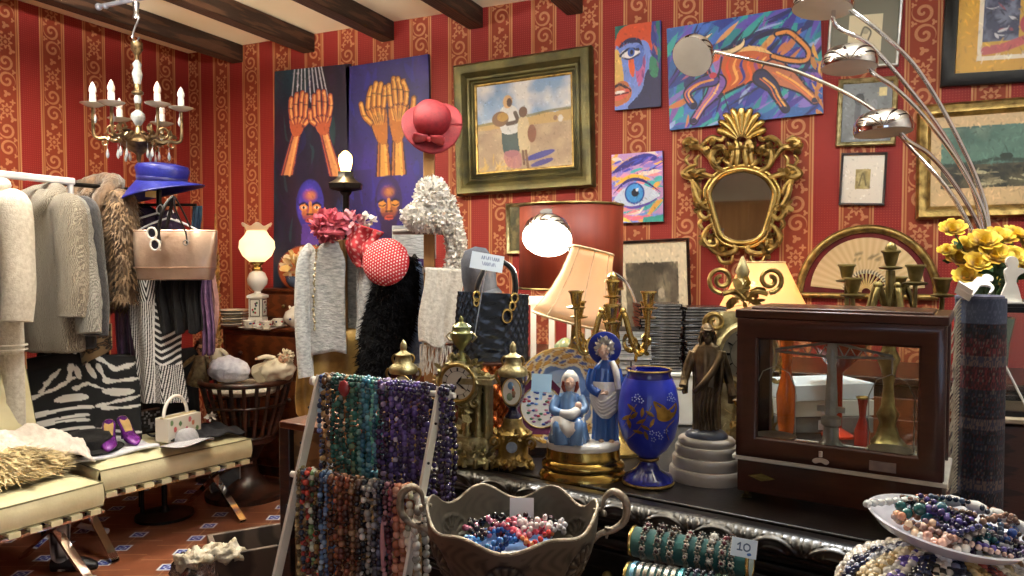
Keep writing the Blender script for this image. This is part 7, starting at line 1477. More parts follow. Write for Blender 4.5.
# ---- records, white boxes, gilt clock behind
d = 2.52; q = P(671, 370, d); t = thing('storage_box', 'white box under the stack of black disc cases', 'box', (q.x, q.y+.03, TZ+.002), FACE); bh = q.z-TZ-.01
mb = MB(); mb.box((0, 0, bh/2), (.26, .17, bh)); obj('box_body', mb, WHITEP, t, bev=.004); mb = MB(); mb.box((0, 0, bh), (.268, .178, .012)); obj('lid', mb, WHITEP, t, bev=.003)
CDM = [mat('black_disc_case', '#1c1a1e', '#0e0d10', 20, .2, coat=.3), mat('grey_disc_case', '#3c383c', '#242226', 20, .25, coat=.3), mat('brown_disc_case', '#322620', '#1c1410', 20, .3)]
cdb = MB(); cdb.box((0, 0, .005), (.142, .125, .0085)); cde = MB(); cde.box((0, -.0005, .005), (.132, .1255, .005))
cd0 = None; zz = TZ+.002+bh+.008; random.seed(5)
for k in range(23):
    for j in range(2 if k < 22 else 1):
        if cd0 is None:
            cd0 = thing('disc_case', 'thin black disc case in the tall stack behind the bronze statue', 'disc case', (0, 0, 0), 0, 'stacked black disc cases'); obj('case', cdb, CDM[0], cd0, bev=.001); obj('paper_insert', cde, mat('disc_insert', '#77706c', '#4c4846', 30, .6), cd0); r = cd0
        else:
            r = cd0.copy(); COL.objects.link(r)
            for ch in cd0.children: c = ch.copy(); COL.objects.link(c); c.parent = r
        if j: r['label'] = 'thin disc case in the right-hand stack beside the gilt clock'; 
        r.location = Vector((q.x, q.y+.03, zz+.0098*k))+RGT*(-.055+.150*j+random.uniform(-.004, .004)); r.rotation_euler = (0, 0, FACE+random.uniform(-.05, .05))
d = 2.50; q = P(628, 372, d); random.seed(8)
t = thing('storage_box', 'brown wooden box under the white magazines', 'box', (q.x-.01, q.y+.03, TZ+.002), FACE); bh2 = q.z-TZ-.004; mb = MB(); mb.box((0, 0, bh2/2), (.13, .16, bh2-.006)); obj('box_body', mb, WOODR, t, bev=.003); mb = MB(); mb.box((0, 0, bh2-.004), (.134, .164, .008)); obj('lid', mb, WOODR, t)
for k in range(9):
    t = thing('magazine', 'white-spined magazine in the pile between candelabra and disc cases', 'magazine', (q.x-.01+random.uniform(-.004, .004), q.y+.03, TZ+.002+bh2+.001+.0162*k), FACE+random.uniform(-.06, .06), 'white magazines'); mb = MB(); mb.box((0, 0, .007), (.13, .15, .0125)); obj('pages', mb, mat('magazine_pages', '#c8c8c4', '#9c9c9a', 60, .7), t); mb = MB(); mb.box((0, 0, .0143), (.132, .152, .0014)); mb.box((0, 0, .0005), (.132, .152, .001)); obj('cover', mb, [BLACK, mat('white_cover', '#d4d6d6', '#c0c4c4', 10, .5)][k % 2], t)
q = Vector((P(741, 400, 2.22).x, P(741, 400, 2.22).y, TZ+.002)); s = 2.22/745; h = lambda py: P(741, py, 2.22).z-TZ
t = thing('gilt_clock', 'large ornate gilt clock with round metal dial behind the bronze statue', 'clock', q, FACE)
mb = MB(); mb.loft([sect(w*s, d_*s, 44, f, 9, 0, h(y), sq=.6) for y, w, d_, f in ((442, 36, 20, .02), (436, 36, 20, .05), (425, 32, 17, .04), (400, 30, 15, .03), (380, 27, 14, .02), (352, 33, 14, .02), (335, 30, 13, .02), (318, 26, 12, .05), (312, 22, 10, .03))]); obj('case', mb, GOLD2, t)
mb = MB(); mb.lathe([(0, 0), (31*s, 0), (32*s, 4*s), (29*s, 9*s), (25*s, 8*s), (0, 7*s)], 44, T(0, -12*s, h(352)) @ RX(PI/2)); obj('bezel', mb, GOLD2, t)
dial(t, 0, -20*s-.001, h(352), 25*s, hands=(.9, 4.0), m=mat('pewter_dial', '#8c8878', '#6c685c', 20, .35, .6))
mb = MB()
for sg in (-1, 1):
    mb.tube(spiral((sg*30*s, -10*s, h(322)), 11*s, 3*s, -PI/2, -PI/2+sg*PI*3, 26), 2.6*s, 7); mb.tube(spiral((sg*24*s, -10*s, h(280)), 13*s, 3*s, -PI/2 if sg > 0 else -PI/2, -PI/2+sg*PI*3, 28), 2.4*s, 7); mb.tube(smooth([(sg*36*s, -8*s, h(330)), (sg*42*s, -8*s, h(345)), (sg*38*s, -8*s, h(365)), (sg*42*s, -10*s, h(390)), (sg*35*s, -12*s, h(410))], 5), 3*s, 7)
    mb.tube(spiral((sg*40*s, -12*s, h(418)), 9*s, 3*s, PI/2, PI/2-sg*PI*3, 22), 2.6*s, 7); mb.tube(smooth([(0, -8*s, h(300)), (sg*10*s, -9*s, h(292)), (sg*22*s, -9*s, h(294))], 5), 2.6*s, 7)
    petals(mb, (sg*32*s, -14*s, h(372)), 16, 5*s, 9*s); petals(mb, (sg*20*s, -18*s, h(428)), 16, 6*s, 9*s)
petals(mb, (0, -8*s, h(296)), 40, 9*s, 11*s, up=.8); petals(mb, (0, -18*s, h(410)), 50, 12*s, 10*s); obj('scroll_ornament', mb, GOLD, t)
mb = MB(); mb.lathe([(r*s, h(y)) for r, y in ((8, 300), (6, 292), (9, 285), (5, 279), (7, 272), (4, 264), (1, 257))], 18); obj('finial', mb, GOLD2, t)
# ---- white slatted rack behind the platter
q = P(552, 360, 2.72); t = thing('slatted_rack', 'white slatted wooden rack behind the cream lampshade', 'rack', (q.x, q.y-.06, TZ+.002), FACE); zt = P(552, 300, 2.72).z-TZ
for i in range(5):
    mb = MB(); mb.box((-.11+.065*i, 0, zt/2), (.020, .02, zt)); obj('upright', mb, WHITEP, t)
mb = MB(); mb.box((.02, 0, zt), (.32, .024, .03)); mb.box((.02, 0, .05), (.32, .024, .03)); obj('rail', mb, WHITEP, t)
# ---- glass case with balance scale
cl = Vector((-.233, 1.761, TZ+.002)); ca = math.atan2(-.058, .405); CW, CD = .415, .22
t = thing('balance_case', 'dark mahogany glass case with a brass balance scale inside, on the table', 'display case', cl, ca)
z0, z1, zt = .018, .092, .436
for x in (.02, CW-.02):
    for y in (.02, CD-.02):
        mb = MB(); mb.lathe([(.011, 0), (.012, .004), (.005, .008), (.005, .018)], 12, T(x, y, 0)); obj('levelling_foot', mb, BRASSD, t)
mb = MB(); mb.box((CW/2, CD/2, (z0+z1)/2), (CW-.006, CD-.006, z1-z0)); obj('plinth', mb, WOODM, t, bev=.002)
mb = MB(); mb.prism([(.028, .056), (.058, .065), (.088, .056), (.058, .047)], .0015, .004); obj('brass_inlay', mb, BRASS, t)
mb = MB(); mb.box((CW/2, CD/2, z1+.005), (CW+.014, CD+.014, .010)); obj('white_ledge', mb, mat('ivory_ledge', '#c9c6bc', '#b4b0a4', 20, .4), t, bev=.002)
zb = z1+.010
for x in (.014, CW-.014):
    for y in (.014, CD-.014):
        mb = MB(); mb.box((x, y, (zb+zt-.02)/2), (.028, .028, zt-.02-zb)); obj('corner_post', mb, WOODM, t, bev=.002)
mb = MB(); mb.box((CW/2, CD/2, zt-.010), (CW+.008, CD+.008, .020)); mb.box((CW/2, CD/2, zt+.001), (CW-.05, CD-.05, .008)); obj('lid', mb, WOODM, t, bev=.003)
fr = MB(); fr.frame(CW-.004, zt-.02-zb, [(0, 0), (0, .012), (.006, .016), (.018, .014), (.04, .014), (.046, .008), (.046, 0)], T(CW/2, .006, (zb+zt-.02)/2)); obj('front_sash', fr, WOODM, t)
for y in (.010, CD-.010):
    mb = MB(); mb.box((CW/2, y, (zb+zt-.02)/2), (CW-.055, .0025, zt-.02-zb-.004)); obj('glass_pane', mb, GLASS, t)
for x in (.010, CW-.010):
    mb = MB(); mb.box((x, CD/2, (zb+zt-.02)/2), (.0025, CD-.05, zt-.02-zb-.004)); obj('glass_pane', mb, GLASS, t)
mb = MB(); mb.box((CW/2, CD/2, zb+.003), (CW-.05, CD-.05, .004)); obj('white_floor', mb, mat('milk_glass', '#d8dcdc', '#c4caca', 8, .2), t)
mb = MB(); mb.tube([(.185, -.012, zb+.022), (.185, -.012, zb+.034)], .004, 8); mb.prism(smooth([(.168, zb+.012), (.176, zb+.018), (.194, zb+.018), (.202, zb+.012), (.196, zb+.006), (.185, zb+.010), (.174, zb+.006)], 4, True), -.012, -.009); obj('lock_plate', mb, mat('nickel', '#d0cdc8', '#b8b4b0', 20, .3, .7), t)
mb = MB(); mb.box((.305, -.010, zb+.018), (.05, .003, .020)); obj('maker_plate', mb, mat('pewter_plate', '#8c807c', '#74686a', 30, .4, .5), t)
# balance scale inside (top-level: it stands in the case)
BAL = mat('aged_nickel', '#c0c0b8', '#94948a', 24, .4, .5); ca_m = Matrix.Translation(cl) @ RZ(ca)
b0 = ca_m @ Vector((.185, CD/2, zb+.0055)); t = thing('balance_scale', 'antique metal balance scale with two pans inside the glass case', 'scale', b0, ca)
mb = MB(); mb.lathe([(.045, 0), (.045, .006), (.03, .014), (.018, .03), (.016, .06), (.022, .065), (.022, .08), (.012, .086), (.009, .20), (.012, .215), (.006, .24)], 20); mb.box((0, 0, .10), (.06, .012, .012)); mb.tube([(-.012, 0, .09), (-.006, 0, .22)], .003, 6); mb.tube([(.012, 0, .09), (.006, 0, .22)], .003, 6); obj('column', mb, BAL, t)
mb = MB(); zb_ = .235
mb.tube([(-.125, 0, zb_-.006), (-.06, 0, zb_+.006), (0, 0, zb_+.018), (.06, 0, zb_+.006), (.125, 0, zb_-.006)], .0034, 6); mb.tube([(-.125, 0, zb_-.010), (0, 0, zb_-.016), (.125, 0, zb_-.010)], .0034, 6)
for k in range(-4, 5): x = k*.026; mb.tube([(x, 0, zb_-.014), (x+.012, 0, zb_+.012-abs(x)*.12), (x+.024, 0, zb_-.013)], .0018, 5)
mb.prism([(-.012, zb_-.02), (.012, zb_-.02), (.008, zb_+.026), (-.008, zb_+.026)], -.006, .006); obj('beam', mb, BAL, t)
mb = MB(); mb.loft([[(r*cos(a), -.012, z+r*sin(a)) for a in np.linspace(0, TAU, 9)[:-1]] for r, z in ((.002, .05), (.002, .051))]); mb.tube([(0, -.01, zb_-.01), (0, -.012, .09)], .0012, 5); obj('pointer', mb, BAL, t)
for sg in (-1, 1):
    mb = MB(); x = sg*.123; mb.tube([(x, 0, zb_-.01), (x, 0, zb_-.045)], .002, 5)
    mb.tube([(x-.045, 0, .022), (x-.045, 0, .14), (x-.03, 0, .175), (x, 0, zb_-.045), (x+.03, 0, .175), (x+.045, 0, .14), (x+.045, 0, .022)], .0014, 5); p = obj('hanger', mb, BAL, t)
    mb = MB(); mb.lathe([(0, .016), (.044, .018), (.048, .024), (.046, .024), (.04, .021), (0, .019)], 28, T(x, 0, 0)); obj('pan', mb, BAL, p)
# ---- coloured glass seen through the case
def glassthing(name, lab, px, pt, pb, d, prof, c1, c2):
    q = P(px, pb, d); t = thing(name, lab, 'vase', (q.x, q.y, TZ+.002)); H = P(px, pt, d).z-TZ
    mb = MB(); mb.lathe([(r, z*H) for r, z in prof], 28); obj('vessel', mb, mat(name+c1[1:], c1, c2, 6, .12, coat=.6), t)
    mb = MB(); mb.tube([(prof[-1][0]*cos(a), prof[-1][0]*sin(a), H) for a in np.linspace(0, TAU, 25)[:-1]], .003, 6, closed=True); obj('gilt_rim', mb, GOLD, t)
glassthing('glass_vase', 'slender orange glass vase seen through the left of the glass case', 786, 318, 420, 2.06, [(.030, 0), (.030, .02), (.014, .08), (.024, .30), (.027, .45), (.014, .60), (.012, .66), (.020, .86), (.024, 1)], '#d06018', '#a8420c')
glassthing('glass_bowl', 'red footed glass bowl seen through the middle of the glass case', 838, 330, 420, 2.32, [(.05, 0), (.05, .02), (.012, .08), (.012, .60), (.05, .72), (.085, .88), (.095, 1)], '#c0341c', '#861c10')
glassthing('glass_bottle', 'small red glass bottle seen through the right of the glass case', 862, 398, 440, 2.0, [(.018, 0), (.020, .1), (.020, .5), (.008, .7), (.010, .85), (.014, 1)], '#b82c28', '#861c1c')
for k in range(3):
    q = P(815, 400, 2.45); t = thing('box_file', ['grey box file lying lowest behind the glass case', 'white box file in the middle of the pile behind the case', 'pale box file on top of the pile behind the case'][k], 'box file', (q.x, q.y, TZ+.002+.052*k), FACE+.1*k); mb = MB(); mb.box((0, 0, .025), (.30, .18, .05)); obj('case', mb, [mat('grey_board', '#7c7c7c', '#606060', 20, .7), WHITEP, CARD][k], t, bev=.002); mb = MB(); mb.box((0, -.091, .025), (.05, .002, .03)); obj('paper_label', mb, CARD, t)
# ---- multi-arm chrome arc lamp
ab = P(990, 300, 2.62); t = thing('arc_lamp', 'tall chrome five-arm arc lamp with mushroom heads reaching in from behind the roses', 'lamp', (ab.x, ab.y, 0))
o_ = Vector((ab.x, ab.y, 0)); mb = MB(); mb.lathe([(.17, 0), (.17, .035), (.16, .045), (.03, .05)], 36); obj('base', mb, mat('white_marble', '#d8d4cc', '#b8b4ac', 6, .2), t)
mb = MB(); zj = P(992, 270, 2.62).z; mb.tube([(0, 0, .04), (0, 0, zj)], .022, 14); obj('stem', mb, CHROME, t)
arms = [((692, 57), 3.05, .085, [(715, 52, 3.05), (760, 62, 3.0), (803, 74, 2.95), (868, 106, 2.85), (915, 152, 2.75), (955, 200, 2.68)], (-.55, -.62), LENSW),
        ((822, 9), 2.55, .098, [(835, 24, 2.55), (870, 45, 2.56), (912, 92, 2.58), (947, 140, 2.6), (975, 195, 2.62)], (-.25, -.95), LENSW),
        ((790, -42), 2.5, .098, [(815, -20, 2.5), (846, 6, 2.53), (880, 32, 2.54), (918, 70, 2.56), (958, 138, 2.58), (985, 205, 2.6)], (-.2, -.95), LENSW),
        ((849, 68), 2.45, .086, [(872, 72, 2.45), (895, 88, 2.48), (925, 118, 2.52), (960, 165, 2.57), (984, 215, 2.6)], (-.1, -.85), LENSW),
        ((883, 133), 2.35, .085, [(905, 138, 2.36), (930, 155, 2.42), (955, 185, 2.5), (978, 225, 2.58)], (.05, -.90), LENSW)]
for i, ((hx_, hy_), d, R, pts, (tx, tz_), ln) in enumerate(arms):
    nv = ((-FWD*.62+RGT*tx+UPV*tz_) if i == 0 else Vector((0, 0, -1))-FWD*.06+RGT*tx*.5).normalized(); c = P(hx_, hy_, d)-o_
    mb = MB(); pp = [c-nv*R*.55+RGT*R*.5]+[P(*p)-o_ for p in pts]+[Vector((0, 0, zj))]; n_ = len(pp); sm_ = smooth(pp, 8); mb.tube(sm_, [.007]+[.0075]*3+[.010], 10); a = obj('arm', mb, CHROME, t)
    lamp_head(a, c, nv, R, ln)
# ---- roses
vq = P(985, 300, 2.36); t = thing('flower_vase', 'glass vase holding the yellow roses behind the rolled rug', 'vase', (vq.x+.01, vq.y, .86))
ROSEY = vc('rose_petal', .6, sheen=.2); YEL = [hx('#d8b018'), hx('#e0c030'), hx('#c89a10'), hx('#e8cc48')]
mb = MB(); mb.lathe([(.05, 0), (.055, .01), (.05, .15), (.06, .28), (.075, .36), (.07, .36), (.055, .28)], 28); obj('vessel', mb, mat('green_glass_vase', '#56705c', '#3c5444', 6, .1, coat=.5), t)
tp = thing('pedestal_table', 'slim dark pedestal table under the rose vase', 'table', (vq.x+.01, vq.y, 0)); mb = MB(); mb.lathe([(.14, 0), (.14, .02), (.03, .05), (.022, .4), (.03, .78), (.02, .83)], 24); obj('pedestal', mb, WOODD, tp); mb = MB(); mb.lathe([(.13, .83), (.135, .85), (.13, .858), (0, .858)], 32); obj('table_top', mb, WOODD, tp)
vb = Vector((vq.x+.01, vq.y, .86+.36))
for i, (px, py, d, r) in enumerate(((953, 228, 2.05, .030), (968, 246, 2.08, .034), (985, 240, 2.05, .036), (1001, 236, 2.10, .036), (1017, 234, 2.12, .034), (1029, 244, 2.12, .034), (960, 258, 2.10, .030), (978, 262, 2.02, .030), (996, 254, 2.02, .036), (1014, 257, 2.02, .036), (967, 276, 2.05, .032), (1008, 270, 2.14, .034), (1026, 266, 2.04, .034), (986, 280, 2.12, .03), (947, 250, 2.12, .022))):
    d += .22; c = P(px, py, d); r *= .84; t = thing('yellow_rose', ['open yellow rose in the bouquet behind the rolled rug', 'single yellow rosebud standing clear at the left of the bouquet'][i == 0], 'rose', c, group='yellow roses'); random.seed(40+i)
    up = (c-vb+Vector((0, 0, .12))).normalized()*.7-FWD*.45; X = up.to_track_quat('Z', 'Y').to_matrix().to_4x4()
    mb = MB()
    for ring, (n, tilt, L) in enumerate(((3, .05, .8), (4, .22, .9), (5, .42, 1.0), (6, .70, 1.08), (7, 1.1, 1.12))):
        for k in range(n):
            a = TAU*(k+.5*(ring % 2))/n+random.uniform(-.2, .2); mb.col = random.choice(YEL)
            def pet(u, v): w = (u-.5)*1.5*sin(PI*min(1, .25+.62*v)); rr = .18+.3*sin(tilt)*v+.18*v*v*sin(tilt)*2; z = L*.9*v*cos(tilt*.75)-.18*max(0, v-.75); al = a+w/(rr+.35)*.8; return X @ Vector((r*1.2*rr*1.75*cos(al), r*1.2*rr*1.75*sin(al), r*1.3*(z-.5)))
            mb.grid(pet, 5, 5)
    obj('bloom', mb, ROSEY, t)
    mb = MB(); mb.tube(smooth([-up*r*.4, (vb-c)*.5+rvec(.01)+Vector((0, 0, .02)), vb-c+Vector((random.uniform(-.03, .03), random.uniform(-.03, .03), -.02))], 5), .0028, 6); st = obj('stem', mb, mat('rose_stem', '#4c6c38', '#345024', 20, .6), t)
    mb = MB()
    for k in range(7):
        b_p = (vb-c)*random.uniform(.12, .5); dv = (rvec(1)+Vector((0, 0, .2))).normalized(); sd = dv.cross(FWD).normalized(); L = random.uniform(.03, .05)
        mb.add([b_p, b_p+dv*L*.5+sd*L*.28, b_p+dv*L, b_p+dv*L*.5-sd*L*.28, b_p+dv*L*.5+FWD*.004], [(0, 1, 4), (1, 2, 4), (2, 3, 4), (3, 0, 4)])
    obj('foliage', mb, mat('rose_leaf', '#3c5c34', '#2c4626', 20, .5), t)
# ---- rolled rug and right-hand cabinet
rq = Vector((.283, 2.06, 0)); d = (rq-CAM).dot(FWD); s = d/745; zt = P(976, 297, d).z
t = thing('rolled_rug', 'dark red and blue patterned rug rolled up and standing on end beside the glass case', 'rug', rq, FACE)
rug_rng = np.random.default_rng(11); rug_cells = rug_rng.random((240, 45))
def rugc(u, v):
    x = (u*6) % 1; x = int(abs(x-.5)*2*15)+15*(int(v*9) % 3); q = rug_cells[int(v*239), x % 45]
    if v > .955: return hx('#3c4458') if q > .3 else hx('#4c5468')
    k = v*9; band = abs(k-round(k)) < .09
    red = .26 < v < .62 or .84 < v < .93
    if band: return hx('#5a4a44') if q > .5 else hx('#2a2c3c')
    pal = ('#241014', '#44161a', '#5c2024', '#2a2028', '#5c5048') if red else ('#141216', '#1a1c26', '#242836', '#3c181c', '#4a4440')
    return hx(pal[0 if q < .30 else 1 if q < .58 else 2 if q < .80 else 3 if q < .93 else 4])
mb = MB(); Rr = 21.5*s
mb.grid(lambda u, v: ((Rr*(1+.04*sin(TAU*u*2+v*4)+.10*(1-v)*.5))*cos(TAU*u), Rr*(1+.04*sin(TAU*u*3+1))*sin(TAU*u), zt*v), 150, 420, cfn=rugc); ro = obj('rolled_pile', mb, vc('rug_pile', .95, bump=.15, bscale=400), t)
mb = MB(); mb.tube([(r*cos(a), r*sin(a), zt+.0015) for a, r in ((k*.25, Rr*(.12+.86*k/90)) for k in range(91))], .006, 5); obj('spiral_end', mb, mat('rug_backing', '#6c6c7c', '#4c4c5c', 60, .95), ro)
mb = MB(); random.seed(4)
for i in range(150):
    z = zt*(1-i/150); a = PI*1.02; p = Vector((Rr*1.08*cos(a), Rr*1.08*sin(a)-.012, z)); mb.tube([p, p+Vector((-.012, -.004, -.012)), p+Vector((-.020+random.uniform(-.008, .006), -.006, -.034-random.uniform(0, .012)))], .0022, 4)
obj('fringe', mb, mat('rug_fringe', '#b4ac98', '#8c8474', 60, .95), t)
cq = P(998, 420, 1.95)
t = thing('glass_cabinet', 'dark framed glass cabinet on a wooden chest right of the rolled rug', 'cabinet', (cq.x, cq.y, 0), FACE-.32)
zc_ = P(1005, 418, 1.95).z; zt2 = P(1005, 307, 1.95).z
mb = MB(); mb.box((.19, .16, zc_/2-.01), (.38, .30, zc_-.02)); obj('chest', mb, WOODD, t, bev=.004)
mb = MB(); mb.box((.19, .16, zc_-.006), (.40, .33, .014)); obj('pale_top', mb, mat('pale_top', '#9c8c74', '#84745c', 10, .5), t, bev=.003)
mb = MB()
for x in (.01, .37):
    for y in (.03, .29): mb.box((x, y, (zc_+zt2)/2), (.014, .014, zt2-zc_))
for z in (zc_+.008, zt2-.008):
    for y in (.03, .29): mb.box((.19, y, z), (.37, .014, .014))
    for x in (.01, .37): mb.box((x, .16, z), (.014, .27, .014))
mb.box((.19, .16, zt2+.004), (.39, .29, .008)); obj('frame', mb, BLACK, t)
for y in (.03, .29):
    mb = MB(); mb.box((.19, y, (zc_+zt2)/2), (.355, .003, zt2-zc_-.03)); obj('glass_pane', mb, GLASS, t)
mb = MB(); mb.box((.01, .16, (zc_+zt2)/2), (.003, .24, zt2-zc_-.03)); obj('glass_pane', mb, GLASS, t)
mb = MB(); mb.tube([(.005, .012, zt2-.13), (.075, .010, zc_+.012)], .003, 6); obj('white_cord', mb, WHITEP, t)
s = 1.9/745; q = P(1004, 306, 1.95); q = Vector((cq.x, cq.y, 0))+Matrix.Rotation(FACE-.32, 3, 'Z') @ Vector((.035, .05, zt2+.0085))
s = (q-CAM).dot(FWD)/745
def busts(nm, lab, q, rot, k=1.0):
    t = thing(nm, lab, 'display stand', q, rot=rot, group='white jewellery display figures'); mb = MB()
    prof = [(-10, 0), (10, 0), (10, 6), (7, 16), (5, 22), (7, 27), (12, 30), (15, 28), (18, 20), (20, 21), (17, 31), (10, 35), (6, 36), (7, 40), (5, 45), (0, 47), (-5, 45), (-6, 40), (-4, 36), (-7, 33), (-6, 25), (-5, 20), (-9, 10)]
    mb.prism([(x*s*k, z*s*k) for x, z in smooth(prof, 3, True)], -.003, .003); obj('figure_plate', mb, WHITEP, t, bev=.001); mb = MB(); mb.box((0, .0, .002), (20*s*k, .035, .004)); obj('foot', mb, WHITEP, t)
busts('display_figure', 'white flat jewellery display figure standing on the glass cabinet', q, (0, 0, FACE))
zx = (RGT*.80+Vector((0, 0, .36))+FWD*.25).normalized(); yx = (FWD*.6-Vector((0, 0, .8))); yx = (yx-zx*yx.dot(zx)).normalized(); xx = yx.cross(zx); q2 = Vector((rq.x, rq.y, zt+.016))-RGT*.060-FWD*.03; busts('display_figure', 'white flat jewellery display figure lying on the rolled rug', q2, Matrix((xx, yx, zx)).transposed().to_euler(), .72)

# ================================================================== LOW DISPLAY COUNTER IN FRONT, NECKLACE RACK, BOWL, BRACELETS
CT = .60; t = thing('display_counter', 'low black cloth-covered counter in front of the carved table', 'counter', (-.57, 1.13, 0), -.06)
mb = MB(); mb.box((0, 0, CT/2), (1.05, .46, CT-.004)); obj('cloth_cover', mb, BLACKF, t, bev=.01)
BEAD = vc('glass_bead', .15, coat=.5)
def ico(mb, c, r, col, X=None, n=7, m=5, sq=1.0):
    mb.col = col; mb.ball(c, (r, r, r*sq), n, m, X)
def jit(c, a=.25): k = 1+random.uniform(-a, a); return tuple(min(1, x*k) for x in c)
def strand(name, label, top, L, r, pal, lean=(0, 0, 0), group=None, gap=.011, rough=None, mixed=.3, pend=None, seed=0):
    """necklace looped over a bar at 'top': front and rear columns of beads joined round the bottom and over the bar"""
    random.seed(seed); t = thing(name, label, 'necklace', top, -.08, group); pts = []
    ph = random.uniform(0, 6); lat = random.uniform(-.003, .003)
    n = int(L/(r*1.62))
    for k in range(n+1): v = k/n; pts.append(Vector((lat*v+.0025*sin(9*v+ph), -gap-.002*sin(PI*v), .004-L*v)))
    for k in range(5): a = PI*(k+1)/6; pts.append(Vector((lat, -gap*cos(a), .004-L-gap*.8*sin(a))))
    for k in range(n+1): v = 1-k/n; pts.append(Vector((lat*v+.003*sin(7*v+ph+1), gap, .004-L*v)))
    for k in range(4): a = PI*(k+1)/5; pts.append(Vector((0, gap*cos(a), .006+gap*.9*sin(a))))
    mb = MB(); 
    for i, p in enumerate(pts):
        q_ = r*(random.uniform(1-mixed, 1+mixed)); ico(mb, p+rvec(r*.2), q_*.86, jit(hx(random.choice(pal))), None, 7, 5, random.uniform(.8, 1.2))
    obj('beads', mb, BEAD, t)
    if pend:
        mb = MB(); mb.col = hx(pend[0]); z = .004-L*pend[1]; mb.lathe([(0, z-pend[3]), (pend[2]*.6, z-pend[3]*.75), (pend[2], z), (pend[2]*.6, z+pend[3]*.75), (0, z+pend[3])], 12, T(lat, -gap-.006, 0) @ SCL(1, .6, 1)); obj('pendant', mb, BEAD, t)
    return t
tl_ = Vector((-1.024, 1.271, 1.141)); tr_ = Vector((-.716, 1.246, 1.141)); fwd_ = Vector((-.08, -1, 0)).normalized()
t = thing('necklace_rack', 'white ladder-shaped rack hung with two rows of bead necklaces', 'rack', (tl_.x, tl_.y, CT))
O = Vector((tl_.x, tl_.y, CT)); kz = lambda z: fwd_*(.145*(1.141-z)/(1.141-.72)) ; LB = .955
for e, nm in ((tl_, 'l'), (tr_, 'r')):
    mb = MB(); a = e+Vector((0, 0, .012))-O; b = e+kz(CT)+Vector((0, 0, CT-1.141))-O
    dx = (tr_-tl_).normalized()*.0035; dn = Vector((0, -.011, .004))
    mb.add([a-dx-dn, a+dx-dn, a+dx+dn, a-dx+dn, b-dx-dn, b+dx-dn, b+dx+dn, b-dx+dn], [(0,1,2,3),(7,6,5,4),(0,4,5,1),(1,5,6,2),(2,6,7,3),(3,7,4,0)], None, False)
    rl = obj('side_rail', mb, WHITEP, t, bev=.001)
    mb = MB()
    for z in (1.09, 1.02, .90, .83): p = e+kz(z)+Vector((dx.x*2*(1 if nm == 'r' else -1), -.012, z-1.141))-O; mb.ball(p, .0028, 8, 6)
    obj('screw_hole', mb, BLACK, rl)
for z, k in ((1.141, 0), (LB, 1)):
    mb = MB(); off = kz(z)+Vector((0, 0, z-1.141)); a, b = tl_+off-O, tr_+off-O; w = (b-a).normalized(); mb.tube([a-w*.02, b+w*(.02 if k else .032)], .0055, 10); br = obj('bar', mb, WHITEP, t)
    kk = .55 if k else .85
    for p in (a-w*.02, b+w*.016): mb = MB(); mb.lathe([(.004*kk, -.012*kk), (.011*kk, -.006*kk), (.012*kk, .004*kk), (.005*kk, .010*kk), (0, .011*kk)], 14, T(*p) @ w.to_track_quat('Z', 'Y').to_matrix().to_4x4()); obj('knob', mb, WHITEP, br)
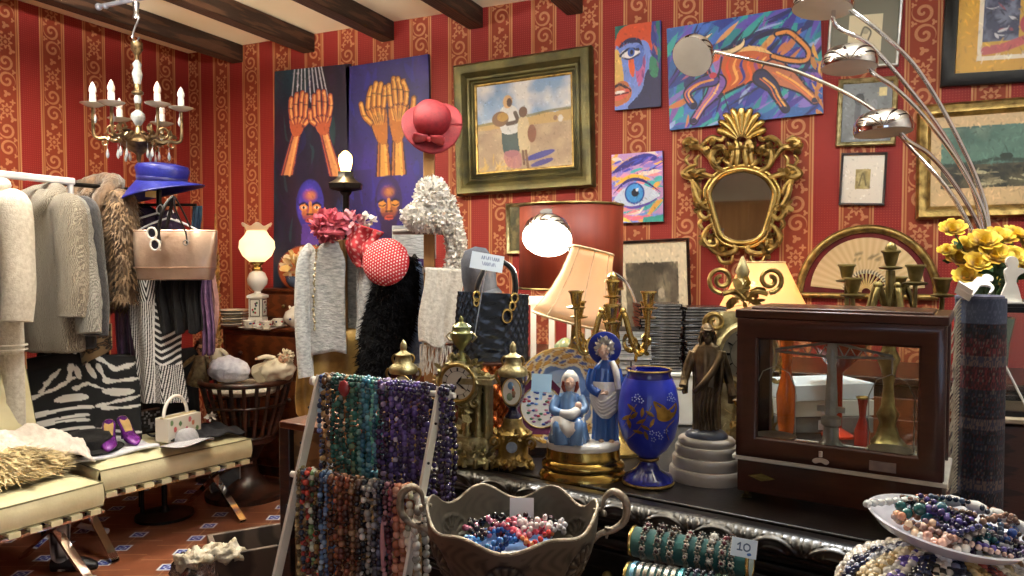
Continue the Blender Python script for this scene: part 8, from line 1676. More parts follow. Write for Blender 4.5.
UP = [(.03, ['#3c4878', '#5c6ca0', '#9cb4c8', '#2c3458'], .0062, .19, 'dark blue and pale crystal'), (.065, ['#3c2818', '#6c4828', '#241810', '#a88858'], .0068, .185, 'brown and amber'), (.10, ['#5c4430', '#8c6c48', '#c0a888', '#3c2c20'], .0065, .15, 'tan and bone'),
      (.14, ['#1c4c44', '#28685c', '#143c38'], .006, .20, 'deep green'), (.18, ['#2c5c50', '#3c7c6c', '#1c4840'], .0068, .215, 'sea green'), (.215, ['#244c48', '#6c8c80', '#183c34'], .006, .205, 'grey green'), (.25, ['#a88858', '#d0b88c', '#785830'], .0055, .12, 'golden brown'),
      (.275, ['#245c54', '#38786c', '#1a443c'], .0065, .21, 'dark jade'), (.31, ['#2c6454', '#4c8c78', '#1c5044', '#7c9c78'], .007, .22, 'mottled jade'), (.345, ['#1c5850', '#2c7468', '#123c38'], .0062, .21, 'bottle green'), (.38, ['#2c5c58', '#48807c', '#68a098'], .0065, .215, 'teal'),
      (.41, ['#28586c', '#3c7c94', '#5ca0b0'], .0062, .20, 'blue teal'), (.445, ['#2c6878', '#4c8ca0', '#7cb8c0'], .0066, .21, 'pale teal'), (.48, ['#48988c', '#68b8a8', '#88ccbc'], .0058, .15, 'turquoise'), (.51, ['#3c6c84', '#284c64', '#5c94a8'], .006, .21, 'steel blue'),
      (.545, ['#342848', '#4c3c6c', '#20182c'], .006, .20, 'plum'), (.575, ['#40305c', '#5c4880', '#2c2040', '#a898c0'], .0065, .22, 'amethyst chip'), (.61, ['#2c2040', '#48347c', '#1c1430'], .0062, .215, 'dark violet'), (.645, ['#54408c', '#7864a8', '#382c60'], .0066, .22, 'mid violet'), (.68, ['#302450', '#4c3c78', '#c0b4d0'], .006, .20, 'violet and white'),
      (.715, ['#3c2c64', '#5c4890', '#281c48'], .0066, .23, 'blue violet'), (.75, ['#44346c', '#64509c', '#2c2150'], .0066, .225, 'lavender'), (.785, ['#2c2048', '#443470', '#181028'], .006, .22, 'near-black purple'), (.82, ['#4c3880', '#6c58a4', '#34265c'], .0068, .23, 'bright purple'), (.855, ['#34284c', '#504078', '#241a38'], .0062, .22, 'dusky purple'), (.89, ['#3c2c60', '#584684', '#281c44'], .0065, .225, 'grape'), (.925, ['#2c2244', '#44366c', '#1c142c'], .0062, .21, 'aubergine'),
      (1.02, ['#2c2440', '#403460', '#1a1428'], .0064, .25, 'dark purple outermost'), (1.045, ['#34284c', '#4c3c70', '#20182f'], .0064, .26, 'smoky purple'), (1.07, ['#281e3c', '#3c3058', '#181022'], .0064, .24, 'blackish violet')]
for i, (f, pal, r, L, nm) in enumerate(UP):
    p = tl_+(tr_-tl_)*f; strand('necklace', nm+' bead necklace on the upper bar of the white rack', p, L*random.uniform(.95, 1.03), r, pal, group='necklaces on the upper bar', seed=100+i, pend=('#8c2c30', .08, .016, .018) if i == 6 else None)
LO = [(.02, ['#8c7c50', '#c0ac78', '#5c4c2c'], .0052, .20, 'brass-coloured'), (.06, ['#3c4860', '#8c9cb0', '#202838', '#a83830'], .0062, .19, 'grey blue and red'), (.10, ['#702c24', '#c85040', '#d8d0c0', '#34201c'], .0068, .205, 'dark red and white'), (.14, ['#3c5c38', '#74945c', '#d0d8c4', '#502824'], .0068, .21, 'green and cream'), (.18, ['#50382c', '#8c6c38', '#241814'], .006, .20, 'brown glass'), (.22, ['#3c5478', '#6888b0', '#283850', '#a8b8cc'], .0062, .22, 'slate blue'), (.26, ['#5c78a0', '#34486c', '#88a4c4'], .0058, .21, 'light blue'),
      (.305, ['#5c3424', '#7c4c34', '#40221a'], .0074, .225, 'chestnut'), (.35, ['#8c4c30', '#a8664c', '#582c1c'], .0072, .23, 'carnelian'), (.395, ['#5c2c20', '#7c4030', '#a87858'], .0072, .23, 'rust brown'), (.44, ['#6c3c2c', '#904c34', '#402018'], .0068, .22, 'red jasper'), (.485, ['#54301f', '#7c5438', '#a88460'], .0072, .235, 'tiger eye'), (.53, ['#4c3428', '#242028', '#70584c'], .007, .22, 'smoky brown'),
      (.575, ['#1c1c22', '#d8d4cc', '#34343c'], .0072, .17, 'black and white chip'), (.62, ['#c8c4bc', '#202024', '#8c8884'], .0072, .175, 'white shell and jet'), (.665, ['#2c2c3c', '#18181f', '#50505c', '#a8a8b0'], .0068, .22, 'dark grey'), (.705, ['#2c3048', '#141828', '#68708c'], .0066, .225, 'midnight'), (.745, ['#a4707c', '#5c3440', '#d0a0a8'], .006, .20, 'dusky pink'), (.785, ['#7c3c48', '#501f2c', '#a86470'], .0062, .205, 'wine red'),
      (.835, ['#b87860', '#d09880', '#98583f'], .0092, .235, 'coral nugget'), (.885, ['#c08468', '#a06448', '#d8a890'], .0092, .24, 'large salmon coral'), (.935, ['#c8c4b4', '#a8a890', '#e0dccc'], .0085, .20, 'ivory baroque')]
for i, (f, pal, r, L, nm) in enumerate(LO):
    p = tl_+(tr_-tl_)*f+kz(LB)+Vector((0, 0, LB-1.141)); strand('necklace', nm+' bead necklace on the lower bar of the white rack', p, L, r, pal, group='necklaces on the lower bar', seed=200+i, pend=('#b88c94', .5, .006, .05) if i == 17 else None)
p = tr_+kz(.93)+Vector((.012, -.012, .93-1.141)); strand('necklace', 'long white shell necklace hanging outside the right rail of the white rack', p, .24, .0082, ['#c4c0b4', '#9c988c', '#dcd8cc'], seed=300, gap=.014)
# ---- pewter bowl
bq = P(512, 515, 1.29); bz = bq.z; R = .141; PEW = mat('embossed_pewter', '#a39886', '#665c4e', 30, .42, .65, .7, 70)
t = thing('stool', 'small wooden stool with pale brown top under the pewter bowl', 'stool', (bq.x+.02, bq.y-.02, CT+.001), -.1)
sb = bz-.155-CT; mb = MB(); mb.box((0, 0, sb-.014), (.30, .20, .024)); obj('seat', mb, WOODL, t, bev=.004)
for x in (-.12, .12):
    for y in (-.075, .075): mb = MB(); mb.box((x, y, (sb-.026)/2), (.03, .03, sb-.026)); obj('leg', mb, WOODL, t)
t = thing('pewter_bowl', 'large wavy-rimmed pewter bowl with scroll handles and flower relief holding necklaces', 'bowl', (bq.x, bq.y, bz-.151), FACE-.08)
def wav(a): return (.015 if sin(a) > 0 else .008)*cos(6*a)*min(1, abs(sin(a))*3)+.020*abs(cos(a))**5-(.006 if sin(a) < 0 else 0)*min(1, abs(sin(a))*2)
def bowl(u, v):
    a = TAU*u; r = R*(.28+.72*sin(PI/2*v)**.9)*(1+.06*abs(cos(a))**8*v); z = .150*(v**1.55)+wav(a)*v**3
    flo = 0
    if .25 < v < .92:
        cx_ = ((u*6) % 1)-.5; rr = math.hypot(cx_*1.7, (v-.6)*1.9); dz2 = (v-.72)*2.2; r2 = math.hypot(cx_*1.7, dz2); flo = .0018*cos(12*math.atan2(dz2, cx_*1.7))*(.13 < r2 < .36)-.002*(.36 < r2 < .41)
    rr_ = r+flo*1.0; return (rr_*cos(a), rr_*sin(a), z)
def bowlc(u, v):
    cx_ = ((u*6) % 1)-.5; dx, dz = cx_*1.7, (v-.6)*1.9; rr = math.hypot(dx, dz); th = math.atan2(dz, dx)
    dz2 = (v-.72)*2.2; rr = math.hypot(dx, dz2); th = math.atan2(dz2, dx)
    k = 1 if rr < .09 else (-.9 if rr < .13 else (cos(12*th)*1.1 if rr < .36 else (-.9 if rr < .41 else (.35+.9*cos(7*th+rr*9) if rr < .56 else .25+.5*sin(u*TAU*36+4*sin(v*24))))))
    if v < .22 or v > .94: k = .6
    c = max(0, min(1, .6+.7*k)); a, b = hx('#241e18'), hx('#584e41'); return tuple(a[i]*(1-c)+b[i]*c for i in range(3))
EPEW = vc('engraved_pewter', .48, .4)
mb = MB(); mb.grid(bowl, 300, 80, cfn=bowlc); mb.grid(lambda u, v: (lambda p: (p[0]*.965, p[1]*.965, p[2]+.004*(1-v)))(bowl(1-u, v)), 240, 60, cfn=lambda u, v: tuple(.6*x+.4*y for x, y in zip(bowlc(u, v), hx('#7a7468')))); obj('vessel', mb, EPEW, t)
mb = MB(); mb.tube([(lambda p: (p[0]*.985, p[1]*.985, p[2]))(bowl(i/120, 1)) for i in range(120)], .003, 7, closed=True); obj('rim', mb, PEW, t)
mb = MB(); mb.lathe([(R*.34, -.002), (R*.36, .0), (R*.30, .008), (R*.28, .012)], 36); obj('foot_ring', mb, PEW, t)
for sg in (-1, 1):
    mb = MB(); X = T(sg*R*1.04, 0, .160) @ SCL(sg*.80, .8, .86)
    mb.tube(smooth([(-.008, 0, .004), (.010, 0, .008), (.016, 0, .030), (.036, 0, .042), (.060, 0, .024), (.060, 0, -.012), (.036, 0, -.034), (.006, 0, -.044), (-.016, 0, -.066)], 6), [.004, .004, .005, .0075, .0085, .008, .007, .006, .005], 9, X); mb.ball((.014, 0, -.002), .007, 8, 6, X); mb.tube([(.022, 0, -.03), (.020, 0, -.052)], [.007, .003], 7, X); obj('handle', mb, PEW, t)
BM = Matrix.Translation((bq.x, bq.y, bz-.151)) @ RZ(FACE-.08)
def ringlace(label, c, rx, ry, r, pal, turns=1, group=None, seed=0, tilt=(0, 0), zamp=.008, cat='necklace', base=None):
    random.seed(seed); t = thing('necklace', label, cat, c, random.uniform(0, 3), group, rot=None); t.rotation_euler = (tilt[0], tilt[1], random.uniform(0, 3)); mb = MB()
    per = TAU*(rx+ry)/2*turns; n = int(per/(r*1.85)); ph = random.uniform(0, 6)
    for k in range(n):
        a = TAU*turns*k/n; q_ = 1+.12*sin(2.3*a+ph)+.05*(a//TAU); ico(mb, Vector((rx*q_*cos(a), ry*q_*sin(a), zamp*sin(3*a+ph)+r*.6*(a//TAU)))+rvec(r*.25), r*random.uniform(.8, 1.2), jit(hx(random.choice(pal))), None, 7, 5)
    obj('beads', mb, BEAD, t); return t
zb0 = .108
t = thing('tray', 'pale blue plastic tray under the necklaces in the pewter bowl', 'tray', BM @ Vector((.0, -.005, zb0-.030)), FACE-.08)
mb = MB(); mb.lathe([(.06, 0), (.088, .006), (.104, .030), (.100, .030), (.084, .010), (0, .006)], 4, RZ(PI/4) @ SCL(1.05, .78, 1)); obj('tray_body', mb, mat('pale_blue_plastic', '#88a8d8', '#7898c8', 8, .3), t, bev=.003)
for i, (lab, x, y, z, rx, ry, r, pal) in enumerate((('bright blue bead necklace coiled at the front of the pewter bowl', -.035, -.040, .012, .042, .026, .0052, ['#2c5ca8', '#3c7cc8', '#204888', '#58a0d8']), ('second blue bead necklace coiled under the bright blue one in the bowl', -.04, -.03, .002, .055, .034, .0055, ['#244c94', '#3468b4', '#182c60']),
    ('black bead necklace at the back left of the pewter bowl', -.045, .03, .014, .036, .03, .0066, ['#14141a', '#202028', '#302c38']), ('black and pink bead necklace left of centre in the bowl', -.055, .005, .016, .034, .024, .006, ['#1c1820', '#8c3c54', '#2c1c28', '#c87c94']), ('plum bead necklace at the rear of the bowl', .0, .035, .012, .04, .026, .006, ['#3c1828', '#5c2438', '#20101a']),
    ('coral red bead necklace in the middle of the pewter bowl', .02, .002, .020, .038, .028, .0056, ['#b8344c', '#d8586c', '#902838', '#e890a0']), ('pink and red bead necklace at the right of the coral one', .035, .012, .018, .034, .026, .0056, ['#c8506c', '#e898a8', '#a83048']), ('white pearl necklace coiled on the red beads in the bowl', .045, -.006, .028, .026, .018, .0058, ['#d8d0cc', '#e8e0dc', '#c0b4b4']), ('scarlet bead necklace at the front right of the bowl', .048, -.03, .016, .034, .018, .0052, ['#b02830', '#d84840', '#e08858']), ('black bead necklace at the back right of the pewter bowl', .065, .034, .014, .028, .024, .006, ['#16161c', '#242028', '#4c2c38']), ('pearl grey bead necklace against the right rim of the bowl', .085, .006, .02, .012, .02, .006, ['#b8b4b8', '#d8d4d8', '#8c8890']))):
    ringlace(lab, BM @ Vector((x*.9, y*.9, zb0+z)), rx*.9, ry*.9, r*.88, pal, 2, 'necklaces in the pewter bowl', 400+i, zamp=.006)
t = thing('price_card', 'blank white price card standing at the back of the pewter bowl', 'card', BM @ Vector((.012, .07, zb0+.005)), rot=(-.25, 0, FACE-.05)); mb = MB(); mb.box((0, 0, .026), (.044, .0012, .036)); obj('paper', mb, CARD, t)
# ---- bracelet bolsters
TEAL = mat('teal_velvet', '#1c5450', '#123c3a', 30, .9, 0, .15, 120, sheen=.4)
la, lb = P(633, 541, 1.50), P(751, 563, 1.385); ax_ = (lb-la); L_ = ax_.length
def bolster(a, b, lab, n, kind, grp, foot=True):
    t = thing('bracelet_roll', lab, 'display roll', a, rot=None); ax = (b-a); L = ax.length; t.rotation_euler = ax.to_track_quat('X', 'Z').to_euler(); r = .029
    mb = MB(); mb.lathe([(0, 0), (r*.9, .0), (r, .004), (r, L-.004), (r*.9, L), (0, L)], 36, RY(PI/2)); obj('padding', mb, TEAL, t)
    mb = MB()
    for x in (.002, L-.002): mb.tube([(x, r*.98*cos(w), r*.98*sin(w)) for w in np.linspace(0, TAU, 31)[:-1]], .0035, 7, closed=True)
    obj('gold_end_ring', mb, BRASS, t)
    mb = MB(); hh = a.z-CT; M3 = t.rotation_euler.to_matrix().inverted()
    for f in (.12, .88):
        p0 = Vector((L*f, 0, -r)); dn = M3 @ Vector((0, 0, -1)); mb.tube([p0+dn*.002, p0+dn*(a.z-CT-r-.002-(a.z-b.z)*f)], .006, 8)
    obj('stand_leg', mb, BLACK, t)
    M = Matrix.Translation(a) @ t.rotation_euler.to_matrix().to_4x4(); rr = r+.002
    return M, L, rr
M, L, rr = bolster(la, lb, 'teal velvet roll of jewelled bracelets with a price tag, upper of the two', 8, 0, '')
SIL = mat('antique_silver', '#9c968c', '#5c564e', 60, .3, .8)
GEM = ['#4c1c24', '#2c1418', '#3c2c20', '#6c3438', '#1c2c34', '#c8c4bc', '#501c28', '#3c2430']
names = ['dark garnet', 'deep red rosette', 'filigree brown', 'plain wine red', 'teal stone', 'clear crystal lozenge', 'ruby cluster', 'maroon cabochon']
for i, f in enumerate((.13, .26, .37, .50, .60, .70, .80, .87)):
    wide = (.010, .013, .012, .007, .008, .012, .011, .010)[i]
    t = thing('bracelet', names[i]+' silver chain bracelet on the upper teal roll', 'bracelet', M @ Vector((L*f, 0, 0)), group='bracelets on the upper teal roll', rot=M.to_euler()); mb = MB(); random.seed(i)
    for row in (-.5, .5):
        for k in range(34): a = TAU*k/34; mb.ball((row*wide*.7+.0015*sin(k*2), (rr+.001)*cos(a), (rr+.001)*sin(a)), .0030, 6, 4)
    obj('chain', mb, SIL, t)
    mb = MB(); mb.sm = True
    for k, a in enumerate((1.95, 2.5, 3.1, 3.7)):
        s_ = (1.0, .62, .5, .45)[k]; a = PI-a+PI/2+.9; mb.col = hx(GEM[i]); c_ = (0, (rr+.003)*-cos(a-PI/2-.3), (rr+.003)*sin(a-PI/2-.3)); mb.ball(c_, (wide*s_*.75, wide*s_*.6, wide*s_*.75), 10, 6)
        mb.col = hx('#a8a49c')
        for e in range(8): w = TAU*e/8; mb.ball((c_[0]+wide*s_*.85*cos(w), c_[1], c_[2]+wide*s_*.85*sin(w)), .0018, 5, 4)
    obj('stones', mb, BEAD, t)
A15 = Art(96, 66, '#cfe0ee')
A15.line([(.24, .36), (.33, .26), (.33, .62)], .055, '#3c587c', 1); A15.line([(.24, .63), (.42, .63)], .05, '#3c587c', 1)
A15.line([(.58, .26), (.70, .34), (.71, .54), (.60, .64), (.50, .56), (.49, .36), (.58, .26)], .055, '#3c587c', 1, 5); A15.poly([(.66, .74), (.76, .72), (.80, .82), (.70, .88), (.62, .82)], '#3c6cb0', 1, 4)
tq = P(744, 548, 1.34); t = thing('price_tag', 'white price tag reading 10 on the upper teal bracelet roll', 'tag', tq, rot=(math.radians(-14), math.radians(11), FACE)); s = 1.34/745
obj('written_face', A15.mesh(26*s, 18*s, -.0012), PRINT, t); mb = MB(); mb.box((0, 0, 0), (26*s, .0014, 18*s)); obj('paper', mb, CARD, t)
l2, r2 = P(628, 578, 1.44), P(748, 598, 1.33)
M, L, rr = bolster(l2, r2, 'teal velvet roll stacked with silver bangles, lower of the two', 14, 1, '')
for i in range(14):
    f = .07+.058*i; colr = ['#8cc0d8', '#b0aca4', '#8c887c', '#c0bcb4', '#6c6860', '#b4b0a8', '#9c988c', '#78c0c8', '#202028', '#3c3c50', '#18181f', '#2c2c38', '#4c5c48', '#8ca090'][i]
    nm = ['sky blue enamel', 'ribbed silver', 'dull pewter', 'bright silver', 'dark steel', 'twisted silver', 'plain pewter', 'turquoise', 'jet black bead', 'blue-black bead', 'gloss black bead', 'charcoal bead', 'mossy green', 'grey-green'][i]
    t = thing('bangle', nm+' bangle on the lower teal roll', 'bracelet', M @ Vector((L*f, 0, 0)), group='bangles on the lower teal roll', rot=M.to_euler()); mb = MB(); mb.col = hx(colr)
    if 8 <= i < 12: [mb.ball((0, (rr+.002)*cos(TAU*k/26), (rr+.002)*sin(TAU*k/26)), .0042, 7, 5) for k in range(26)]
    else:
        for o2 in (-.0026, 0, .0026): mb.tube([(o2, (rr+.001)*cos(w), (rr+.001)*sin(w)) for w in np.linspace(0, TAU, 37)[:-1]], .0018, 6, closed=True)
    obj('band', mb, vc('bangle_metal', .25, .7) if not 8 <= i < 12 else BEAD, t)
# ---- white dish of necklaces on a bead-covered mound (front right)
dq = P(937, 540, 1.12); t = thing('pedestal', 'round black pedestal under the bead-covered mound', 'pedestal', (dq.x+.01, dq.y, 0)); mz = dq.z-.115
mb = MB(); mb.lathe([(.15, 0), (.15, .03), (.06, .06), (.05, mz-.06), (.13, mz-.02), (.135, mz-.001)], 32); obj('column', mb, BLACK, t)
t = thing('display_mound', 'padded pale mound carrying shell necklaces and the white dish', 'display mound', (dq.x+.01, dq.y, mz)); mb = MB(); mb.lathe([(.135, 0), (.135, .02), (.12, .06), (.09, .085), (.05, .098), (0, .10)], 36); obj('pad', mb, mat('pale_linen', '#8c8880', '#6c6860', 50, .9), t)
for i in range(13):
    pal = [['#e0d8c8', '#c8bca8', '#f0ece4'], ['#1c2038', '#2c3454', '#b8bcc8'], ['#d8c8a8', '#b09868', '#e8dcc0'], ['#dcd8d0', '#5c4c9c', '#c8c4bc'], ['#181c30', '#30385c', '#101420'], ['#e8e4dc', '#2c2820', '#d0c8b8'], ['#20243c', '#8c94b0', '#14182a'], ['#c0a060', '#e0c890', '#8c6c34'], ['#7c2c24', '#a84838', '#501c18'], ['#d0c4a8', '#a89468', '#e8e0c8'], ['#e4e0dc', '#c8c0b8', '#a8a098'], ['#8c6c48', '#c8ac80', '#5c4428'], ['#d8d4cc', '#a8a49c', '#e8e4e0']][i]
    nm = ['white shell', 'navy and pearl', 'honey shell', 'white and violet chip', 'midnight blue', 'cream and black shell', 'blue-black pearl', 'gold-brown shell', 'brick red', 'sand shell', 'white mother-of-pearl', 'caramel', 'silver-white chip'][i]
    random.seed(500+i); a = math.radians(178+17*i)+.0; t = thing('necklace', nm+' necklace draped down the mound below the white dish', 'necklace', (dq.x+.01, dq.y, mz), 0, 'necklaces draped on the mound'); mb = MB(); r = .0072
    prof = smooth([(.055, .104), (.095, .090), (.128, .066), (.146, .025), (.150, -.03), (.148, -.09)], 6)
    for row in (-1, 0, 1):
        for k, (rad, z) in enumerate(prof):
            if k % 1 == 0: aa = a+row*.085+random.uniform(-.01, .01); ico(mb, (rad*cos(aa)+random.uniform(-.002, .002), rad*sin(aa), z), r*random.uniform(.75, 1.15), jit(hx(random.choice(pal))), None, 7, 5, random.uniform(.6, 1.1))
    obj('beads', mb, BEAD, t)
t = thing('white_dish', 'shallow white oval dish heaped with tangled necklaces on the mound', 'dish', (dq.x+.008, dq.y, mz+.106), rot=(math.radians(9), math.radians(9), FACE))
mb = MB(); mb.lathe([(.03, 0), (.06, .004), (.100, .020), (.118, .036), (.115, .038), (.096, .025), (.055, .010), (0, .008)], 44, SCL(1, .78, 1)); obj('dish_body', mb, mat('milky_plastic', '#d4d4dc', '#c0c0cc', 8, .25, coat=.3), t)
DM = Matrix.Translation((dq.x+.008, dq.y, mz+.106)) @ Euler((math.radians(9), math.radians(9), FACE)).to_matrix().to_4x4()
for i, (nm, x, y, z, rx, ry, r, pal, tn_) in enumerate((('big teal glass bead', -.045, .015, .045, .026, .020, .0095, ['#1c4c6c', '#2c6c84', '#1c5c5c'], 1), ('dark green glass bead', -.02, .022, .048, .024, .018, .0095, ['#1c4c48', '#2c5c6c'], 1), ('violet chip', -.005, .005, .048, .034, .026, .0046, ['#4c3c84', '#6c5ca4', '#302454'], 3), ('indigo seed bead', .0, -.008, .038, .044, .03, .004, ['#2c2c58', '#40407c', '#201c3c'], 3),
    ('grey pearl', -.01, -.02, .030, .036, .022, .0058, ['#8c8078', '#a89c90', '#605850'], 2), ('rose pearl', -.035, -.03, .026, .034, .018, .0062, ['#c89c8c', '#d8b4a4', '#a87868'], 2), ('white round pearl', -.03, -.042, .022, .034, .012, .0068, ['#d8d4cc', '#e4e0d8'], 1), ('bronze pearl', .045, .012, .048, .045, .03, .0045, ['#7c5c4c', '#a07c68', '#543c30'], 2), ('royal blue bead', .06, -.012, .036, .024, .02, .0075, ['#1c3c78', '#2c54a0', '#16305c'], 2), ('teal seed bead', .03, -.02, .034, .03, .02, .0044, ['#1c4c50', '#2c6870', '#143c40'], 3), ('peach coral', -.055, -.005, .032, .024, .022, .006, ['#d0a080', '#c88868', '#e0c0a0'], 2), ('dark plum seed bead', .05, -.035, .024, .038, .012, .0042, ['#2c2040', '#443458', '#1c1428'], 2))):
    ringlace(nm+' necklace tangled in the white dish', DM @ Vector((x, y, z)), rx, ry, r, pal, tn_, 'necklaces in the white dish', 600+i, (math.radians(8), math.radians(10)), .007)
def chunk(label, pts, r, col, seed, ln=1.6):
    t = thing('necklace', label, 'necklace', pts[0], 0, 'necklaces in the white dish'); mb = MB(); mb.col = hx(col); q = smooth([Vector(p)-Vector(pts[0]) for p in pts], 12); acc = 0; last = q[0]; step = r*2*ln
    for p in q[1:]:
        acc += (p-last).length
        if acc >= step: acc = 0; dv = (p-last).normalized() if (p-last).length > 1e-6 else RGT; mb.lathe([(0, -r*ln*.95), (r*.7, -r*ln*.8), (r, 0), (r*.7, r*ln*.8), (0, r*ln*.95)], 9, T(*p) @ dv.to_track_quat('Z', 'Y').to_matrix().to_4x4())
        last = p
    obj('beads', mb, mat('milky_agate', '#dcdcd8', '#c4c8c8', 10, .2, coat=.5), t)
def longlace(label, pts, r, pal, seed):
    random.seed(seed); P0 = DM @ Vector(pts[0]); t = thing('necklace', label, 'necklace', P0, 0, 'necklaces in the white dish'); mb = MB(); q = smooth([(DM @ Vector(p))-P0 for p in pts], 40); last = None
    for p in q:
        if last is None or (p-last).length >= r*1.8: ico(mb, p+rvec(r*.2), r*random.uniform(.85, 1.15), jit(hx(random.choice(pal))), None, 7, 5); last = p
    obj('beads', mb, BEAD, t)
for i, (nm, r, pal, pts) in enumerate((('bronze-brown pearl', .0045, ['#6c5044', '#8c6c5c', '#4c382e'], [(-.06, .03, .055), (-.02, .0, .062), (.03, -.01, .062), (.08, -.02, .052), (.12, -.055, .03)]), ('copper seed bead', .0040, ['#a0705c', '#805040', '#b89078'], [(-.03, .045, .055), (.02, .045, .060), (.07, .03, .058), (.115, .01, .045), (.13, -.03, .03)]), ('mauve pearl', .0044, ['#8c7488', '#6c5868', '#a890a0'], [(-.05, -.02, .045), (.0, -.035, .046), (.05, -.03, .046), (.10, -.035, .036)]),
    ('dark violet chip', .0046, ['#34285c', '#54468c', '#241c40'], [(-.04, .02, .066), (-.005, -.02, .060), (-.02, -.045, .040), (.03, -.055, .036), (.08, -.05, .034)]), ('slate blue bead', .0046, ['#34445c', '#50647c', '#202c40'], [(-.02, .03, .064), (.03, .02, .068), (.06, -.01, .062), (.05, -.04, .046)]), ('dusky rose bead', .0046, ['#a08078', '#c0a094', '#806058'], [(-.085, .0, .036), (-.05, -.035, .040), (.0, -.055, .036), (.06, -.06, .030)]), ('black seed bead', .0036, ['#18161c', '#2a2630'], [(-.07, .02, .050), (-.02, .01, .064), (.02, -.03, .054), (.07, -.045, .040), (.115, -.04, .034)]))): longlace(nm+' necklace stretched across the heap in the white dish', pts, r, pal, 700+i)
chunk('chunky white oval agate necklace arching over the heap in the white dish', [DM @ Vector(p) for p in ((-.01, .05, .050), (.02, .03, .062), (.05, .012, .064), (.085, .0, .058), (.11, -.02, .048), (.125, -.05, .03), (.12, -.07, .0))], .0095, '#d4d4d0', 1)
chunk('string of white round beads lying over the left rim of the white dish', [DM @ Vector(p) for p in ((-.135, .0, .045), (-.115, .012, .046), (-.09, .02, .048), (-.065, .025, .052), (-.045, .03, .055))], .0062, '#dcdcd8', 2, 1.05)
# ---- cabinet left of the rack, crate and foil doll
q = P(291, 422, 1.76); t = thing('wooden_cabinet', 'dark-edged wooden cabinet with plywood side just left of the necklace rack', 'cabinet', (q.x, q.y, 0), FACE-.55)
hh = q.z; mb = MB(); mb.box((.10, .12, hh/2-.008), (.20, .24, hh-.016)); obj('carcass', mb, mat('plywood_face', '#8c6c44', '#6c5030', 3, .6, 0, .1, 40, 'wave', stretch=(1, 1, 6)), t, bev=.002)
mb = MB(); mb.box((-.008, .0, hh/2), (.034, .03, hh)); obj('dark_edge', mb, WOODD, t, bev=.002); mb = MB(); mb.box((.095, .115, hh-.004), (.225, .27, .016)); obj('top', mb, WOODR, t, bev=.002)
q = P(262, 536, 2.0); t = thing('crate', 'low wooden crate at the foot of the cabinet, left of the necklace rack', 'crate', (q.x+.02, q.y+.02, 0), FACE+.5)
mb = MB(); w_, dd_, hh = .30, .16, q.z
for x in (-w_/2, w_/2): mb.box((x, 0, hh/2), (.014, dd_, hh))
for y in (-dd_/2, dd_/2): mb.box((0, y, hh/2), (w_+.014, .014, hh))
mb.box((0, 0, hh*.75), (w_, dd_, .012)); obj('boards', mb, mat('weathered_crate', '#5c4c40', '#382c24', 3, .7, 0, .2, 40, 'wave'), t, bev=.002)
q = P(218, 560, 1.90); t = thing('foil_bag', 'crumpled silver and gold gift bag beside the low crate', 'bag', (q.x-.02, q.y-.03, 0), FACE+.4)
mb = MB(); hh = q.z+.02
mb.grid(lambda u, v: ((.095+.02*sin(3*TAU*u)-.03*v*v)*cos(TAU*u), (.06+.015*sin(5*TAU*u))*sin(TAU*u)*(1-.5*v*v), hh*v+.02*v*v*sin(4*TAU*u)), 60, 60); obj('bag_body', mb, mat('crumpled_foil', '#aaa69c', '#46423a', 26, .25, .75, 1, 34), t, disp=.05, dscale=.03)
mb = MB(); mb.ball((.045, -.01, hh+.0), (.05, .035, .022), 40, 24); mb.ball((-.02, -.02, hh-.0), (.04, .03, .018), 30, 20); obj('tissue', mb, mat('pale_tissue', '#d6cdb8', '#8c7c5c', 40, .5, .1, .8, 60), t, disp=.05, dscale=.02)

# ================================================================== BEHIND THE VIEWER (seen only in mirrors, chrome and glass)
t = thing('bookcase', 'pale wooden bookcase against the wall behind the viewer, seen in the mirror', 'bookcase', (-.9, YF+.25, 0))
mb = MB(); mb.box((0, .1, 1.1), (2.2, .04, 2.2))
for x in (-1.1, -.37, .37, 1.1): mb.box((x, 0, 1.1), (.04, .3, 2.2))
obj('case', mb, WOODL, t)
for z in (.05, .55, 1.05, 1.55, 2.18): mb = MB(); mb.box((0, -.0, z), (2.2, .28, .03)); obj('shelf', mb, WOODL, t)

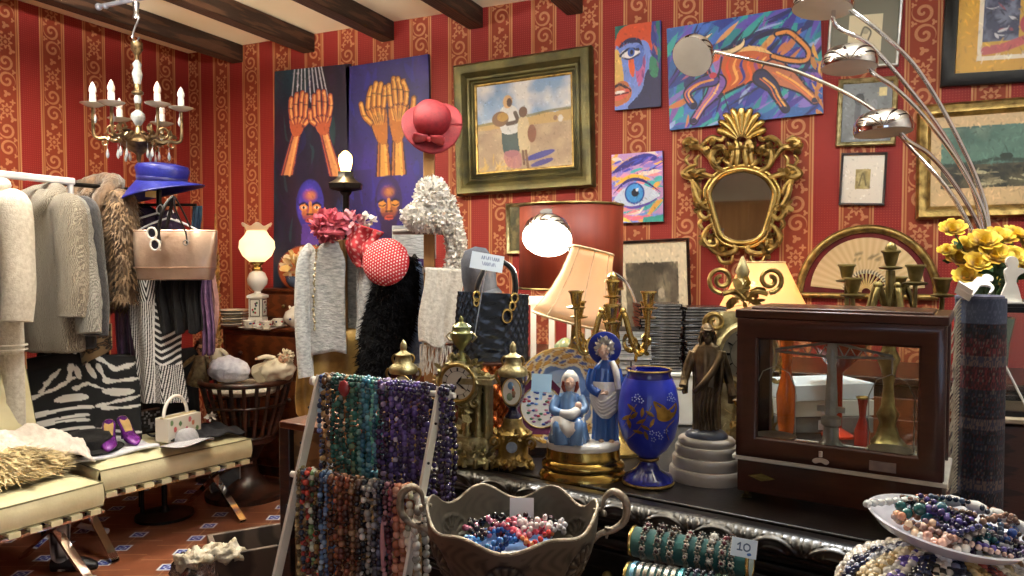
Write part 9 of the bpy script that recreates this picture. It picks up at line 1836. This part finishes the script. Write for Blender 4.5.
# ================================================================== LIGHT
w = bpy.data.worlds.new('World'); SC.world = w; w.use_nodes = True; w.node_tree.nodes['Background'].inputs[0].default_value = (.6, .6, .65, 1); w.node_tree.nodes['Background'].inputs[1].default_value = .25
def overhead_light(i, x, y, e, col=(1, .86, .70), r=.35, z=ZC-.16, up=False):  # unseen overhead lights; upward ones are added fill to brighten the ceiling
    o = light('added_uplight' if up else 'ceiling_light', 'AREA', (x, y, z), e, col, r)
    mb = MB()
    if up:
        o.rotation_euler = (PI, 0, 0); mb.lathe([(0, -.09), (.12, -.08), (.22, -.045), (r*.56, .0), (r*.55, .005), (.20, -.035), (0, -.06)], 36, T(x, y, z))
        for q in range(3): mb.tube([(x+r*.54*cos(TAU*q/3), y+r*.54*sin(TAU*q/3), z), (x, y, ZC-.02)], .003, 6)
        mb.lathe([(.05, ZC-.03), (.05, ZC)], 20, T(x, y, 0))
    else: mb.lathe([(r*.56, ZC-.155), (r*.58, ZC-.15), (r*.58, ZC), (0, ZC)], 36, T(x, y, 0)); mb.lathe([(0, ZC-.150), (r*.56, ZC-.151)], 36, T(x, y, 0))
    struct('added_fixture', mb, WHITEP)  # fixture shape added around each unseen light
    return o
overhead_light(0, -2.9, 2.1, 165, (1, .94, .84), .5, 2.66, True); overhead_light(1, -1.1, 2.1, 70, (1, .98, .97), .5, 2.40, True); overhead_light(2, .6, 1.8, 55, (.90, .95, 1), .5, 2.30, True)
overhead_light(3, -1.9, 2.2, 20, (1, .97, .92), .3); overhead_light(4, -.2, 2.1, 26, (.94, .97, 1), .3); overhead_light(5, -3.5, 2.1, 36, (1, .92, .80), .3); overhead_light(6, 1.0, 2.2, 16, (.94, .97, 1), .3)
# shop window behind the viewer: dull daylight
mb = MB(); mb.box((.9, YF+.012, 1.45), (1.7, .01, 1.7)); struct('window_1', mb, mat('daylit_window', '#c8d8f0', '#c0d0ec', 1, .4, emit=1.8, ecol='#c4d6f4'))
mb = MB(); mb.frame(1.82, 1.82, [(0, 0), (0, .05), (.06, .05), (.06, 0)], T(.9, YF+.002, 1.45) @ RZ(PI)); mb.box((.9, YF+.03, 1.45), (.05, .04, 1.7)); mb.box((.9, YF+.03, 1.45), (1.7, .04, .05)); struct('window_frame', mb, WHITEP)

# ================================================================== CAMERA
cd = bpy.data.cameras.new('Camera'); cam = bpy.data.objects.new('Camera', cd); COL.objects.link(cam)
cd.sensor_width = 36; cd.lens = FPX/1024*36; cd.clip_start = .02
cam.location = CAM; cam.rotation_euler = Matrix((RGT, UPV, -FWD)).transposed().to_euler()
SC.camera = cam
SC.view_settings.view_transform = 'Standard'; SC.view_settings.look = 'None'; SC.view_settings.gamma = 1; SC.view_settings.use_curve_mapping = False
SC.view_settings.exposure = .22
SC.cycles.max_bounces = 10; SC.cycles.transmission_bounces = 10; SC.cycles.transparent_max_bounces = 10
